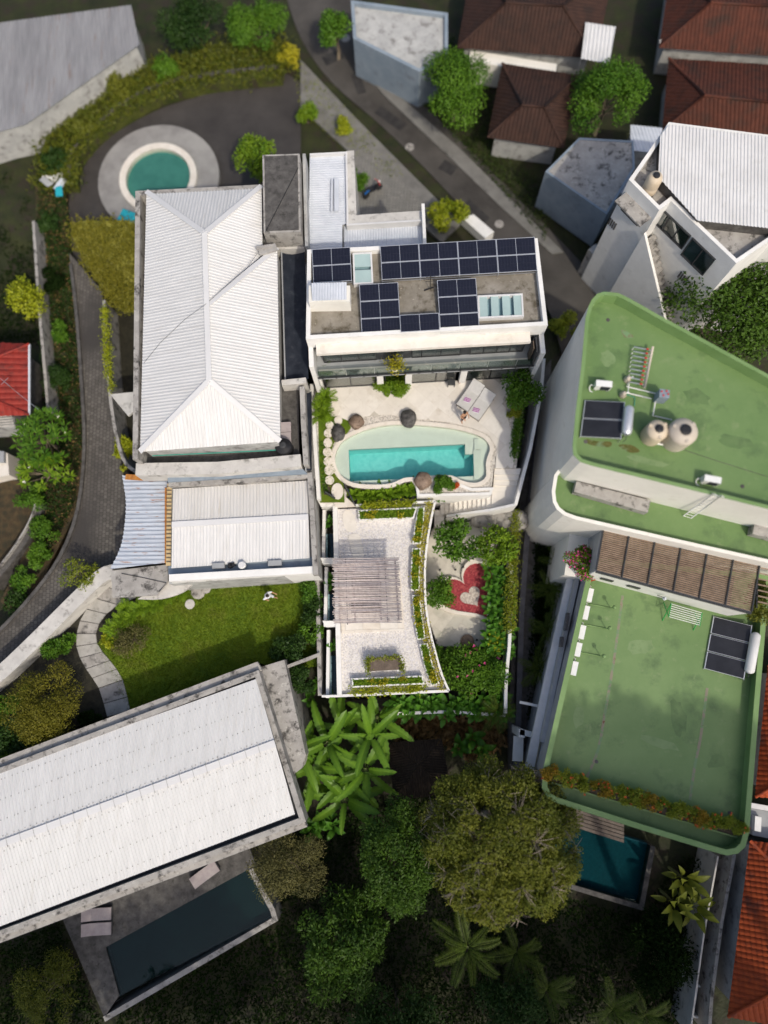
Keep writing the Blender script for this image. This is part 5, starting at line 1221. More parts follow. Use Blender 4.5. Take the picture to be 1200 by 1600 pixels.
MB().prism(PP([(846, 1180), (852, 1183), (843, 1222), (836, 1220)], .5), -3, .5).build('pale_box', g_['white_wall'], gh)
MB().prism(PP([(893, 810), (925, 818), (915, 905), (882, 898)], 1.5), -5, 1.5).build('side_wing', g_['cream_wall'], gh)
# wall and slatted pergola between the middle and lower roofs
PGZ = 4.4
pa, pb, pc, pd = P(943, 822, PGZ), P(1186, 881, PGZ), P(1173, 956, PGZ), P(931, 891, PGZ)
sw = thing('slatted_pergola', 'brown slatted pergola above the lower green roof', 'pergola', (pd.x, pd.y, LR))
MB().prism([pa, pb, pc, pd], LR - .2, LR + .05).build('floor', g_['charcoal'], sw)
MB().wall([pd, pc], .16, LR, PGZ - .03).build('front_wall', g_['white_wall'], sw); MB().wall([pa, pd], .12, LR, PGZ - .04).build('end_wall', g_['grey_paint'], sw)
for k in range(23):
    f = (k + .5) / 23; MB().beam(pa.lerp(pd, f) + Vector((0, 0, .03)), pb.lerp(pc, f) + Vector((0, 0, .03)), .068, .06).build('slat', g_['brown_slat'], sw)
for k in range(7): f = k / 6; MB().beam(pa.lerp(pb, f) + Vector((0, 0, .1)), pd.lerp(pc, f) + Vector((0, 0, .1)), .07, .1).build('rafter', g_['dark_frame'], sw)
MB().beam(pd + Vector((0, -.08, .0)), pc + Vector((0, -.08, 0)), .12, .18).beam(pa, pb, .1, .16).build('edge_beam', g_['dark_frame'], sw)
for f in (.12, .3): q = pd.lerp(pc, f) + Vector((0, -.12, -1.5)); MB().box(q, (.7, .06, .5), ang(930, 890, 1172, 956)).build('window', g_['dark_frame'], sw)
t = thing('wooden_trellis', 'wooden ladder trellis at the right end of the slatted pergola', 'trellis', P(1195, 905, 2))
for k in range(9): MB().beam(P(1184, 868 + 9 * k, 4.2), P(1215, 875 + 9 * k, 4.2), .07, .05).build('slat', g_['brown_slat'], t)
MB().beam(P(1184, 864, 4.1), P(1182, 950, 4.1), .06, .1).beam(P(1212, 864, 4.1), P(1212, 955, 4.1), .06, .1).build('side_rail', g_['dark_frame'], t)
# white roof ladder
t = thing('roof_ladder', 'white access ladder from the middle to the upper green roof', 'ladder', P(1080, 800, MZ - .45))
for dx in (0, 12): MB().tube([P(1068 + dx, 806 + dx * .3, MZ - .45), P(1115 + dx, 771 + dx * .25, GZ + .3), P(1119 + dx, 774 + dx * .25, GZ + .15)], .03, 6).build('rail', g_['white_plastic'], t, True)
for k in range(12):
    f = k / 11.5; z = MZ - .45 + f * (GZ + .3 - MZ + .45); MB().tube([P(1068 + 47 * f, 806 - 35 * f, z), P(1080 + 47 * f, 809.6 - 35.6 * f, z)], .018, 5).build('rung', g_['white_plastic'], t)

# roof equipment
def solar_heater(label, px, cols, tank_px, z, tilt=.22):
    """flat collectors (px: four corners) and the storage tank beside them"""
    p = PP(px, z + .35); t = thing('solar_water_heater', label, 'solar heater', (p[0].x, p[0].y, z))
    a, b, c, d = p; a, d = a - Vector((0, 0, tilt)), d - Vector((0, 0, tilt)); b, c = b + Vector((0, 0, tilt)), c + Vector((0, 0, tilt))
    for k in range(cols):
        f0, f1 = k / cols + .01, (k + 1) / cols - .01; q = [a.lerp(d, f0), b.lerp(c, f0), b.lerp(c, f1), a.lerp(d, f1)]
        mb = MB(); lw = [v - Vector((0, 0, .09)) for v in q]; mb.add(q + lw, [(0, 1, 2, 3), (7, 6, 5, 4), (0, 4, 5, 1), (1, 5, 6, 2), (2, 6, 7, 3), (3, 7, 4, 0)]); f = mb.build('collector', g_['aluminium'], t)
        m0 = sum(q, Vector()) / 4; MB().poly([m0.lerp(v, .955) + Vector((0, 0, .006)) for v in q]).build('glass', g_['collector'], f)
    mb = MB()
    for v in (a, b, c, d): mb.tube([v - Vector((0, 0, .05)), (v.x, v.y, z)], .025, 5)
    mb.build('stand', g_['steel'], t)
    u, v = P(*tank_px[0], z + .75), P(*tank_px[1], z + .75); dd = (v - u).normalized() * .08
    MB().tube([u - dd, u, u + dd, v - dd, v, v + dd], [.12, .24, .28, .28, .24, .12], 16).build('tank', g_['aluminium'] if cols == 2 else g_['white_metal'], t, True)
    mb = MB(); [mb.tube([q2, (q2.x, q2.y, z)], .03, 5) for q2 in (u, v)]; mb.tube([v, v + dd * 4, v + dd * 4 - Vector((0, 0, .5))], .02, 5).build('tank_stand', g_['charcoal'], t)
solar_heater('two-panel solar water heater on the upper green roof', c7([(347, 548), (524, 570), (506, 743), (324, 722)]), 2, c7([(548, 590), (536, 712)]), GR)
solar_heater('three-panel solar water heater on the lower green roof', c4b([(953, 546), (1118, 592), (1080, 845), (908, 796)]), 3, c4b([(1143, 632), (1112, 810)]), LR)
def tank(label, px, py, r, h, m, z=GR):
    b = P(px, py, z); t = thing('water_tank', label, 'water tank', b, 'tanks on the upper green roof')
    prof = [(r * .97, 0), (r, .05)]
    for k in range(4): zz_ = .1 + k * (h * .72 / 4); prof += [(r, zz_), (r * .975, zz_ + .06), (r, zz_ + .12)]
    prof += [(r, h * .82), (r * .9, h * .9), (r * .45, h), (r * .42, h)]
    MB().lathe(b, prof, 28).build('body', m, t, True)
    MB().lathe(b + Vector((0, 0, h)), [(r * .4, 0), (r * .4, .06), (r * .2, .1)], 16).build('lid', g_['black_plastic'], t)
    for k in range(3): a = .6 + k * 2.1; MB().box(b + Vector((math.cos(a) * r * .72, math.sin(a) * r * .72, h * .93)), (.22, .16, .1), a).build('lug', m, t)
tank('smaller cream water tank with black lid on the upper green roof', 1016, 682, .56, 1.35, g_['tank_cream'])
tank('larger pinkish water tank with black lid on the upper green roof', 1053, 686, .74, 1.6, g_['tank_pink'])
t = thing('tank_base_frame', 'white pipe frame running beneath the two water tanks', 'pipe frame', P(1030, 700, GR))
for a, b, r in (((1010, 690), (1058, 699), .05), ((1031, 680), (1031, 694), .04), ((1022, 650), (1050, 656), .03)): MB().tube([P(*a, GR + .09), P(*b, GR + .09)], r).build('pipe', g_['white_plastic'], t, True)
t = thing('pipe_manifold', 'row of white pipes on a grey header on the upper green roof', 'pipes', P(1000, 580, GR))
MB().tube([P(1020, 542, GR + .45), P(1007, 606, GR + .45)], .07, 8).build('header_pipe', g_['tank_pink'], t, True)
for k in range(9):
    f = k / 8; a = P(991 - 7.5 * f, 542 + 55 * f, GR + .35); b = P(1018 - 11 * f, 547.5 + 54 * f, GR + .42)
    pp_ = MB().tube([(a.x, a.y, GR), a, b], .032, 6).build('branch_pipe', g_['white_plastic'], t, True); q = a.lerp(b, .75); MB().box(q + Vector((0, 0, .05)), (.12, .07, .07), -.2).build('valve', g_['red_paint'], pp_)
mb = MB(); [mb.tube([(q.x, q.y, GR), q], .03) for q in (P(1019, 545, GR + .45), P(1009, 600, GR + .45))]; mb.build('stand', g_['steel'], t)
mb = MB().tube([P(979, 604, GR + .2), P(1025, 615, GR + .2)], .03).tube([P(976, 613, GR + .15), P(1018, 623, GR + .15)], .03).tube([P(1024, 628, GR + .2), P(1020, 650, GR + .2)], .035).tube([P(983, 600, GR + .2), P(981, 613, GR + .2)], .03)
tag(mb.build('water_pipe', g_['white_plastic'], None, True), 'white water pipes between the pumps, blue box and tanks', 'pipes')
t = thing('filter_box', 'small blue-grey control box with red knobs beside the tanks', 'box', P(1031, 622, GR)); q = P(1029, 624, GR)
MB().box(q + Vector((0, 0, .45)), (.52, .45, .9), -.15).build('cabinet', g_['blue_grey_wall'], t)
for dx, dy in ((-.15, .1), (.1, .12), (.18, -.05), (-.08, -.12)): MB().lathe(q + Vector((dx, dy, .9)), [(.05, 0), (.05, .05), (.02, .06)], 8).build('knob', g_['red_paint'], t)
for x, y, l in ((979, 594, 'upper of two small pumps beside the white pipes'), (972, 618, 'lower of two small pumps beside the white pipes')):
    q = P(x, y, GR); t = thing('water_pump', l, 'pump', q); MB().lathe(q, [(.18, 0), (.2, .12), (.12, .3), (.1, .42), (.03, .46)], 12).build('body', g_['tank_pink'], t, True); MB().tube([q + Vector((0, 0, .25)), q + Vector((.3, .1, .25))], .04).build('outlet', g_['white_plastic'], t)
tag(MB().tube([P(978, 616, GR + .05), P(992, 621, GR + .05), P(991, 634, GR + .05)], .02, 5).build('green_hose', g_['teal_pipe']), 'thin teal hose beside the two-panel solar heater', 'hose')
gtag = 'air conditioners on the green roofs'
put_ac(P(939, 606, GR), -.1, 'air conditioner left of the pipes on the upper green roof', gtag)
put_ac(P(1106, 753, GR), -.2, 'air conditioner near the ladder on the upper green roof', gtag)
for k, (x, y) in enumerate(((918, 931), (912, 958), (906, 988), (900, 1015), (894, 1044))):
    put_ac(P(x, y, LR), ang(918, 930, 894, 1044) + 0, ('first air conditioner from the pergola on the lower green roof', 'second air conditioner from the pergola on the lower green roof', 'middle one of five air conditioners on the lower green roof', 'fourth air conditioner from the pergola on the lower green roof', 'air conditioner farthest from the pergola on the lower green roof')[k], gtag, .95)
for k, (x, y) in enumerate(((928, 944), (921, 976), (912, 1019))):
    a = P(x - 6, y, LR + .04); b = P(x + 26, y + 6, LR + .04)
    tag(MB().tube([a, b], .035).tube([b, b + Vector((0, 0, .75))], .03).lathe(b + Vector((0, 0, .75)), [(.02, 0), (.13, .03), (.1, .14), (.02, .16)], 10).build('vent_pipe', g_['green_kerb'], None, True), ('green vent pipe on the lower green roof nearest the pergola', 'green vent pipe on the lower green roof, middle of three', 'green vent pipe on the lower green roof farthest from the pergola')[k], 'vent pipe', 'vent pipes on the lower green roof')
t = thing('drying_rack', 'folding drying rack with green legs and white bars on the green roof', 'drying rack', P(1070, 960, LR))
e0, e1 = c4b([(735, 515), (880, 560)]); 
for k in range(7):
    f = k / 6; a = P(e0[0] + 4 - 3 * f, e0[1] - 8 + 20 * f, LR + .95); b = P(e1[0] + 3 - 3 * f, e1[1] - 9 + 19 * f, LR + .95); MB().tube([a, b], .02, 5).build('bar', g_['white_plastic'], t)
for x, y in (e0, e1):
    a, b, c_, d_ = P(x + 4, y - 9, LR + .95), P(x - 10, y + 18, LR), P(x, y + 12, LR + .95), P(x - 8, y - 10, LR)
    MB().tube([a, b], .03, 6).tube([c_, d_], .03, 6).tube([a, c_], .025, 5).build('leg', g_['green_paint'], t)
t = thing('wall_lamp', 'small lamp on a bracket on the pergola front wall', 'lamp', P(1036, 937, 3)); MB().tube([P(1027, 930, 3.2), P(1038, 934, 3.2)], .02).build('arm', g_['dark_frame'], t); MB().lathe(P(1038, 935, 3.0), [(.12, 0), (.12, .06), (.05, .2)], 12).build('shade', g_['bluish_metal'], t)
t = thing('red_pot', 'small red watering can at the corner of the lower green roof', 'watering can', P(917, 907, LR)); q = P(918, 908, LR)
MB().lathe(q, [(.14, 0), (.16, .1), (.15, .3), (.12, .33)], 14).build('body', g_['red_paint'], t, True); MB().tube([q + Vector((.14, 0, .08)), q + Vector((.38, .05, .34))], .03).build('spout', g_['red_paint'], t); MB().tube([q + Vector((-.12, 0, .3)), q + Vector((-.1, 0, .46)), q + Vector((.08, 0, .34))], .015).build('handle', g_['red_paint'], t)
q = P(1150, 1290, LR); t = thing('round_planter', 'dark round pot in the lower right corner of the green roof', 'pot', q)
MB().lathe(q, [(.3, 0), (.4, .3), (.42, .55), (.36, .56), (.34, .42)], 18).build('pot', g_['charcoal'], t, True); MB().lathe(q + Vector((0, 0, .4)), [(.33, 0), (.3, .04)], 14).build('soil', g_['soil'], t)
t = thing('roof_hedge_planter', 'long green planter trough along the bottom of the green roof', 'planter', P(1000, 1270, LR))
tp = PP([(862, 1203), (1160, 1290), (1152, 1310), (856, 1222)], LR + .4); MB().ring(tp, .08, LR, LR + .4).build('wall', g_['green_coat'], t); MB().prism(inset(tp, .07), LR, LR + .32).build('soil', g_['soil'], t)
tag(MB().beam(P(852, 1230, LR + .4), P(880, 1250, LR + .1), .12, .06).build('plank', g_['teak']), 'brown plank leaning in the bottom left corner of the green roof', 'plank')
# patched seams on the lower roof
sm = mat('seam', (.15, .24, .12), (.24, .21, .15), scale=2.2, lo=.45, hi=.55, dirt=((.16, .07, .04), 1.3, .60, .66))
for ln in ([(973, 930), (965, 990), (958, 1040), (946, 1110), (935, 1170), (917, 1215)], [(1105, 1075), (1095, 1150), (1085, 1200), (1078, 1250)]):
    q = PP(smooth_line(ln, 3), LR); MB().wall(q, .16, LR + .001, LR + .006).build('seam_patch', sm, gh)
for k, (x, y, z, sx, sy, a) in enumerate(((1000, 1010, LR, 1.6, .9, .2), (1060, 1120, LR, .9, 2.2, .1), (905, 1120, LR, .7, 1.3, -.2), (1120, 1190, LR, 1.1, .7, .3), (1030, 1160, LR, 2.4, .5, -.3), (1090, 620, GR, 1.5, .9, -.4), (950, 560, GR, .8, .9, .2), (1150, 690, GR, 1.9, .7, -.25), (1010, 720, GR, 2.6, .35, -.25))):
    c = P(x, y, z); n = 14; pts = [c + Vector((math.cos(a) * sx * .5 * math.cos(q) * r - math.sin(a) * sy * .5 * math.sin(q) * r, math.sin(a) * sx * .5 * math.cos(q) * r + math.cos(a) * sy * .5 * math.sin(q) * r, 0)) for q, r in [(2 * math.pi * i / n, random.uniform(.75, 1.2)) for i in range(n)]]
    MB().prism(pts, z - .01, z + .003 + .0006 * k).build('paint_patch', g_['green_patch' if k % 2 else 'green_patch_pale'], gh)
for x, y, z in ((932, 1190, LR), (1140, 1270, LR), (1150, 1000, LR), (915, 690, GR), (1160, 760, GR), (950, 500, GR)):
    MB().lathe(P(x, y, z), [(.11, -.01), (.11, .012), (.07, .02)], 12).build('drain', g_['dark_concrete'], gh)
MB().tube([P(1060, 700, GR + .02), P(1120, 720, GR + .02), P(1200, 745, GR + .02)], .015, 4).build('cable', g_['dark_concrete'], gh)
for k, (pts, z) in enumerate(((c7([(350, 738), (400, 748), (465, 752), (455, 776), (390, 770), (352, 758)]), GR), (c7([(500, 766), (560, 766), (600, 795), (560, 803), (520, 785)]), GR), (c7([(510, 225), (550, 240), (570, 262), (530, 262)]), GR))):
    MB().prism(PP(smooth_line(pts, 3, True), z), z - .01, z + .006).build('moss_patch', mat('moss', (.07, .085, .015), (.13, .11, .03), scale=6, dirt=((.15, .22, .11), 3, .5, .62)) if k < 2 else mat('brown_stain', (.16, .17, .09), (.20, .13, .08), scale=5, dirt=((.16, .27, .13), 2, .45, .6)), gh)

# ---------------------------------------------------------------- white house with outside stair (top right)
def c6(pts): return CR(pts, 800, 180, 3.0)
HZ2 = 7.5
wh = thing('white_stair_house', 'white house with corrugated roof and outside stair at the right', 'house', P(1080, 320, -4))
out = PP(c6([(735, 32), (640, 170), (548, 302), (690, 445), (745, 402), (1052, 694), (1250, 560), (1500, 600), (1500, 130)]), HZ2)
MB().ring(out, .22, -4.5, HZ2).build('wall', g_['white_wall'], wh); MB().prism(inset(out, .21), 6.6, 6.95).build('flat_roof', g_['old_concrete'], wh)
MB().ribbed(PP(c6([(735, 45), (695, 95), (685, 290), (870, 495), (1200, 530), (1500, 560), (1500, 140)]), HZ2 + .35), dirv(1045, 195, 1040, 330), .2, .04).build('roof_sheet', g_['white_metal'], wh)
MB().prism(inset(PP(c6([(735, 45), (695, 95), (685, 290), (870, 495), (1200, 530), (1500, 560), (1500, 140)]), HZ2 + .3), .12), 6.9, HZ2 + .28).build('roof_edge', g_['dark_concrete'], wh)
o0, o1, o2, o3, o4, o5 = out[0], out[1], out[2], out[3], out[4], out[5]
d1 = (o3 - o2).normalized(); n1 = Vector((d1.y, -d1.x, 0)); n1 = n1 if n1.y < 0 else -n1
win(wh, o2.lerp(o3, .45) + n1 * .04 + Vector((0, 0, -1.9)), n1, 1.5, .75, mull=1)
MB().box(o2.lerp(o3, .5) + n1 * .45 + Vector((0, 0, -1.0)), (2.2, .9, .12), math.atan2(d1.y, d1.x)).build('window_canopy', g_['old_concrete'], wh)
d2 = (o5 - o4).normalized(); n2 = Vector((d2.y, -d2.x, 0)); n2 = n2 if n2.y < 0 else -n2
win(wh, o4.lerp(o5, .17) + n2 * .04 + Vector((0, 0, -1.6)), n2, 2.6, 1.3, mull=2)
win(wh, o4.lerp(o5, .62) + n2 * .04 + Vector((0, 0, -1.8)), n2, 1.9, 1.7, mull=1)
for c, n, d in ((o2.lerp(o3, .12) + Vector((0, 0, -4.0)), n1, d1), (o4.lerp(o5, .62) + Vector((0, 0, -4.2)), n2, d2)):
    mb = MB()
    for i in range(4):
        for j in range(4): mb.box(c + n * .03 + d * (i - 1.5) * .17 + Vector((0, 0, (j - 1.5) * .17)), (.1, .06, .1), math.atan2(d.y, d.x))
    mb.build('vent_blocks', g_['dark_concrete'], wh)
# outside stair along the second wall
sc_ = (o5 - o4).length; stp = thing('outside_stair', 'outside stair with white parapet on the white house', 'stairs', o5 + n2 * .8 + Vector((0, 0, -8)))
for k in range(15):
    f = .06 + .85 * k / 15; q = o4 + d2 * sc_ * f + n2 * .55; zt = 4.4 - 5.4 * k / 15
    MB().box((q.x, q.y, zt - .6), (sc_ * .85 / 15 + .01, 1.0, 1.2), math.atan2(d2.y, d2.x)).build('step', g_['old_concrete'], stp)
mb = MB(); w0 = o4 + n2 * 1.15 + d2 * .0; w1 = o4 + d2 * sc_ * .95 + n2 * 1.15
t_ = n2 * .09; a = [Vector((w0.x, w0.y, 5.5)), Vector((w1.x, w1.y, -.2)), Vector((w1.x, w1.y, -4.4)), Vector((w0.x, w0.y, -4.4))]
mb.add([v + t_ for v in a] + [v - t_ for v in a], [(0, 1, 2, 3), (7, 6, 5, 4), (0, 4, 5, 1), (1, 5, 6, 2), (2, 6, 7, 3), (3, 7, 4, 0)]); mb.build('parapet', g_['white_wall'], stp)
b = P(1013, 298, 6.95); t = thing('water_tank', 'tall cream water tank beside the white corrugated roof', 'water tank', b)
MB().lathe(b, [(.42, 0), (.44, .1), (.44, .5), (.42, .55), (.44, .6), (.44, 1.1), (.38, 1.3), (.2, 1.38)], 22).build('body', g_['tank_cream'], t, True); MB().lathe(b + Vector((0, 0, 1.38)), [(.2, 0), (.2, .06), (.1, .09)], 14).build('lid', g_['black_plastic'], t)
tag(MB().wall(PP([(925, 385), (985, 445), (1045, 492)], -.6), .7, -4.5, -.6).build('retaining_wall', g_['old_concrete']), 'stained grey retaining wall at the foot of the white house', 'wall')

# ---------------------------------------------------------------- lawn, winding path and boundary wall (left)
LW = -2.0
lawn_px = [(300, 914), (490, 898), (500, 1040), (440, 1050), (405, 1035), (200, 1110), (190, 1085), (165, 1040), (150, 1010), (190, 950), (250, 932)]
flat('lawn', PP(lawn_px, LW), LW, g_['lawn'], 2.5)
flat('terrace_strip', PP([(262, 908), (496, 893), (497, 902), (300, 916)], LW), LW + .1, g_['travertine_warm'], .4)
k = 26000; q = ccw(PP(lawn_px, LW)); tri = tessellate_polygon([q]); ar = [abs((q[b] - q[a]).cross(q[c_] - q[a]).z) for a, b, c_ in tri]; pk = random.choices(tri, ar, k=k)
A3 = np.array([[list(q[i]) for i in t3] for t3 in pk]); r1 = np.sqrt(rng.random((k, 1))); r2 = rng.random((k, 1)); bs = A3[:, 0] * (1 - r1) + A3[:, 1] * r1 * (1 - r2) + A3[:, 2] * r1 * r2
o = leaf_mesh('lawn_grass', bs, rnd_dirs(k, .9), rnd_dirs(k, .3), .13, .035, mat_leaf('lf_grass', (.066, .125, .004), (.185, .25, .010)), stuff=True); tag(o, 'short green grass of the lawn', 'grass')
flat('garden_ground', PP([(0, 1075), (175, 905), (230, 935), (160, 1000), (195, 1110), (-40, 1190), (-60, 1120)], LW), LW - .05, g_['dark_soil'], 2.5)
wv = PP(smooth_line([(-60, 1100), (0, 1052), (60, 995), (110, 945), (155, 902), (176, 893)], 3), -.6); tag(MB().wall(wv, .95, -4.4, -.6).build('boundary_wall', g_['pale_concrete']), 'broad pale grey wall between the driveway and the garden path', 'wall')
lp = smooth_line([(186, 905), (150, 935), (126, 970), (120, 1010), (135, 1045), (155, 1075), (168, 1120)], 2); rp = smooth_line([(240, 925), (185, 945), (155, 975), (152, 1005), (172, 1032), (192, 1062), (204, 1112)], 2)
mat('path_stone', (.33, .32, .29), (.44, .42, .39), scale=1.4, dirt=((.2, .19, .17), 2, .55, .72), bump=.2)
gp = struct('garden_path', MB().prism(PP(lp + rp[::-1], LW), LW - .3, LW + .01), g_['dark_concrete'])
for i in range(len(lp) - 1):
    def lerp(a, b, f): return (a[0] + (b[0] - a[0]) * f, a[1] + (b[1] - a[1]) * f)
    MB().prism(PP([lerp(lp[i], lp[i + 1], .03), lerp(lp[i], lp[i + 1], .97), lerp(rp[i], rp[i + 1], .97), lerp(rp[i], rp[i + 1], .03)], LW), LW - .02, LW + .10 - .005 * i).build('slab', g_['old_concrete' if i % 3 == 1 else 'path_stone'], gp)
q = P(297, 944, LW); tag(MB().lathe(q, [(.32, 0), (.33, .06), (.3, .08)], 20).build('stepping_stone', g_['pale_concrete']), 'round grey stepping stone at the corner of the lawn', 'stone')
tag(MB().lathe(P(310, 925, LW), [(.35, 0), (.5, .05), (.3, .12)], 9).lathe(P(322, 920, LW), [(.3, 0), (.35, .06), (.2, .12)], 8).build('flat_rock', g_['old_concrete']), 'flat grey rock at the upper left of the lawn', 'rock')
q = P(409, 903, LW + .1); t = thing('wicker_chair', 'brown wicker tub chair on the strip above the lawn', 'chair', q)
MB().lathe(q, [(.28, 0), (.34, .3), (.38, .42)], 16).build('seat', g_['straw'], t, True); MB().lathe(q + Vector((0, .06, .4)), [(.4, 0), (.42, .3), (.36, .3), (.33, .03)], 16).build('backrest', g_['teak'], t, True)
# driveway
dl = smooth_line([(108, 395), (118, 470), (128, 600), (132, 700), (122, 795), (95, 868), (55, 925), (0, 985), (-60, 1040)], 3); dr = smooth_line([(160, 455), (165, 560), (172, 645), (190, 725), (197, 790), (190, 850), (170, 893), (100, 965), (0, 1060), (-60, 1110)], 3)
flat('driveway', PP(dl + dr[::-1], -2.2), -2.2, g_['block_paving'], 2.2)
mb = MB(); mb.wall(PP(smooth_line([(163, 470), (168, 560), (176, 645), (192, 715), (215, 738), (245, 744)], 3), -1.0), .22, -4.4, -.9); tag(mb.build('driveway_wall', g_['old_concrete']), 'curved grey wall on the right side of the driveway', 'wall')
mb = MB(); mb.wall(PP(dl[1:], -2.1), .22, -4.4, -2.0); tag(mb.build('driveway_kerb', g_['dark_concrete']), 'dark kerb wall on the left side of the driveway', 'kerb')
tag(MB().prism(PP([(172, 616), (212, 612), (212, 640), (200, 650)], 0.5), .3, .5).build('entrance_slab', g_['pale_concrete']), 'small grey concrete slab joining driveway wall and hip-roofed house', 'slab')
flat('side_yard', PP([(165, 480), (215, 470), (214, 730), (195, 710), (178, 650), (170, 560)], -3.2), -3.2, g_['dark_soil'], 1.2)
mb = MB(); q = smooth_line([(-20, 915), (20, 868), (50, 820), (62, 785)], 4); mb.wall(PP(q, -2.6), .55, -4.6, -2.6); tag(mb.build('curved_wall', g_['dark_concrete']), 'dark curved garden wall at the left edge below the frangipani', 'wall')
tag(MB().wall(PP([(a - 6, b - 3) for a, b in q], -2.3), .1, -4.6, -2.3).build('curved_coping', g_['old_concrete']), 'thin pale coping line along the dark curved garden wall', 'coping')
flat('bare_yard', PP([(-60, 740), (55, 755), (60, 785), (45, 820), (0, 880), (-60, 930)], -3.5), -3.5, g_['leaf_litter'], 1)
tag(MB().wall(PP([(52, 345), (60, 470), (68, 560), (75, 640)], -1.6), .2, -4.5, -1.6).build('verge_wall', g_['old_concrete']), 'narrow weathered wall on the left bank of the driveway', 'wall')
flat('verge_bank', PP([(55, 290), (100, 290), (112, 420), (128, 600), (132, 700), (118, 800), (60, 920), (20, 960), (0, 940), (70, 800), (75, 640), (60, 470)], -3.2), -3.2, g_['leaf_litter'], 1.4)
# red tiled house at the left edge
t = tile_house('red_tiled_house', 'red tiled roof house at the left edge of the picture', [(46, 648), (46, 538), (-160, 530), (-160, 655)], [(-70, 600), (-70, 585)], -.5, 1.4, -4.3, g_['red_tile'], g_['dark_concrete'], .42, .34)
MB().beam(P(46, 538, -.45), P(46, 648, -.45), .12, .12).build('gutter', g_['bluish_metal'], t)
b = P(25, 612, .2); mb = MB().tube([b, b + Vector((-.1, .2, 1.3))], .02, 5).beam(b + Vector((-.5, .5, 1.2)), b + Vector((.3, -.1, 1.3)), .025, .025).beam(b + Vector((-.3, .0, 1.28)), b + Vector((.1, .5, 1.25)), .02, .02).tube([b, b + Vector((1.4, -1.1, -.5))], .015, 4)
tag(mb.build('antenna', g_['steel']), 'thin television antenna on the red tiled roof', 'antenna')
t = thing('window_grille', 'pale slatted bay window below the red tiled roof', 'bay window', P(10, 665, -3))
for k in range(5): MB().beam(P(-20, 652 + 4 * k, -1.8), P(18 + k * 1.2, 649 + 4 * k, -1.8), .08, .05).build('bar', g_['pale_concrete'], t)
MB().prism(PP([(-30, 650), (22, 648), (24, 668), (-30, 672)], -2.2), -4, -2.2).build('bay', g_['grey_wall'], t)
t = thing('garden_cupboard', 'grey and tan garden cupboard at the left edge below the red house', 'cupboard', P(5, 730, -4)); MB().prism(PP([(-20, 705), (12, 708), (14, 742), (-20, 750)], -2.4), -4, -2.4).build('body', g_['travertine_warm'], t); MB().prism(PP([(-20, 703), (6, 705), (6, 722), (-20, 722)], -2.1), -2.39, -2.1).build('lid', g_['grey_paint'], t)
# broken corrugated scraps on the verge
t = thing('scrap_sheets', 'heap of white and teal metal scraps at the top of the verge', 'scrap heap', P(80, 285, -3.2))
for k, (x, y, m) in enumerate(((78, 280, 'white_metal'), (88, 278, 'white_metal'), (94, 288, 'bluish_metal'), (92, 298, 'turquoise_cloth'), (72, 284, 'grey_wall'))): MB().box(P(x, y, -2.6 + .1 * k), (1.1, .5, .04), .6 * k, .2, .15).build('sheet', g_[m], t)

# ---------------------------------------------------------------- white-roofed house with dark pool (lower left)
SZ = .9
sh = thing('south_roof_house', 'house with broad white roof and stained parapet in the lower left', 'house', P(230, 1260, -6))
sout = PP([(-70, 1226), (404, 1047), (478, 1284), (-70, 1490)], SZ)
MB().ring(sout, .32, -.3, SZ).build('parapet', g_['old_concrete'], sh); MB().prism(inset(sout, .3), -6, SZ - .5).build('wall', g_['dark_frame'], sh)
a0, a1, r0, r1, s0, s1 = P(-70, 1230, SZ - .05), P(400, 1061, SZ - .05), P(-70, 1345, SZ + .45), P(430, 1161, SZ + .45), P(-70, 1474, SZ - .1), P(461, 1272, SZ - .1)
rd = P(400, 1060, SZ) - P(461, 1272, SZ)
for f in ([a0, a1, r1, r0], [r0, r1, s1, s0]): MB().ribbed(f, rd, .2, .032).build('roof_sheet', g_['roof_diag'], sh)
MB().beam(r0 + Vector((0, 0, .05)), r1 + Vector((0, 0, .05)), .4, .04).build('ridge_cap', g_['white_metal_clean'], sh)
mb = MB()
for u, v in ((a0, a1), (s0, s1)):
    w0, w1 = (r0, r1)
    for f in (.12, .4, .68, .9):
        p0, p1 = u.lerp(w0, f), u.lerp(w0, f) * 0 + v.lerp(w1, f)
        for k in range(56): mb.box(p0.lerp(p1, (k + random.uniform(0, .5)) / 56) + Vector((0, 0, .035)), (.05, .05, .02), .35)
mb.build('screws', g_['old_concrete'], sh)['kind'] = 'stuff'
for k in range(20):
    f = .16 + .83 * k / 20; q = r0.lerp(r1, f); MB().beam(q + rd.normalized() * .3 + Vector((0, 0, .06)), q - rd.normalized() * .3 + Vector((0, 0, .06)), .03, .04).build('cap_strap', g_['grey_wall'], sh)
MB().prism(PP([(-70, 1212), (402, 1034), (410, 1047), (-70, 1228)], .6), .3, .6).build('north_eave', g_['old_concrete'], sh)
MB().prism(PP([(-70, 1486), (476, 1283), (480, 1292), (-70, 1500)], .5), .1, .5).build('south_eave', g_['old_concrete'], sh)
MB().prism(PP([(408, 1042), (444, 1031), (478, 1180), (472, 1200), (456, 1212)], -.1), -5.5, -.1).build('side_slab', g_['old_concrete'], sh)
tag(MB().wall(PP([(448, 1042), (500, 1022)], -.8), .2, -5, -.8).build('cross_wall', g_['old_concrete']), 'short grey wall linking the lower white roof to the plunge pools', 'wall')
DZ = -4.6
flat('lower_deck', PP([(95, 1430), (390, 1325), (400, 1352), (165, 1480), (186, 1555), (163, 1590)], DZ), DZ, g_['dark_concrete'], 1.5)
dp = thing('dark_pool', 'long dark green pool beside the lower white-roofed house', 'swimming pool', P(300, 1480, -6))
pw = PP([(165, 1480), (388, 1358), (420, 1415), (424, 1434), (186, 1558)], DZ)
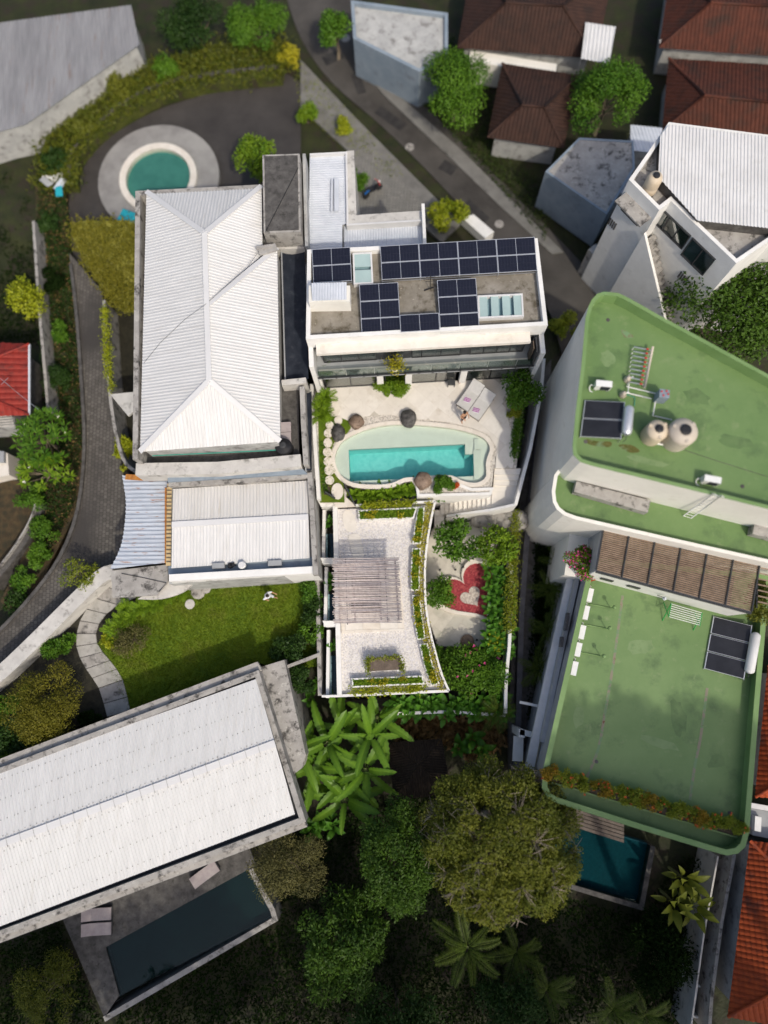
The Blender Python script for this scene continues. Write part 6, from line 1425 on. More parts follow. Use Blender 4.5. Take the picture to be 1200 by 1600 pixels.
MB().prism(pw, -6.2, DZ - .5).build('basin', g_['dark_pool'], dp); MB().prism(pw, DZ - .13, DZ - .1).build('water', g_['still_water'], dp)
MB().wall(PP([(392, 1358), (426, 1422), (430, 1436), (163, 1592)], DZ), .32, -6.5, DZ + .05).build('rim', g_['old_concrete'], dp)
def day_lounger(label, px, py, rz):
    t = thing('day_lounger', label, 'sun lounger', P(px, py, DZ), 'loungers by the dark pool', world=False); t.rotation_euler = (0, 0, rz)
    MB().box((0, 0, .2), (1.95, .8, .06)).build('frame', g_['charcoal'], t); [MB().box((x, y, .09), (.06, .06, .18)).build('leg', g_['charcoal'], t) for x in (-.85, .85) for y in (-.33, .33)]
    MB().box((.3, 0, .28), (1.25, .74, .1)).build('seat_cushion', g_['mauve_cushion'], t); MB().box((-.64, 0, .35), (.62, .74, .1), 0, 0, .25).build('back_cushion', g_['mauve_cushion'], t)
day_lounger('mauve lounger under the eaves, upper of the close pair', 154, 1426, .06); day_lounger('mauve lounger by the dark pool, lower of the close pair', 154, 1449, .06); day_lounger('mauve lounger near the far end of the dark pool', 322, 1364, .62)

# ---------------------------------------------------------------- alley and lower right corner
flat('alley', PP([(840, 590), (862, 560), (850, 700), (836, 800), (836, 1000), (832, 1210), (800, 1230), (795, 1100), (806, 900), (812, 780)], -4.2), -4.2, g_['dark_concrete'], 1.5)
tag(MB().wall(PP([(846, 640), (832, 760), (822, 860), (815, 960), (812, 1060), (808, 1200)], -3.4), .35, -5, -3.4).build('alley_wall', mat('slate_wall', (.07, .07, .08), (.11, .11, .125), scale=2)), 'dark slate-grey wall along the alley beside the heart garden', 'wall')
t = thing('entrance_fins', 'white beams and panel at the side door of the green-roofed house', 'beams', P(825, 1140, -5))
for a, b, w_, z in (((812, 1097), (846, 1104), .16, -1.2), ((812, 1143), (840, 1150), .35, -1.4)): MB().beam(P(*a, z), P(*b, z), w_, .2).build('beam', g_['white_wall'], t)
MB().prism(PP([(803, 1150), (818, 1152), (817, 1190), (801, 1189)], -2), -2.2, -2).build('panel', g_['white_wall'], t); MB().prism(PP([(811, 1139), (820, 1141), (820, 1153), (811, 1152)], -1.3), -5.5, -1.3).build('post', g_['white_wall'], t)
for k in range(9): MB().prism(PP([(818, 1153 + 5.5 * k), (833, 1155 + 5.5 * k), (833, 1159.5 + 5.5 * k), (818, 1158 + 5.5 * k)], -4.5), -4.6, -4.5).build('board', g_['deck_wood'], t)
PZ2 = -5.2
rp_ = thing('deep_blue_pool', 'deep blue-green pool below the corner of the green roof', 'swimming pool', P(950, 1350, -7)); pw = PP([(870, 1278), (1018, 1322), (1002, 1416), (868, 1376)], PZ2)
MB().prism(pw, -7.2, PZ2 - .6).build('basin', g_['deep_pool'], rp_); MB().prism(pw, PZ2 - .12, PZ2 - .1).build('water', g_['still_water'], rp_); MB().wall(PP([(868, 1378), (1002, 1418), (1020, 1322)], PZ2), .3, -7.2, PZ2 + .05).build('rim', g_['dark_concrete'], rp_)
wd = thing('pool_boardwalk', 'weathered boardwalk between the green roof and the deep blue pool', 'boardwalk', P(920, 1280, PZ2))
for k in range(5):
    o_ = 6.0 * k; MB().prism(PP([(856, 1250 + o_), (975, 1288 + o_), (975, 1293 + o_), (856, 1255 + o_)], PZ2 + .06), PZ2 - .1, PZ2 + .06).build('board', g_['deck_wood'], wd)
tag(MB().wall(PP([(1122, 1338), (1100, 1460), (1078, 1620)], -3.6), .1, -6.5, -3.6).build('alley_fence', g_['pale_concrete']), 'thin pale fence line below the green roof corner, left one', 'fence')
tag(MB().wall(PP([(1148, 1335), (1128, 1440), (1112, 1560), (1108, 1620)], -3.2), .2, -6.5, -3.2).build('alley_wall', g_['old_concrete']), 'weathered wall left of the orange tiled roof', 'wall')
tile_house('orange_tiled_house', 'orange tiled hip roof in the lower right corner', [(1137, 1588), (1172, 1314), (1420, 1345), (1420, 1640)], [(1265, 1520), (1275, 1420)], -2, .6, -6.3, g_['orange_tile'], g_['grey_wall'], .3, .3)
tile_house('orange_tiled_house', 'orange tiled roof slope right of the lower green roof', [(1180, 1245), (1200, 1040), (1400, 1050), (1400, 1250)], [(1265, 1195), (1275, 1090)], -2, .2, -6.3, g_['orange_tile'], g_['grey_wall'], .3, .3)
t = thing('side_shed', 'grey roofed shed between the two orange tiled roofs', 'shed', P(1190, 1280, -6)); MB().prism(PP([(1172, 1262), (1260, 1280), (1260, 1322), (1176, 1305)], -3), -6.3, -3).build('wall', g_['grey_paint'], t); MB().prism(PP([(1180, 1275), (1190, 1277), (1189, 1300), (1179, 1298)], -2.6), -2.99, -2.6).build('box', g_['white_plastic'], t); MB().beam(P(1172, 1258, -2.4), P(1250, 1272, -2.4), .3, .1).build('gutter', g_['white_metal'], t)
t = thing('white_shelf_unit', 'white frame with brown items in the alley at the bottom right', 'shelf', P(1100, 1570, -6)); MB().wall(PP([(1090, 1540), (1108, 1548), (1100, 1592), (1082, 1588)], -4.6), .12, -6, -4.6, True).build('frame', g_['white_wall'], t); MB().prism(PP([(1092, 1548), (1104, 1552), (1100, 1570), (1090, 1566)], -4.9), -6, -4.9).build('crate', g_['timber'], t)
# thatched roof in the dark between the banana plants and the big tree
t = thing('thatched_hut', 'dark thatched hut roof between the banana plants and big tree', 'hut', P(655, 1195, -6))
e = PP([(608, 1160), (690, 1155), (705, 1240), (615, 1250)], -3.6); r_ = P(655, 1195, -2.6)
for i in range(4): MB().ribbed([e[i], e[(i + 1) % 4], r_], (e[i] + e[(i + 1) % 4]) / 2 - r_, .16, .05, rows=.35, lift=.05).build('thatch', g_['thatch'], t)
MB().prism(inset(e, .4), -6.5, -3.65).build('wall', g_['teak'], t)
# motorcycle
b = P(583, 303, NZ + .16); t = thing('motorcycle', 'black and blue scooter parked in the paved yard', 'motorcycle', b, world=False); t.rotation_euler = (0, 0, ang(570, 312, 596, 294))
for x in (-.62, .62):
    wv_ = MB(); n = 16; 
    for s in (-.05, .05): wv_.v += [(x + .27 * math.cos(2 * math.pi * k / n), s, .28 + .27 * math.sin(2 * math.pi * k / n)) for k in range(n)]
    wv_.f = [(k, (k + 1) % n, (k + 1) % n + n, k + n) for k in range(n)] + [tuple(range(n - 1, -1, -1)), tuple(range(n, 2 * n))]; wv_.build('wheel', g_['black_plastic'], t)
MB().add([(-.85, 0, .62), (-.3, -.2, .7), (.2, -.17, .6), (.45, -.14, .35), (.6, 0, .95), (.45, .14, .35), (.2, .17, .6), (-.3, .2, .7), (-.2, 0, .3)], [(0, 1, 7), (1, 2, 6, 7), (2, 3, 5, 6), (2, 4, 6), (3, 4, 5), (0, 8, 1), (1, 8, 3, 2), (8, 5, 3), (8, 7, 6, 5), (0, 7, 8), (2, 3, 4), (6, 4, 5)]).build('body', g_['black_paint'], t)
MB().box((-.35, 0, .78), (.75, .26, .1)).build('seat', g_['black_plastic'], t); MB().box((-.62, -.1, .84), (.45, .1, .04), .15).build('fairing', g_['blue_paint'], t)
MB().tube([(.45, -.35, 1.0), (.55, -.1, 1.02), (.55, .1, 1.02), (.45, .35, 1.0)], .025).tube([(.62, 0, .28), (.52, 0, 1.0)], .04).build('handlebar', g_['red_paint'], t); MB().lathe((.62, 0, .92), [(.05, 0), (.09, .05), (.05, .1)], 10).build('headlight', g_['white_plastic'], t)
# ---------------------------------------------------------------- planting around the pool
BL = broad_leaf('broad_leaf', .75, .3, g_['lf_broad'], .3)
BLB = broad_leaf('bright_leaf', .95, .30, g_['lf_bright'], .28)
BLL = broad_leaf('lime_leaf', .62, .2, g_['lf_lime'], .3)
BAN = broad_leaf('banana_leaf', 2.75, .62, g_['lf_banana'], .30, 1, .35, 16)
PAD = broad_leaf('paddle_leaf', 1.6, .42, g_['lf_olive'], .25, 0, .5, 8)
FR = frond_mesh('palm_frond', 1.7, g_['lf_palm'], 26, .45, .36, .045)
FRS = frond_mesh('small_frond', .95, g_['lf_bright'], 18, .38, .3, .045)
FRL = frond_mesh('long_frond', 2.6, g_['lf_palm'], 34, .58, .34, .05)
FERN = frond_mesh('fern_frond', .8, g_['lf_bright'], 16, .28, .32, .05)
GP = 'plants beside the pool terrace'
for x, y, z, h, c, lab in ((513, 592, -.02, 2.6, 22, 'tall lime plant in the corner between villa and left wall'), (511, 628, -.02, .8, 16, 'lime plant above the large round stepping stone'), (503, 655, -.02, .6, 14, 'yellow-green plant against the wall left of the stones'), (509, 648, -.02, .5, 12, 'yellow-green plant beside the highest small stone'), (502, 642, -.02, .7, 12, 'lime plant squeezed against the left wall')):
    rosette('lime_plant', lab, 'plant', P(x, y, z), FERN if h < 2 else FRS, c, (.1, 1.1), (.8, 1.15), GP, h, .05, 'frond')
bush('box_bush', 'dense bright bush in front of the villa pillars', P(613, 605, .35), (1.05, .55, .45), 0, 3600, .13, g_['lf_bright'], K=16)
q = V(vu(617, 568, 3.5), .85, 3.2); t = thing('balcony_pot', 'white pot with yellow-green plant on the villa balcony', 'potted plant', q)
MB().lathe(q, [(.2, 0), (.26, .35), (.28, .5), (.24, .5), (.22, .42)], 16).build('pot', g_['white_plastic'], t, True)
k = 420; bs = np.array(q) + np.c_[rng.normal(size=(k, 2)) * .28, .6 + rng.random(k) * .55]; leaf_mesh('foliage', bs, rnd_dirs(k, .4), rnd_dirs(k, .6), .17, .07, g_['lf_yellow'], t)
tree('deck_tree', 'small leafy tree in the bed right of the loungers', 'tree', P(814, 612, 1.5), (1.1, 1.35, .9), 0, 1900, .24, g_['lf_mid'], K=22, cr=.42, wid=.5, tr=.06)
bush('deck_shrub', 'low mixed shrub under the small deck tree', P(806, 640, .3), (.55, .7, .4), 0, 1500, .14, g_['lf_moss'], K=10)
creeper('narrow green hedge strip along the right deck wall', PP([(812, 640), (807, 680), (803, 714)], 0), .1, 1900, .14, 'lf_mid', .15, name='hedge_strip')
creeper('lime creeper on the wall foot beside the black shade net', PP([(503, 690), (505, 730), (508, 770)], 0), .02, 700, .12, 'lf_mid', .12, name='ground_cover')
creeper('grass tufts around the round stepping stones', PP([(512, 660), (514, 690), (512, 720), (520, 750), (516, 770)], 0), .01, 900, .17, 'lf_moss', .09, name='ground_cover')
bush('planter_shrub', 'round green shrub in the white pool planter', P(692, 757, .3), (.75, .42, .4), 0, 2200, .14, g_['lf_mid'], K=12)
bush('planter_shrub', 'small reddish shrub at the right end of the green planter shrub', P(712, 761, .15), (.28, .2, .22), 0, 380, .13, g_['fl_red'], K=5)
for k in range(15):
    x = 552 + 7.0 * k + random.uniform(-2, 2); rosette('canna_plant', ORD[k] + ' bright broad leaved plant from the left in the row below pool edge', 'plant', P(x, 777 + random.uniform(-5, 3) - k * .4, -1.2), BLB, 8, (.5, 1.3), (.85, 1.2), 'bright plants in the row below the pool edge', .35, .04)
for k, (x, y) in enumerate(((660, 783), (672, 780), (682, 782))): rosette('canna_plant', ('dark leaved plant left of the garden steps under the planter', 'dark leaved plant in the middle under the pool planter', 'dark leaved plant nearest the garden steps')[k], 'plant', P(x, y, -2.2), BL, 7, (.3, 1.1), (.8, 1.1), 'dark plants under the pool planter', .6, .04)

# ---------------------------------------------------------------- heart garden
tree('garden_tree', 'loose-leaved tree above the left lobe of the heart', 'tree', P(718, 848, -.7), (1.55, 1.35, .8), HZ, 1500, .27, g_['lf_mid'], K=22, cr=.45, wid=.5, tr=.07)
tree('garden_tree', 'bright yellow-green tree beside the wall of the heart garden', 'tree', P(776, 855, -.8), (1.15, 1.35, .8), HZ, 1900, .24, g_['lf_bright'], K=18, cr=.45, wid=.5, tr=.07)
tree('garden_tree', 'small round dark tree left of the heart', 'tree', P(685, 926, -1.6), (.85, .95, .75), HZ, 2400, .18, g_['lf_mid'], K=18, cr=.35, tr=.05)
for k in range(25):
    x = 766 + 12 * (k % 3) + random.uniform(-5, 3) - .05 * k; y = 890 + 5.6 * k
    rosette('elephant_ear', ORD[k] + ' glossy plant from the top in the bed right of the heart', 'plant', P(x, y, HZ), BL, 10, (.15, 1.1), (.85, 1.15), 'glossy plants in the bed right of the heart', .9, .04)
for k in range(5): rosette('ginger_plant', ORD[k] + ' yellowish plant from the top at lower right of heart garden', 'plant', P(764 + 6 * (k % 3), 995 + 6 * k, HZ), BLL, 9, (.3, 1.1), (.9, 1.2), 'yellowish plants at the lower right of the heart garden', .8, .04)
creeper('yellow-green creeper over the boundary wall of the heart garden', PP([(806, 802), (801, 870), (799, 930), (796, 985)], -1.6), -1.55, 4200, .2, 'lf_moss', .15)
bush('flowering_shrub', 'large green shrub with pink flowers below the heart garden', P(735, 1045, -2.0), (1.75, 1.3, .8), HZ, 6200, .19, g_['lf_mid'], K=26, flowers=(g_['fl_pink'], 26, .14))
bush('garden_shrub', 'dark shrub between the curved gravel roof and the garden floor', P(694, 1030, -2.6), (.75, .75, .55), HZ, 1500, .18, g_['lf_mid'], K=12)
bush('garden_shrub', 'green shrub between the pink flowered shrub and the wall', P(775, 1058, -2.0), (.8, .9, .8), HZ, 1900, .2, g_['lf_mid'], K=12)
for k in range(24):
    x = 618 + 7.3 * k + random.uniform(-3, 3); rosette('canna_plant', ORD[k] + ' dark broad leaved plant from the left below the gravel roof', 'plant', P(x, 1098 + random.uniform(-8, 8) + 9 * (k % 2), HZ - .3), BL, 9, (.2, 1.15), (1.05, 1.45), 'dark plants in the row below the gravel roof', .9, .04)
rosette('areca_palm', 'small bright palm at the lower corner of the heart garden', 'palm', P(772, 1108, HZ - .6), FR, 11, (.1, 1.0), (.75, 1.0), None, 1.6, .06, 'frond')
for k, (x, y) in enumerate(((515, 1082), (500, 1110))): rosette('canna_plant', ('broad leaved plant at the lower left corner of gravel roof', 'broad leaved plant beside the grey side slab')[k], 'plant', P(x - 12, y - 20, -4.4), BL, 8, (.3, 1.1), (.9, 1.2), 'plants by the grey side slab', .8)

# ---------------------------------------------------------------- banana grove and the dark garden behind
for k, (x, y, lab, c) in enumerate(((500, 1188, 'banana plant nearest the lower white roof', 12), (540, 1130, 'banana plant close to the corner of the gravel roof', 10), (582, 1140, 'banana plant right of the grove near the thatched hut', 9), (548, 1205, 'banana plant in the middle of the grove', 11), (575, 1190, 'banana plant on the right side of the grove', 8), (520, 1150, 'banana plant at the upper left of the grove', 8), (545, 1235, 'banana plant at the bottom of the grove', 10), (592, 1115, 'banana plant under the bottom edge of the gravel roof', 9), (478, 1160, 'banana plant leaning over the grey side slab', 9))):
    rosette('banana_plant', lab, 'banana plant', P(x, y, -5.6), BAN, c, (-.3, .62), (.72, 1.08), 'banana grove', 3.0 + .3 * (k % 3), .14, spin=k)
for k, (x, y) in enumerate(((505, 1275), (522, 1285), (490, 1290), (735, 1150), (715, 1165), (750, 1170))): rosette('canna_plant', ('broad leaved plant under the bananas, left', 'broad leaved plant under the bananas, right', 'broad leaved plant by the parapet corner of the lower white roof', 'broad leaved plant right of the thatched hut, upper', 'broad leaved plant right of the thatched hut, left', 'broad leaved plant between the hut and the big tree')[k], 'plant', P(x, y, -5.8), BL, 9, (.2, 1.1), (1.1, 1.5), 'plants in the shade of the bananas', .9)

# the big tree: leaf clumps plus its pale twigs
ctr = P(782, 1312, 1.2); R = (4.5, 4.4, 3.1)
bt = tree('big_tree', 'largest broad olive tree with pale twigs showing through its crown', 'tree', ctr, R, -6.5, 60000, .16, g_['lf_olive'], K=260, cr=.6, wid=.5, tr=.3, shell=.68, bark=mat('pale_bark', (.22, .18, .14), (.34, .285, .23), scale=6))
mb = MB(); hubs = []
for _ in range(48):
    d = Vector(rnd_dirs(1, .55)[0]); d.z = abs(d.z); hubs.append((Vector((ctr.x + d.x * R[0] * .86, ctr.y + d.y * R[1] * .86, ctr.z + d.z * R[2] * .86)), d))
for h, d in hubs:
    for k in range(9):
        e = h + (Vector(rnd_dirs(1)[0]) * .9 + d * .55).normalized() * random.uniform(.5, 1.05); rel = e - ctr; m_ = math.sqrt((rel.x / R[0]) ** 2 + (rel.y / R[1]) ** 2 + (rel.z / R[2]) ** 2)
        e = ctr + rel / m_ * random.uniform(.98, 1.06)
        md = h.lerp(e, .5) + d * .12; mb.tube([h, md, e], [.02, .014, .007], 3, False)
    mb.tube([(ctr.x, ctr.y, ctr.z - 2.4), (ctr.x + (h.x - ctr.x) * .4, ctr.y + (h.y - ctr.y) * .4, ctr.z - .6), h], [.12, .07, .024], 5, False)
mb.build('twigs', g_['pale_bark'], bt)
G2 = 'trees in the lower garden'
tree('round_tree', 'dense dark green tree hugging the left side of the big tree', 'tree', P(622, 1335, -.6), (2.0, 3.2, 2.4), -6.5, 16000, .17, g_['lf_forest'], K=90, cr=.55, shell=.7, group=G2, wid=.5, tr=.2)
tree('feathery_tree', 'khaki feathery tree below the corner of the lower white roof', 'tree', P(455, 1352, -1.6), (2.7, 1.9, 1.6), -6.5, 12000, .13, g_['lf_khaki'], K=40, cr=.65, group=G2, wid=.35, tr=.15)
tree('leafy_tree', 'tall green tree at the bottom left of the big tree', 'tree', P(530, 1475, -1.6), (2.7, 3.2, 2.3), -6.6, 9000, .25, g_['lf_forest'], K=60, cr=.6, group=G2, wid=.38, tr=.2)
tree('golden_tree', 'golden-green bushy tree beside the curved garden path', 'tree', P(72, 1098, -.4), (2.0, 2.7, 1.6), LW, 15000, .13, g_['lf_golden'], K=44, cr=.75, group=G2, wid=.4, tr=.15)
tree('small_pale_tree', 'small pale leaning tree on the lawn corner', 'tree', P(207, 1000, -1.5), (1.25, .95, .7), LW, 2400, .13, g_['lf_khaki'], K=16, cr=.38, group=G2, wid=.4, tr=.07)
tree('feathery_tree', 'dark feathery tree in the bottom left corner', 'tree', P(78, 1545, -3.2), (2.0, 1.9, 1.5), -6.6, 5000, .16, g_['lf_olive'], K=26, cr=.6, group=G2, wid=.35, tr=.12)
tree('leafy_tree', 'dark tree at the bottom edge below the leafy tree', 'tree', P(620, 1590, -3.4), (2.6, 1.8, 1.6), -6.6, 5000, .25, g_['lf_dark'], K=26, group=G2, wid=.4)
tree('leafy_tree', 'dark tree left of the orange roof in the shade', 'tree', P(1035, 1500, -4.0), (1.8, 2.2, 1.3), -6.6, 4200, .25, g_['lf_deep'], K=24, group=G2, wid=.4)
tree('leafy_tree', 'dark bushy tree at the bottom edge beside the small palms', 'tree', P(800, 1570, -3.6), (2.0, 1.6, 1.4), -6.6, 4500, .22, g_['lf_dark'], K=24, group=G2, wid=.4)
rosette('coconut_palm', 'feathery palm at the foot of the big tree', 'palm', P(722, 1442, -6.3), FRL, 10, (-.1, .9), (.8, 1.05), None, 4.0, .13, 'frond')
for k, (x, y, s, lab) in enumerate(((842, 1520, 2.4, 'small palm in the dark garden below the big tree'), (938, 1545, 2.6, 'small palm at the bottom edge, left of its neighbour'), (990, 1560, 2.2, 'small palm at the bottom edge nearest the orange roof'), (800, 1470, 1.8, 'small palm tucked under the lower rim of the big tree'))):
    rosette('garden_palm', lab, 'palm', P(x, y, -6.3), FR, 9, (.0, 1.0), (.9, 1.25), 'small palms in the lower garden', s, .09, 'frond')
for k, (x, y, c) in enumerate(((1045, 1355, 11), (1030, 1390, 10), (1058, 1395, 9))): rosette('paddle_plant', ('upright plant with paddle leaves nearest the green roof corner', 'plant with paddle leaves beside the deep blue pool', 'plant with paddle leaves nearest the pale fence')[k], 'plant', P(x, y, -6.2), PAD, c, (.2, 1.1), (.9, 1.2), 'paddle leaved plants below the green roof', 2.4, .1)

# ---------------------------------------------------------------- lawn borders, driveway bank
GB = 'shrubs around the lawn'
for k, (x, y, r, lm, lab) in enumerate(((484, 925, .75, 'lf_mid', 'shrub in the upper right corner of the lawn'), (487, 955, .8, 'lf_dark', 'dark shrub on the right side of the lawn, upper'), (484, 985, .8, 'lf_mid', 'green shrub on the right side of the lawn, middle'), (470, 1008, .95, 'lf_dark', 'dark fan-leaved shrub on the right side of the lawn, lower'), (440, 1018, .7, 'lf_dark', 'dark shrub by the parapet below the lawn'), (172, 1000, .5, 'lf_lime', 'lime shrub left of the small pale tree'), (205, 740, .1, 'lf_lime', ''), (104, 1008, .6, 'lf_mid', 'vine bush hanging over the broad pale wall'), (80, 1010, .7, 'lf_mid', 'bush on the broad pale wall above the golden tree'), (20, 1150, 1.3, 'lf_dark', 'dark shrub at the left edge below the golden tree'), (20, 1090, 1.0, 'lf_mid', 'shrub at the left edge beside the golden tree'), (140, 1125, .6, 'lf_deep', 'dark shrub between the golden tree and the path'), (470, 1060, .8, 'lf_dark', 'dark shrub between the side slab and plunge pools'))):
    if lab: bush('garden_bush', lab, P(x, y, LW + .8 * r), (r, r, .75 * r), LW, int(1900 * r), .19, g_[lm], group=GB)
for k, (x, y) in enumerate(((200, 952), (208, 964), (192, 968), (222, 950), (238, 946), (252, 942), (268, 930), (285, 926), (178, 985), (190, 980), (184, 995))): rosette('fern', 'green fern in the border between path and lawn, ' + ('upper end of the path bend', 'second up the bend', 'beside the path slabs', 'near the concrete canopy', 'under the canopy edge', 'third from the flat rock', 'next to the flat rock', 'nearest the flat rock', 'beside the lime shrub', 'above the small pale tree', 'lowest beside the path')[k], 'fern', P(x, y, LW), FERN, 12, (.15, 1.0), (.75, 1.05), 'ferns in the border between path and lawn', .4, .03, 'frond')
for k, (x, y) in enumerate(((10, 1135), (25, 1165), (8, 1180))): rosette('spiky_plant', ('spiky plant at the left edge below the golden tree', 'spiky plant left of the lower white roof parapet', 'spiky plant at the left edge nearest the lower white roof')[k], 'plant', P(x, y, LW), FERN, 12, (.2, 1.1), (1.1, 1.5), 'spiky plants at the left edge', .5, .03, 'frond')
tree('driveway_shrub', 'thin reddish-green shrub beside the driveway wall', 'bush', P(125, 897, -.8), (1.2, .95, .6), -2.2, 1300, .15, g_['lf_moss'], K=16, cr=.4, tr=.05)
creeper('yellow-green creeper on the wall between driveway and hip roof', PP([(164, 480), (168, 560), (174, 610)], -.8), -.8, 2000, .16, 'lf_lime', .15)
bush('yard_bush', 'bright bush in the yard between driveway and hip roof', P(195, 705, -2.0), (.55, 1.3, .7), -3.2, 2200, .2, g_['lf_lime'], K=14)
def frangipani(label, px, py, z, R, base, tufts, lm, fl):
    c = P(px, py, z); t = thing('frangipani_tree', label, 'tree', (c.x, c.y, base), 'frangipani trees left of the driveway'); tp = []
    for _ in range(tufts): a = random.uniform(0, 6.28); r = math.sqrt(random.random()); tp.append(c + Vector((math.cos(a) * r * R[0], math.sin(a) * r * R[1], R[2] * (1 - r * r) + random.uniform(-.3, .2))))
    k = 13; bs = np.repeat(np.array([list(v) for v in tp]), k, 0); n = len(bs); az = rng.random(n) * 6.283; D = np.c_[np.cos(az), np.sin(az), .15 + .5 * rng.random(n)]
    leaf_mesh('crown', bs + D * .05, D, np.tile([0., 0, 1], (n, 1)), .46 * (.75 + .5 * rng.random(n)), .12, g_[lm], t); trunk(t, (c.x, c.y, base), (c.x, c.y, z - .3), .12, [tuple(v) for v in tp])
    i = rng.choice(len(tp), fl); q = np.repeat(np.array([list(tp[j]) for j in i]), 5, 0) + np.array([0, 0, .1]); leaf_mesh('flowers', q, rnd_dirs(len(q), .3), np.tile([0., 0, 1], (len(q), 1)), .14, .09, g_['fl_white'], t, stuff=True)
frangipani('dark frangipani with a few white flowers below the red roof', 68, 685, -1.0, (1.75, 2.0, .9), -3.4, 62, 'lf_mid', 4)
frangipani('brighter frangipani above the dark curved garden wall', 72, 738, -1.4, (1.75, 1.1, .7), -3.4, 30, 'lf_bright', 2)
GV = 'bushes on the driveway bank'
for k, (x, y, r, lm, lab) in enumerate(((50, 775, .9, 'lf_mid', 'round green bush below the bright frangipani'), (72, 830, .9, 'lf_mid', 'green bush on the bank beside the driveway bend'), (60, 868, .85, 'lf_mid', 'green bush on the bank between wall and driveway'), (25, 935, .9, 'lf_dark', 'dark bush at the left edge beside the driveway'), (40, 905, .8, 'lf_mid', 'bush near the lower end of the curved wall'), (92, 590, .9, 'lf_dark', 'dark bush on the bank above the frangipani'), (80, 440, .8, 'lf_deep', 'dark ivy bush on the upper bank'), (72, 350, .9, 'lf_dark', 'dark ivy bush near the scrap heap'), (95, 520, .7, 'lf_mid', 'small bush halfway up the driveway bank'))):
    bush('bank_bush', lab, P(x, y, -2.6), (r, r * 1.2, .7 * r), -3.3, int(1800 * r), .17, g_[lm], group=GV)
def scatter(name, label, px, z, n, lm, leaf, cat, up=.5, hgt=.4):
    q = ccw(PP(px, z)); tri = tessellate_polygon([q]); ar = [abs((q[b] - q[a]).cross(q[c_] - q[a]).z) for a, b, c_ in tri]; pk = random.choices(tri, ar, k=n)
    A3 = np.array([[list(q[i]) for i in t3] for t3 in pk]); r1 = np.sqrt(rng.random((n, 1))); r2 = rng.random((n, 1)); bs = A3[:, 0] * (1 - r1) + A3[:, 1] * r1 * (1 - r2) + A3[:, 2] * r1 * r2
    bs[:, 2] += hgt * (np.sin(bs[:, 0] * 1.7) * np.cos(bs[:, 1] * 1.3) * .5 + .5) * rng.random(n)
    o = leaf_mesh(name, bs, rnd_dirs(n, up), rnd_dirs(n, .7), leaf * (.7 + .6 * rng.random(n)), leaf * .4, g_[lm], stuff=True); return tag(o, label, cat)
scatter('dry_leaves', 'fallen brown leaves over the driveway bank', [(60, 300), (105, 300), (125, 560), (130, 690), (118, 790), (75, 880), (70, 640), (60, 470)], -3.0, 1300, 'lf_dry', .16, 'leaves', .2, .12)
scatter('bank_weeds', 'low weeds over the driveway bank', [(60, 300), (105, 300), (125, 560), (130, 690), (118, 790), (60, 900), (70, 640), (60, 470)], -3.15, 12000, 'lf_dark', .2, 'weeds', .5, .45)
scatter('palm_litter', 'dry fallen palm leaves between the hut and garden wall', [(620, 1120), (790, 1122), (795, 1160), (740, 1190), (690, 1160), (620, 1155)], -5.6, 1500, 'lf_dry', .5, 'leaves', .1, .4)
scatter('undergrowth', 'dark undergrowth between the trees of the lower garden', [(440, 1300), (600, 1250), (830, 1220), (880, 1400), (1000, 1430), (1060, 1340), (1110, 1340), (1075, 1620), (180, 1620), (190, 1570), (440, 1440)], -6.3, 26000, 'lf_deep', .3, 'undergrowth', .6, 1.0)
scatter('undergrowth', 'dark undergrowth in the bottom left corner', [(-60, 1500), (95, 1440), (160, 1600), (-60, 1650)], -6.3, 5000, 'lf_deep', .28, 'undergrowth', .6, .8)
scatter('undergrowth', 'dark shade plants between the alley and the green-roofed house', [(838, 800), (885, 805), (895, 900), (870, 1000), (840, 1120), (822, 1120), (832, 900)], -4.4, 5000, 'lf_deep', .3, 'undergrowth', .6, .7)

# ---------------------------------------------------------------- beside the green-roofed house
for k, (x, y, s, n_) in enumerate(((852, 925, 1.2, 12), (850, 985, 1.3, 12), (838, 1045, 1.3, 13), (866, 880, 1.0, 9))):
    rosette('side_palm', ('palm beside the alley, level with the heart', 'palm beside the alley in the middle of its row', 'olive palm beside the alley above the white beams', 'palm behind the pink flowers by the cream wall')[k], 'palm', P(x, y, -4.4), FR, n_, (.05, 1.0), (.75, 1.05), 'palms beside the alley', s, .08, 'frond')
for k, (x, y) in enumerate(((846, 808), (862, 812), (870, 830), (850, 830), (878, 845))): rosette('elephant_ear', ('shade plant nearest the alley under the rounded cream corner', 'shade plant against the cream wall under the rounded corner', 'shade plant below the kerb of the middle green roof', 'shade plant lowest along the alley under the cream corner', 'shade plant just above the pink flowers')[k], 'plant', P(x, y, -4.4), BL, 8, (.2, 1.1), (1.2, 1.7), 'shade plants under the rounded corner', .8, .04)
q = P(905, 893, 1.5); t = thing('bougainvillea', 'pink flowering bougainvillea at the left end of the pergola', 'flowering plant', q)
pts, o_, tn, cc, r = clump_cloud(P(908, 878, 2.6), (.8, .85, .6), 18, 2600, .32); leaf_mesh('foliage', pts, o_ + rnd_dirs(2600) * .6, o_, .14, .07, g_['lf_bright'], t, tn)
i = rng.choice(2600, 330); leaf_mesh('flowers', pts[i] + o_[i] * .1, rnd_dirs(330, .4), np.tile([0., 0, 1], (330, 1)), .13, .11, g_['fl_pink'], t, stuff=True); MB().lathe(q, [(.3, 0), (.38, .5), (.34, .55)], 16).build('pot', g_['white_plastic'], t, True)
bush('climbing_plant', 'green climber at the lower right end of the slatted pergola', P(1186, 940, 3.4), (.7, 1.1, .7), LR, 1900, .17, g_['lf_olive'], K=14)
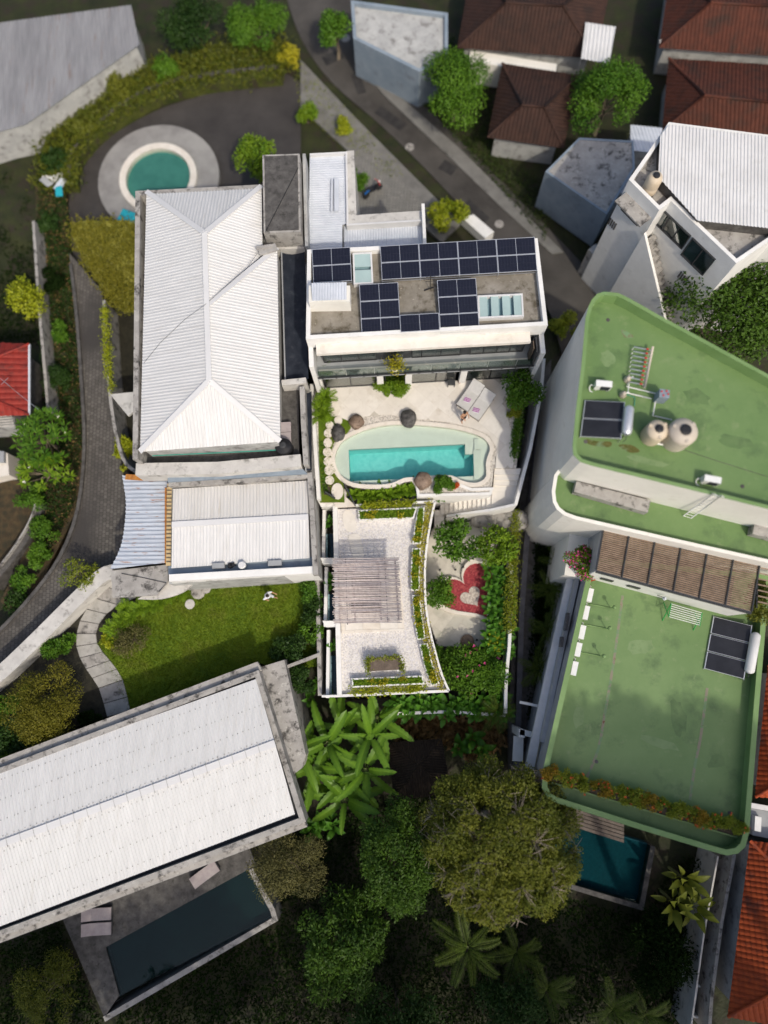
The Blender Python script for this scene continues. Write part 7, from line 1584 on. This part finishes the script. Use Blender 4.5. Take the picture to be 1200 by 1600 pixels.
for k in range(16):
    f = k / 15; x, y = 860 + 292 * f, 1208 + 84 * f
    bush('hedge_bush', ORD[k] + ' bush from the left in the red-flowered green roof hedge', P(x, y, LR + .75), (.58, .42, .38), LR + .3, 900, .12, g_['lf_autumn' if k % 4 == 0 else 'lf_moss'], K=9, group='bushes of the green roof hedge', flowers=(g_['fl_red'], (3, 9, 2, 5)[k % 4], .11))
# very tall pair shades the green roof; unseen row added to darken the bottom
for k, (x, y, z, R_, lab) in enumerate(((24.5, -18.8, 15.5, (4.8, 3.4, 4.4), 'very tall tree beyond the lower right edge'), (18.3, -18.9, 16.0, (4.2, 3.4, 4.2), 'very tall tree just left of the other very tall one'), (-18, -29, 7.5, (4.5, 3.6, 4.2), 'unseen tree added for shade beyond the lower left edge'), (-8, -30, 7.8, (5, 3.8, 4.4), 'unseen tree added for shade beyond the bottom edge, left of centre'), (3, -29.5, 7.6, (4.8, 3.8, 4.3), 'unseen tree added for shade beyond the bottom edge near the centre'), (13, -29.5, 8.0, (4.8, 3.8, 4.4), 'unseen tree added for shade beyond the bottom edge, right of centre'), (23, -29, 7.5, (5, 3.8, 4.2), 'unseen tree added for shade beyond the bottom right edge'))):
    tree('unseen_shade_tree', lab, 'tree', (x, y, z), R_, -6.6, 13000 if z > 12 else 5200, .5, g_['lf_dark'], K=48, cr=1.5, group='tall trees south of the garden', wid=.55, tr=.35, lean=-8.5 if z > 12 else -1)
scatter('street_weeds', 'dark weeds in the plots left of the driveway', [(-60, 230), (50, 290), (60, 540), (-60, 530)], -4.2, 5000, 'lf_deep', .25, 'weeds', .6, .6)
scatter('street_weeds', 'dark weeds between the brown tiled roofs', [(600, 100), (720, 230), (850, 380), (870, 300), (780, 240), (760, 90), (700, 60)], -3.75, 5000, 'lf_twilight', .22, 'weeds', .6, .5)
scatter('street_weeds', 'weeds along the street verge beside the court', [(450, 60), (480, 110), (560, 190), (640, 280), (600, 280), (470, 180)], -3.72, 1500, 'lf_moss', .16, 'weeds', .6, .3)
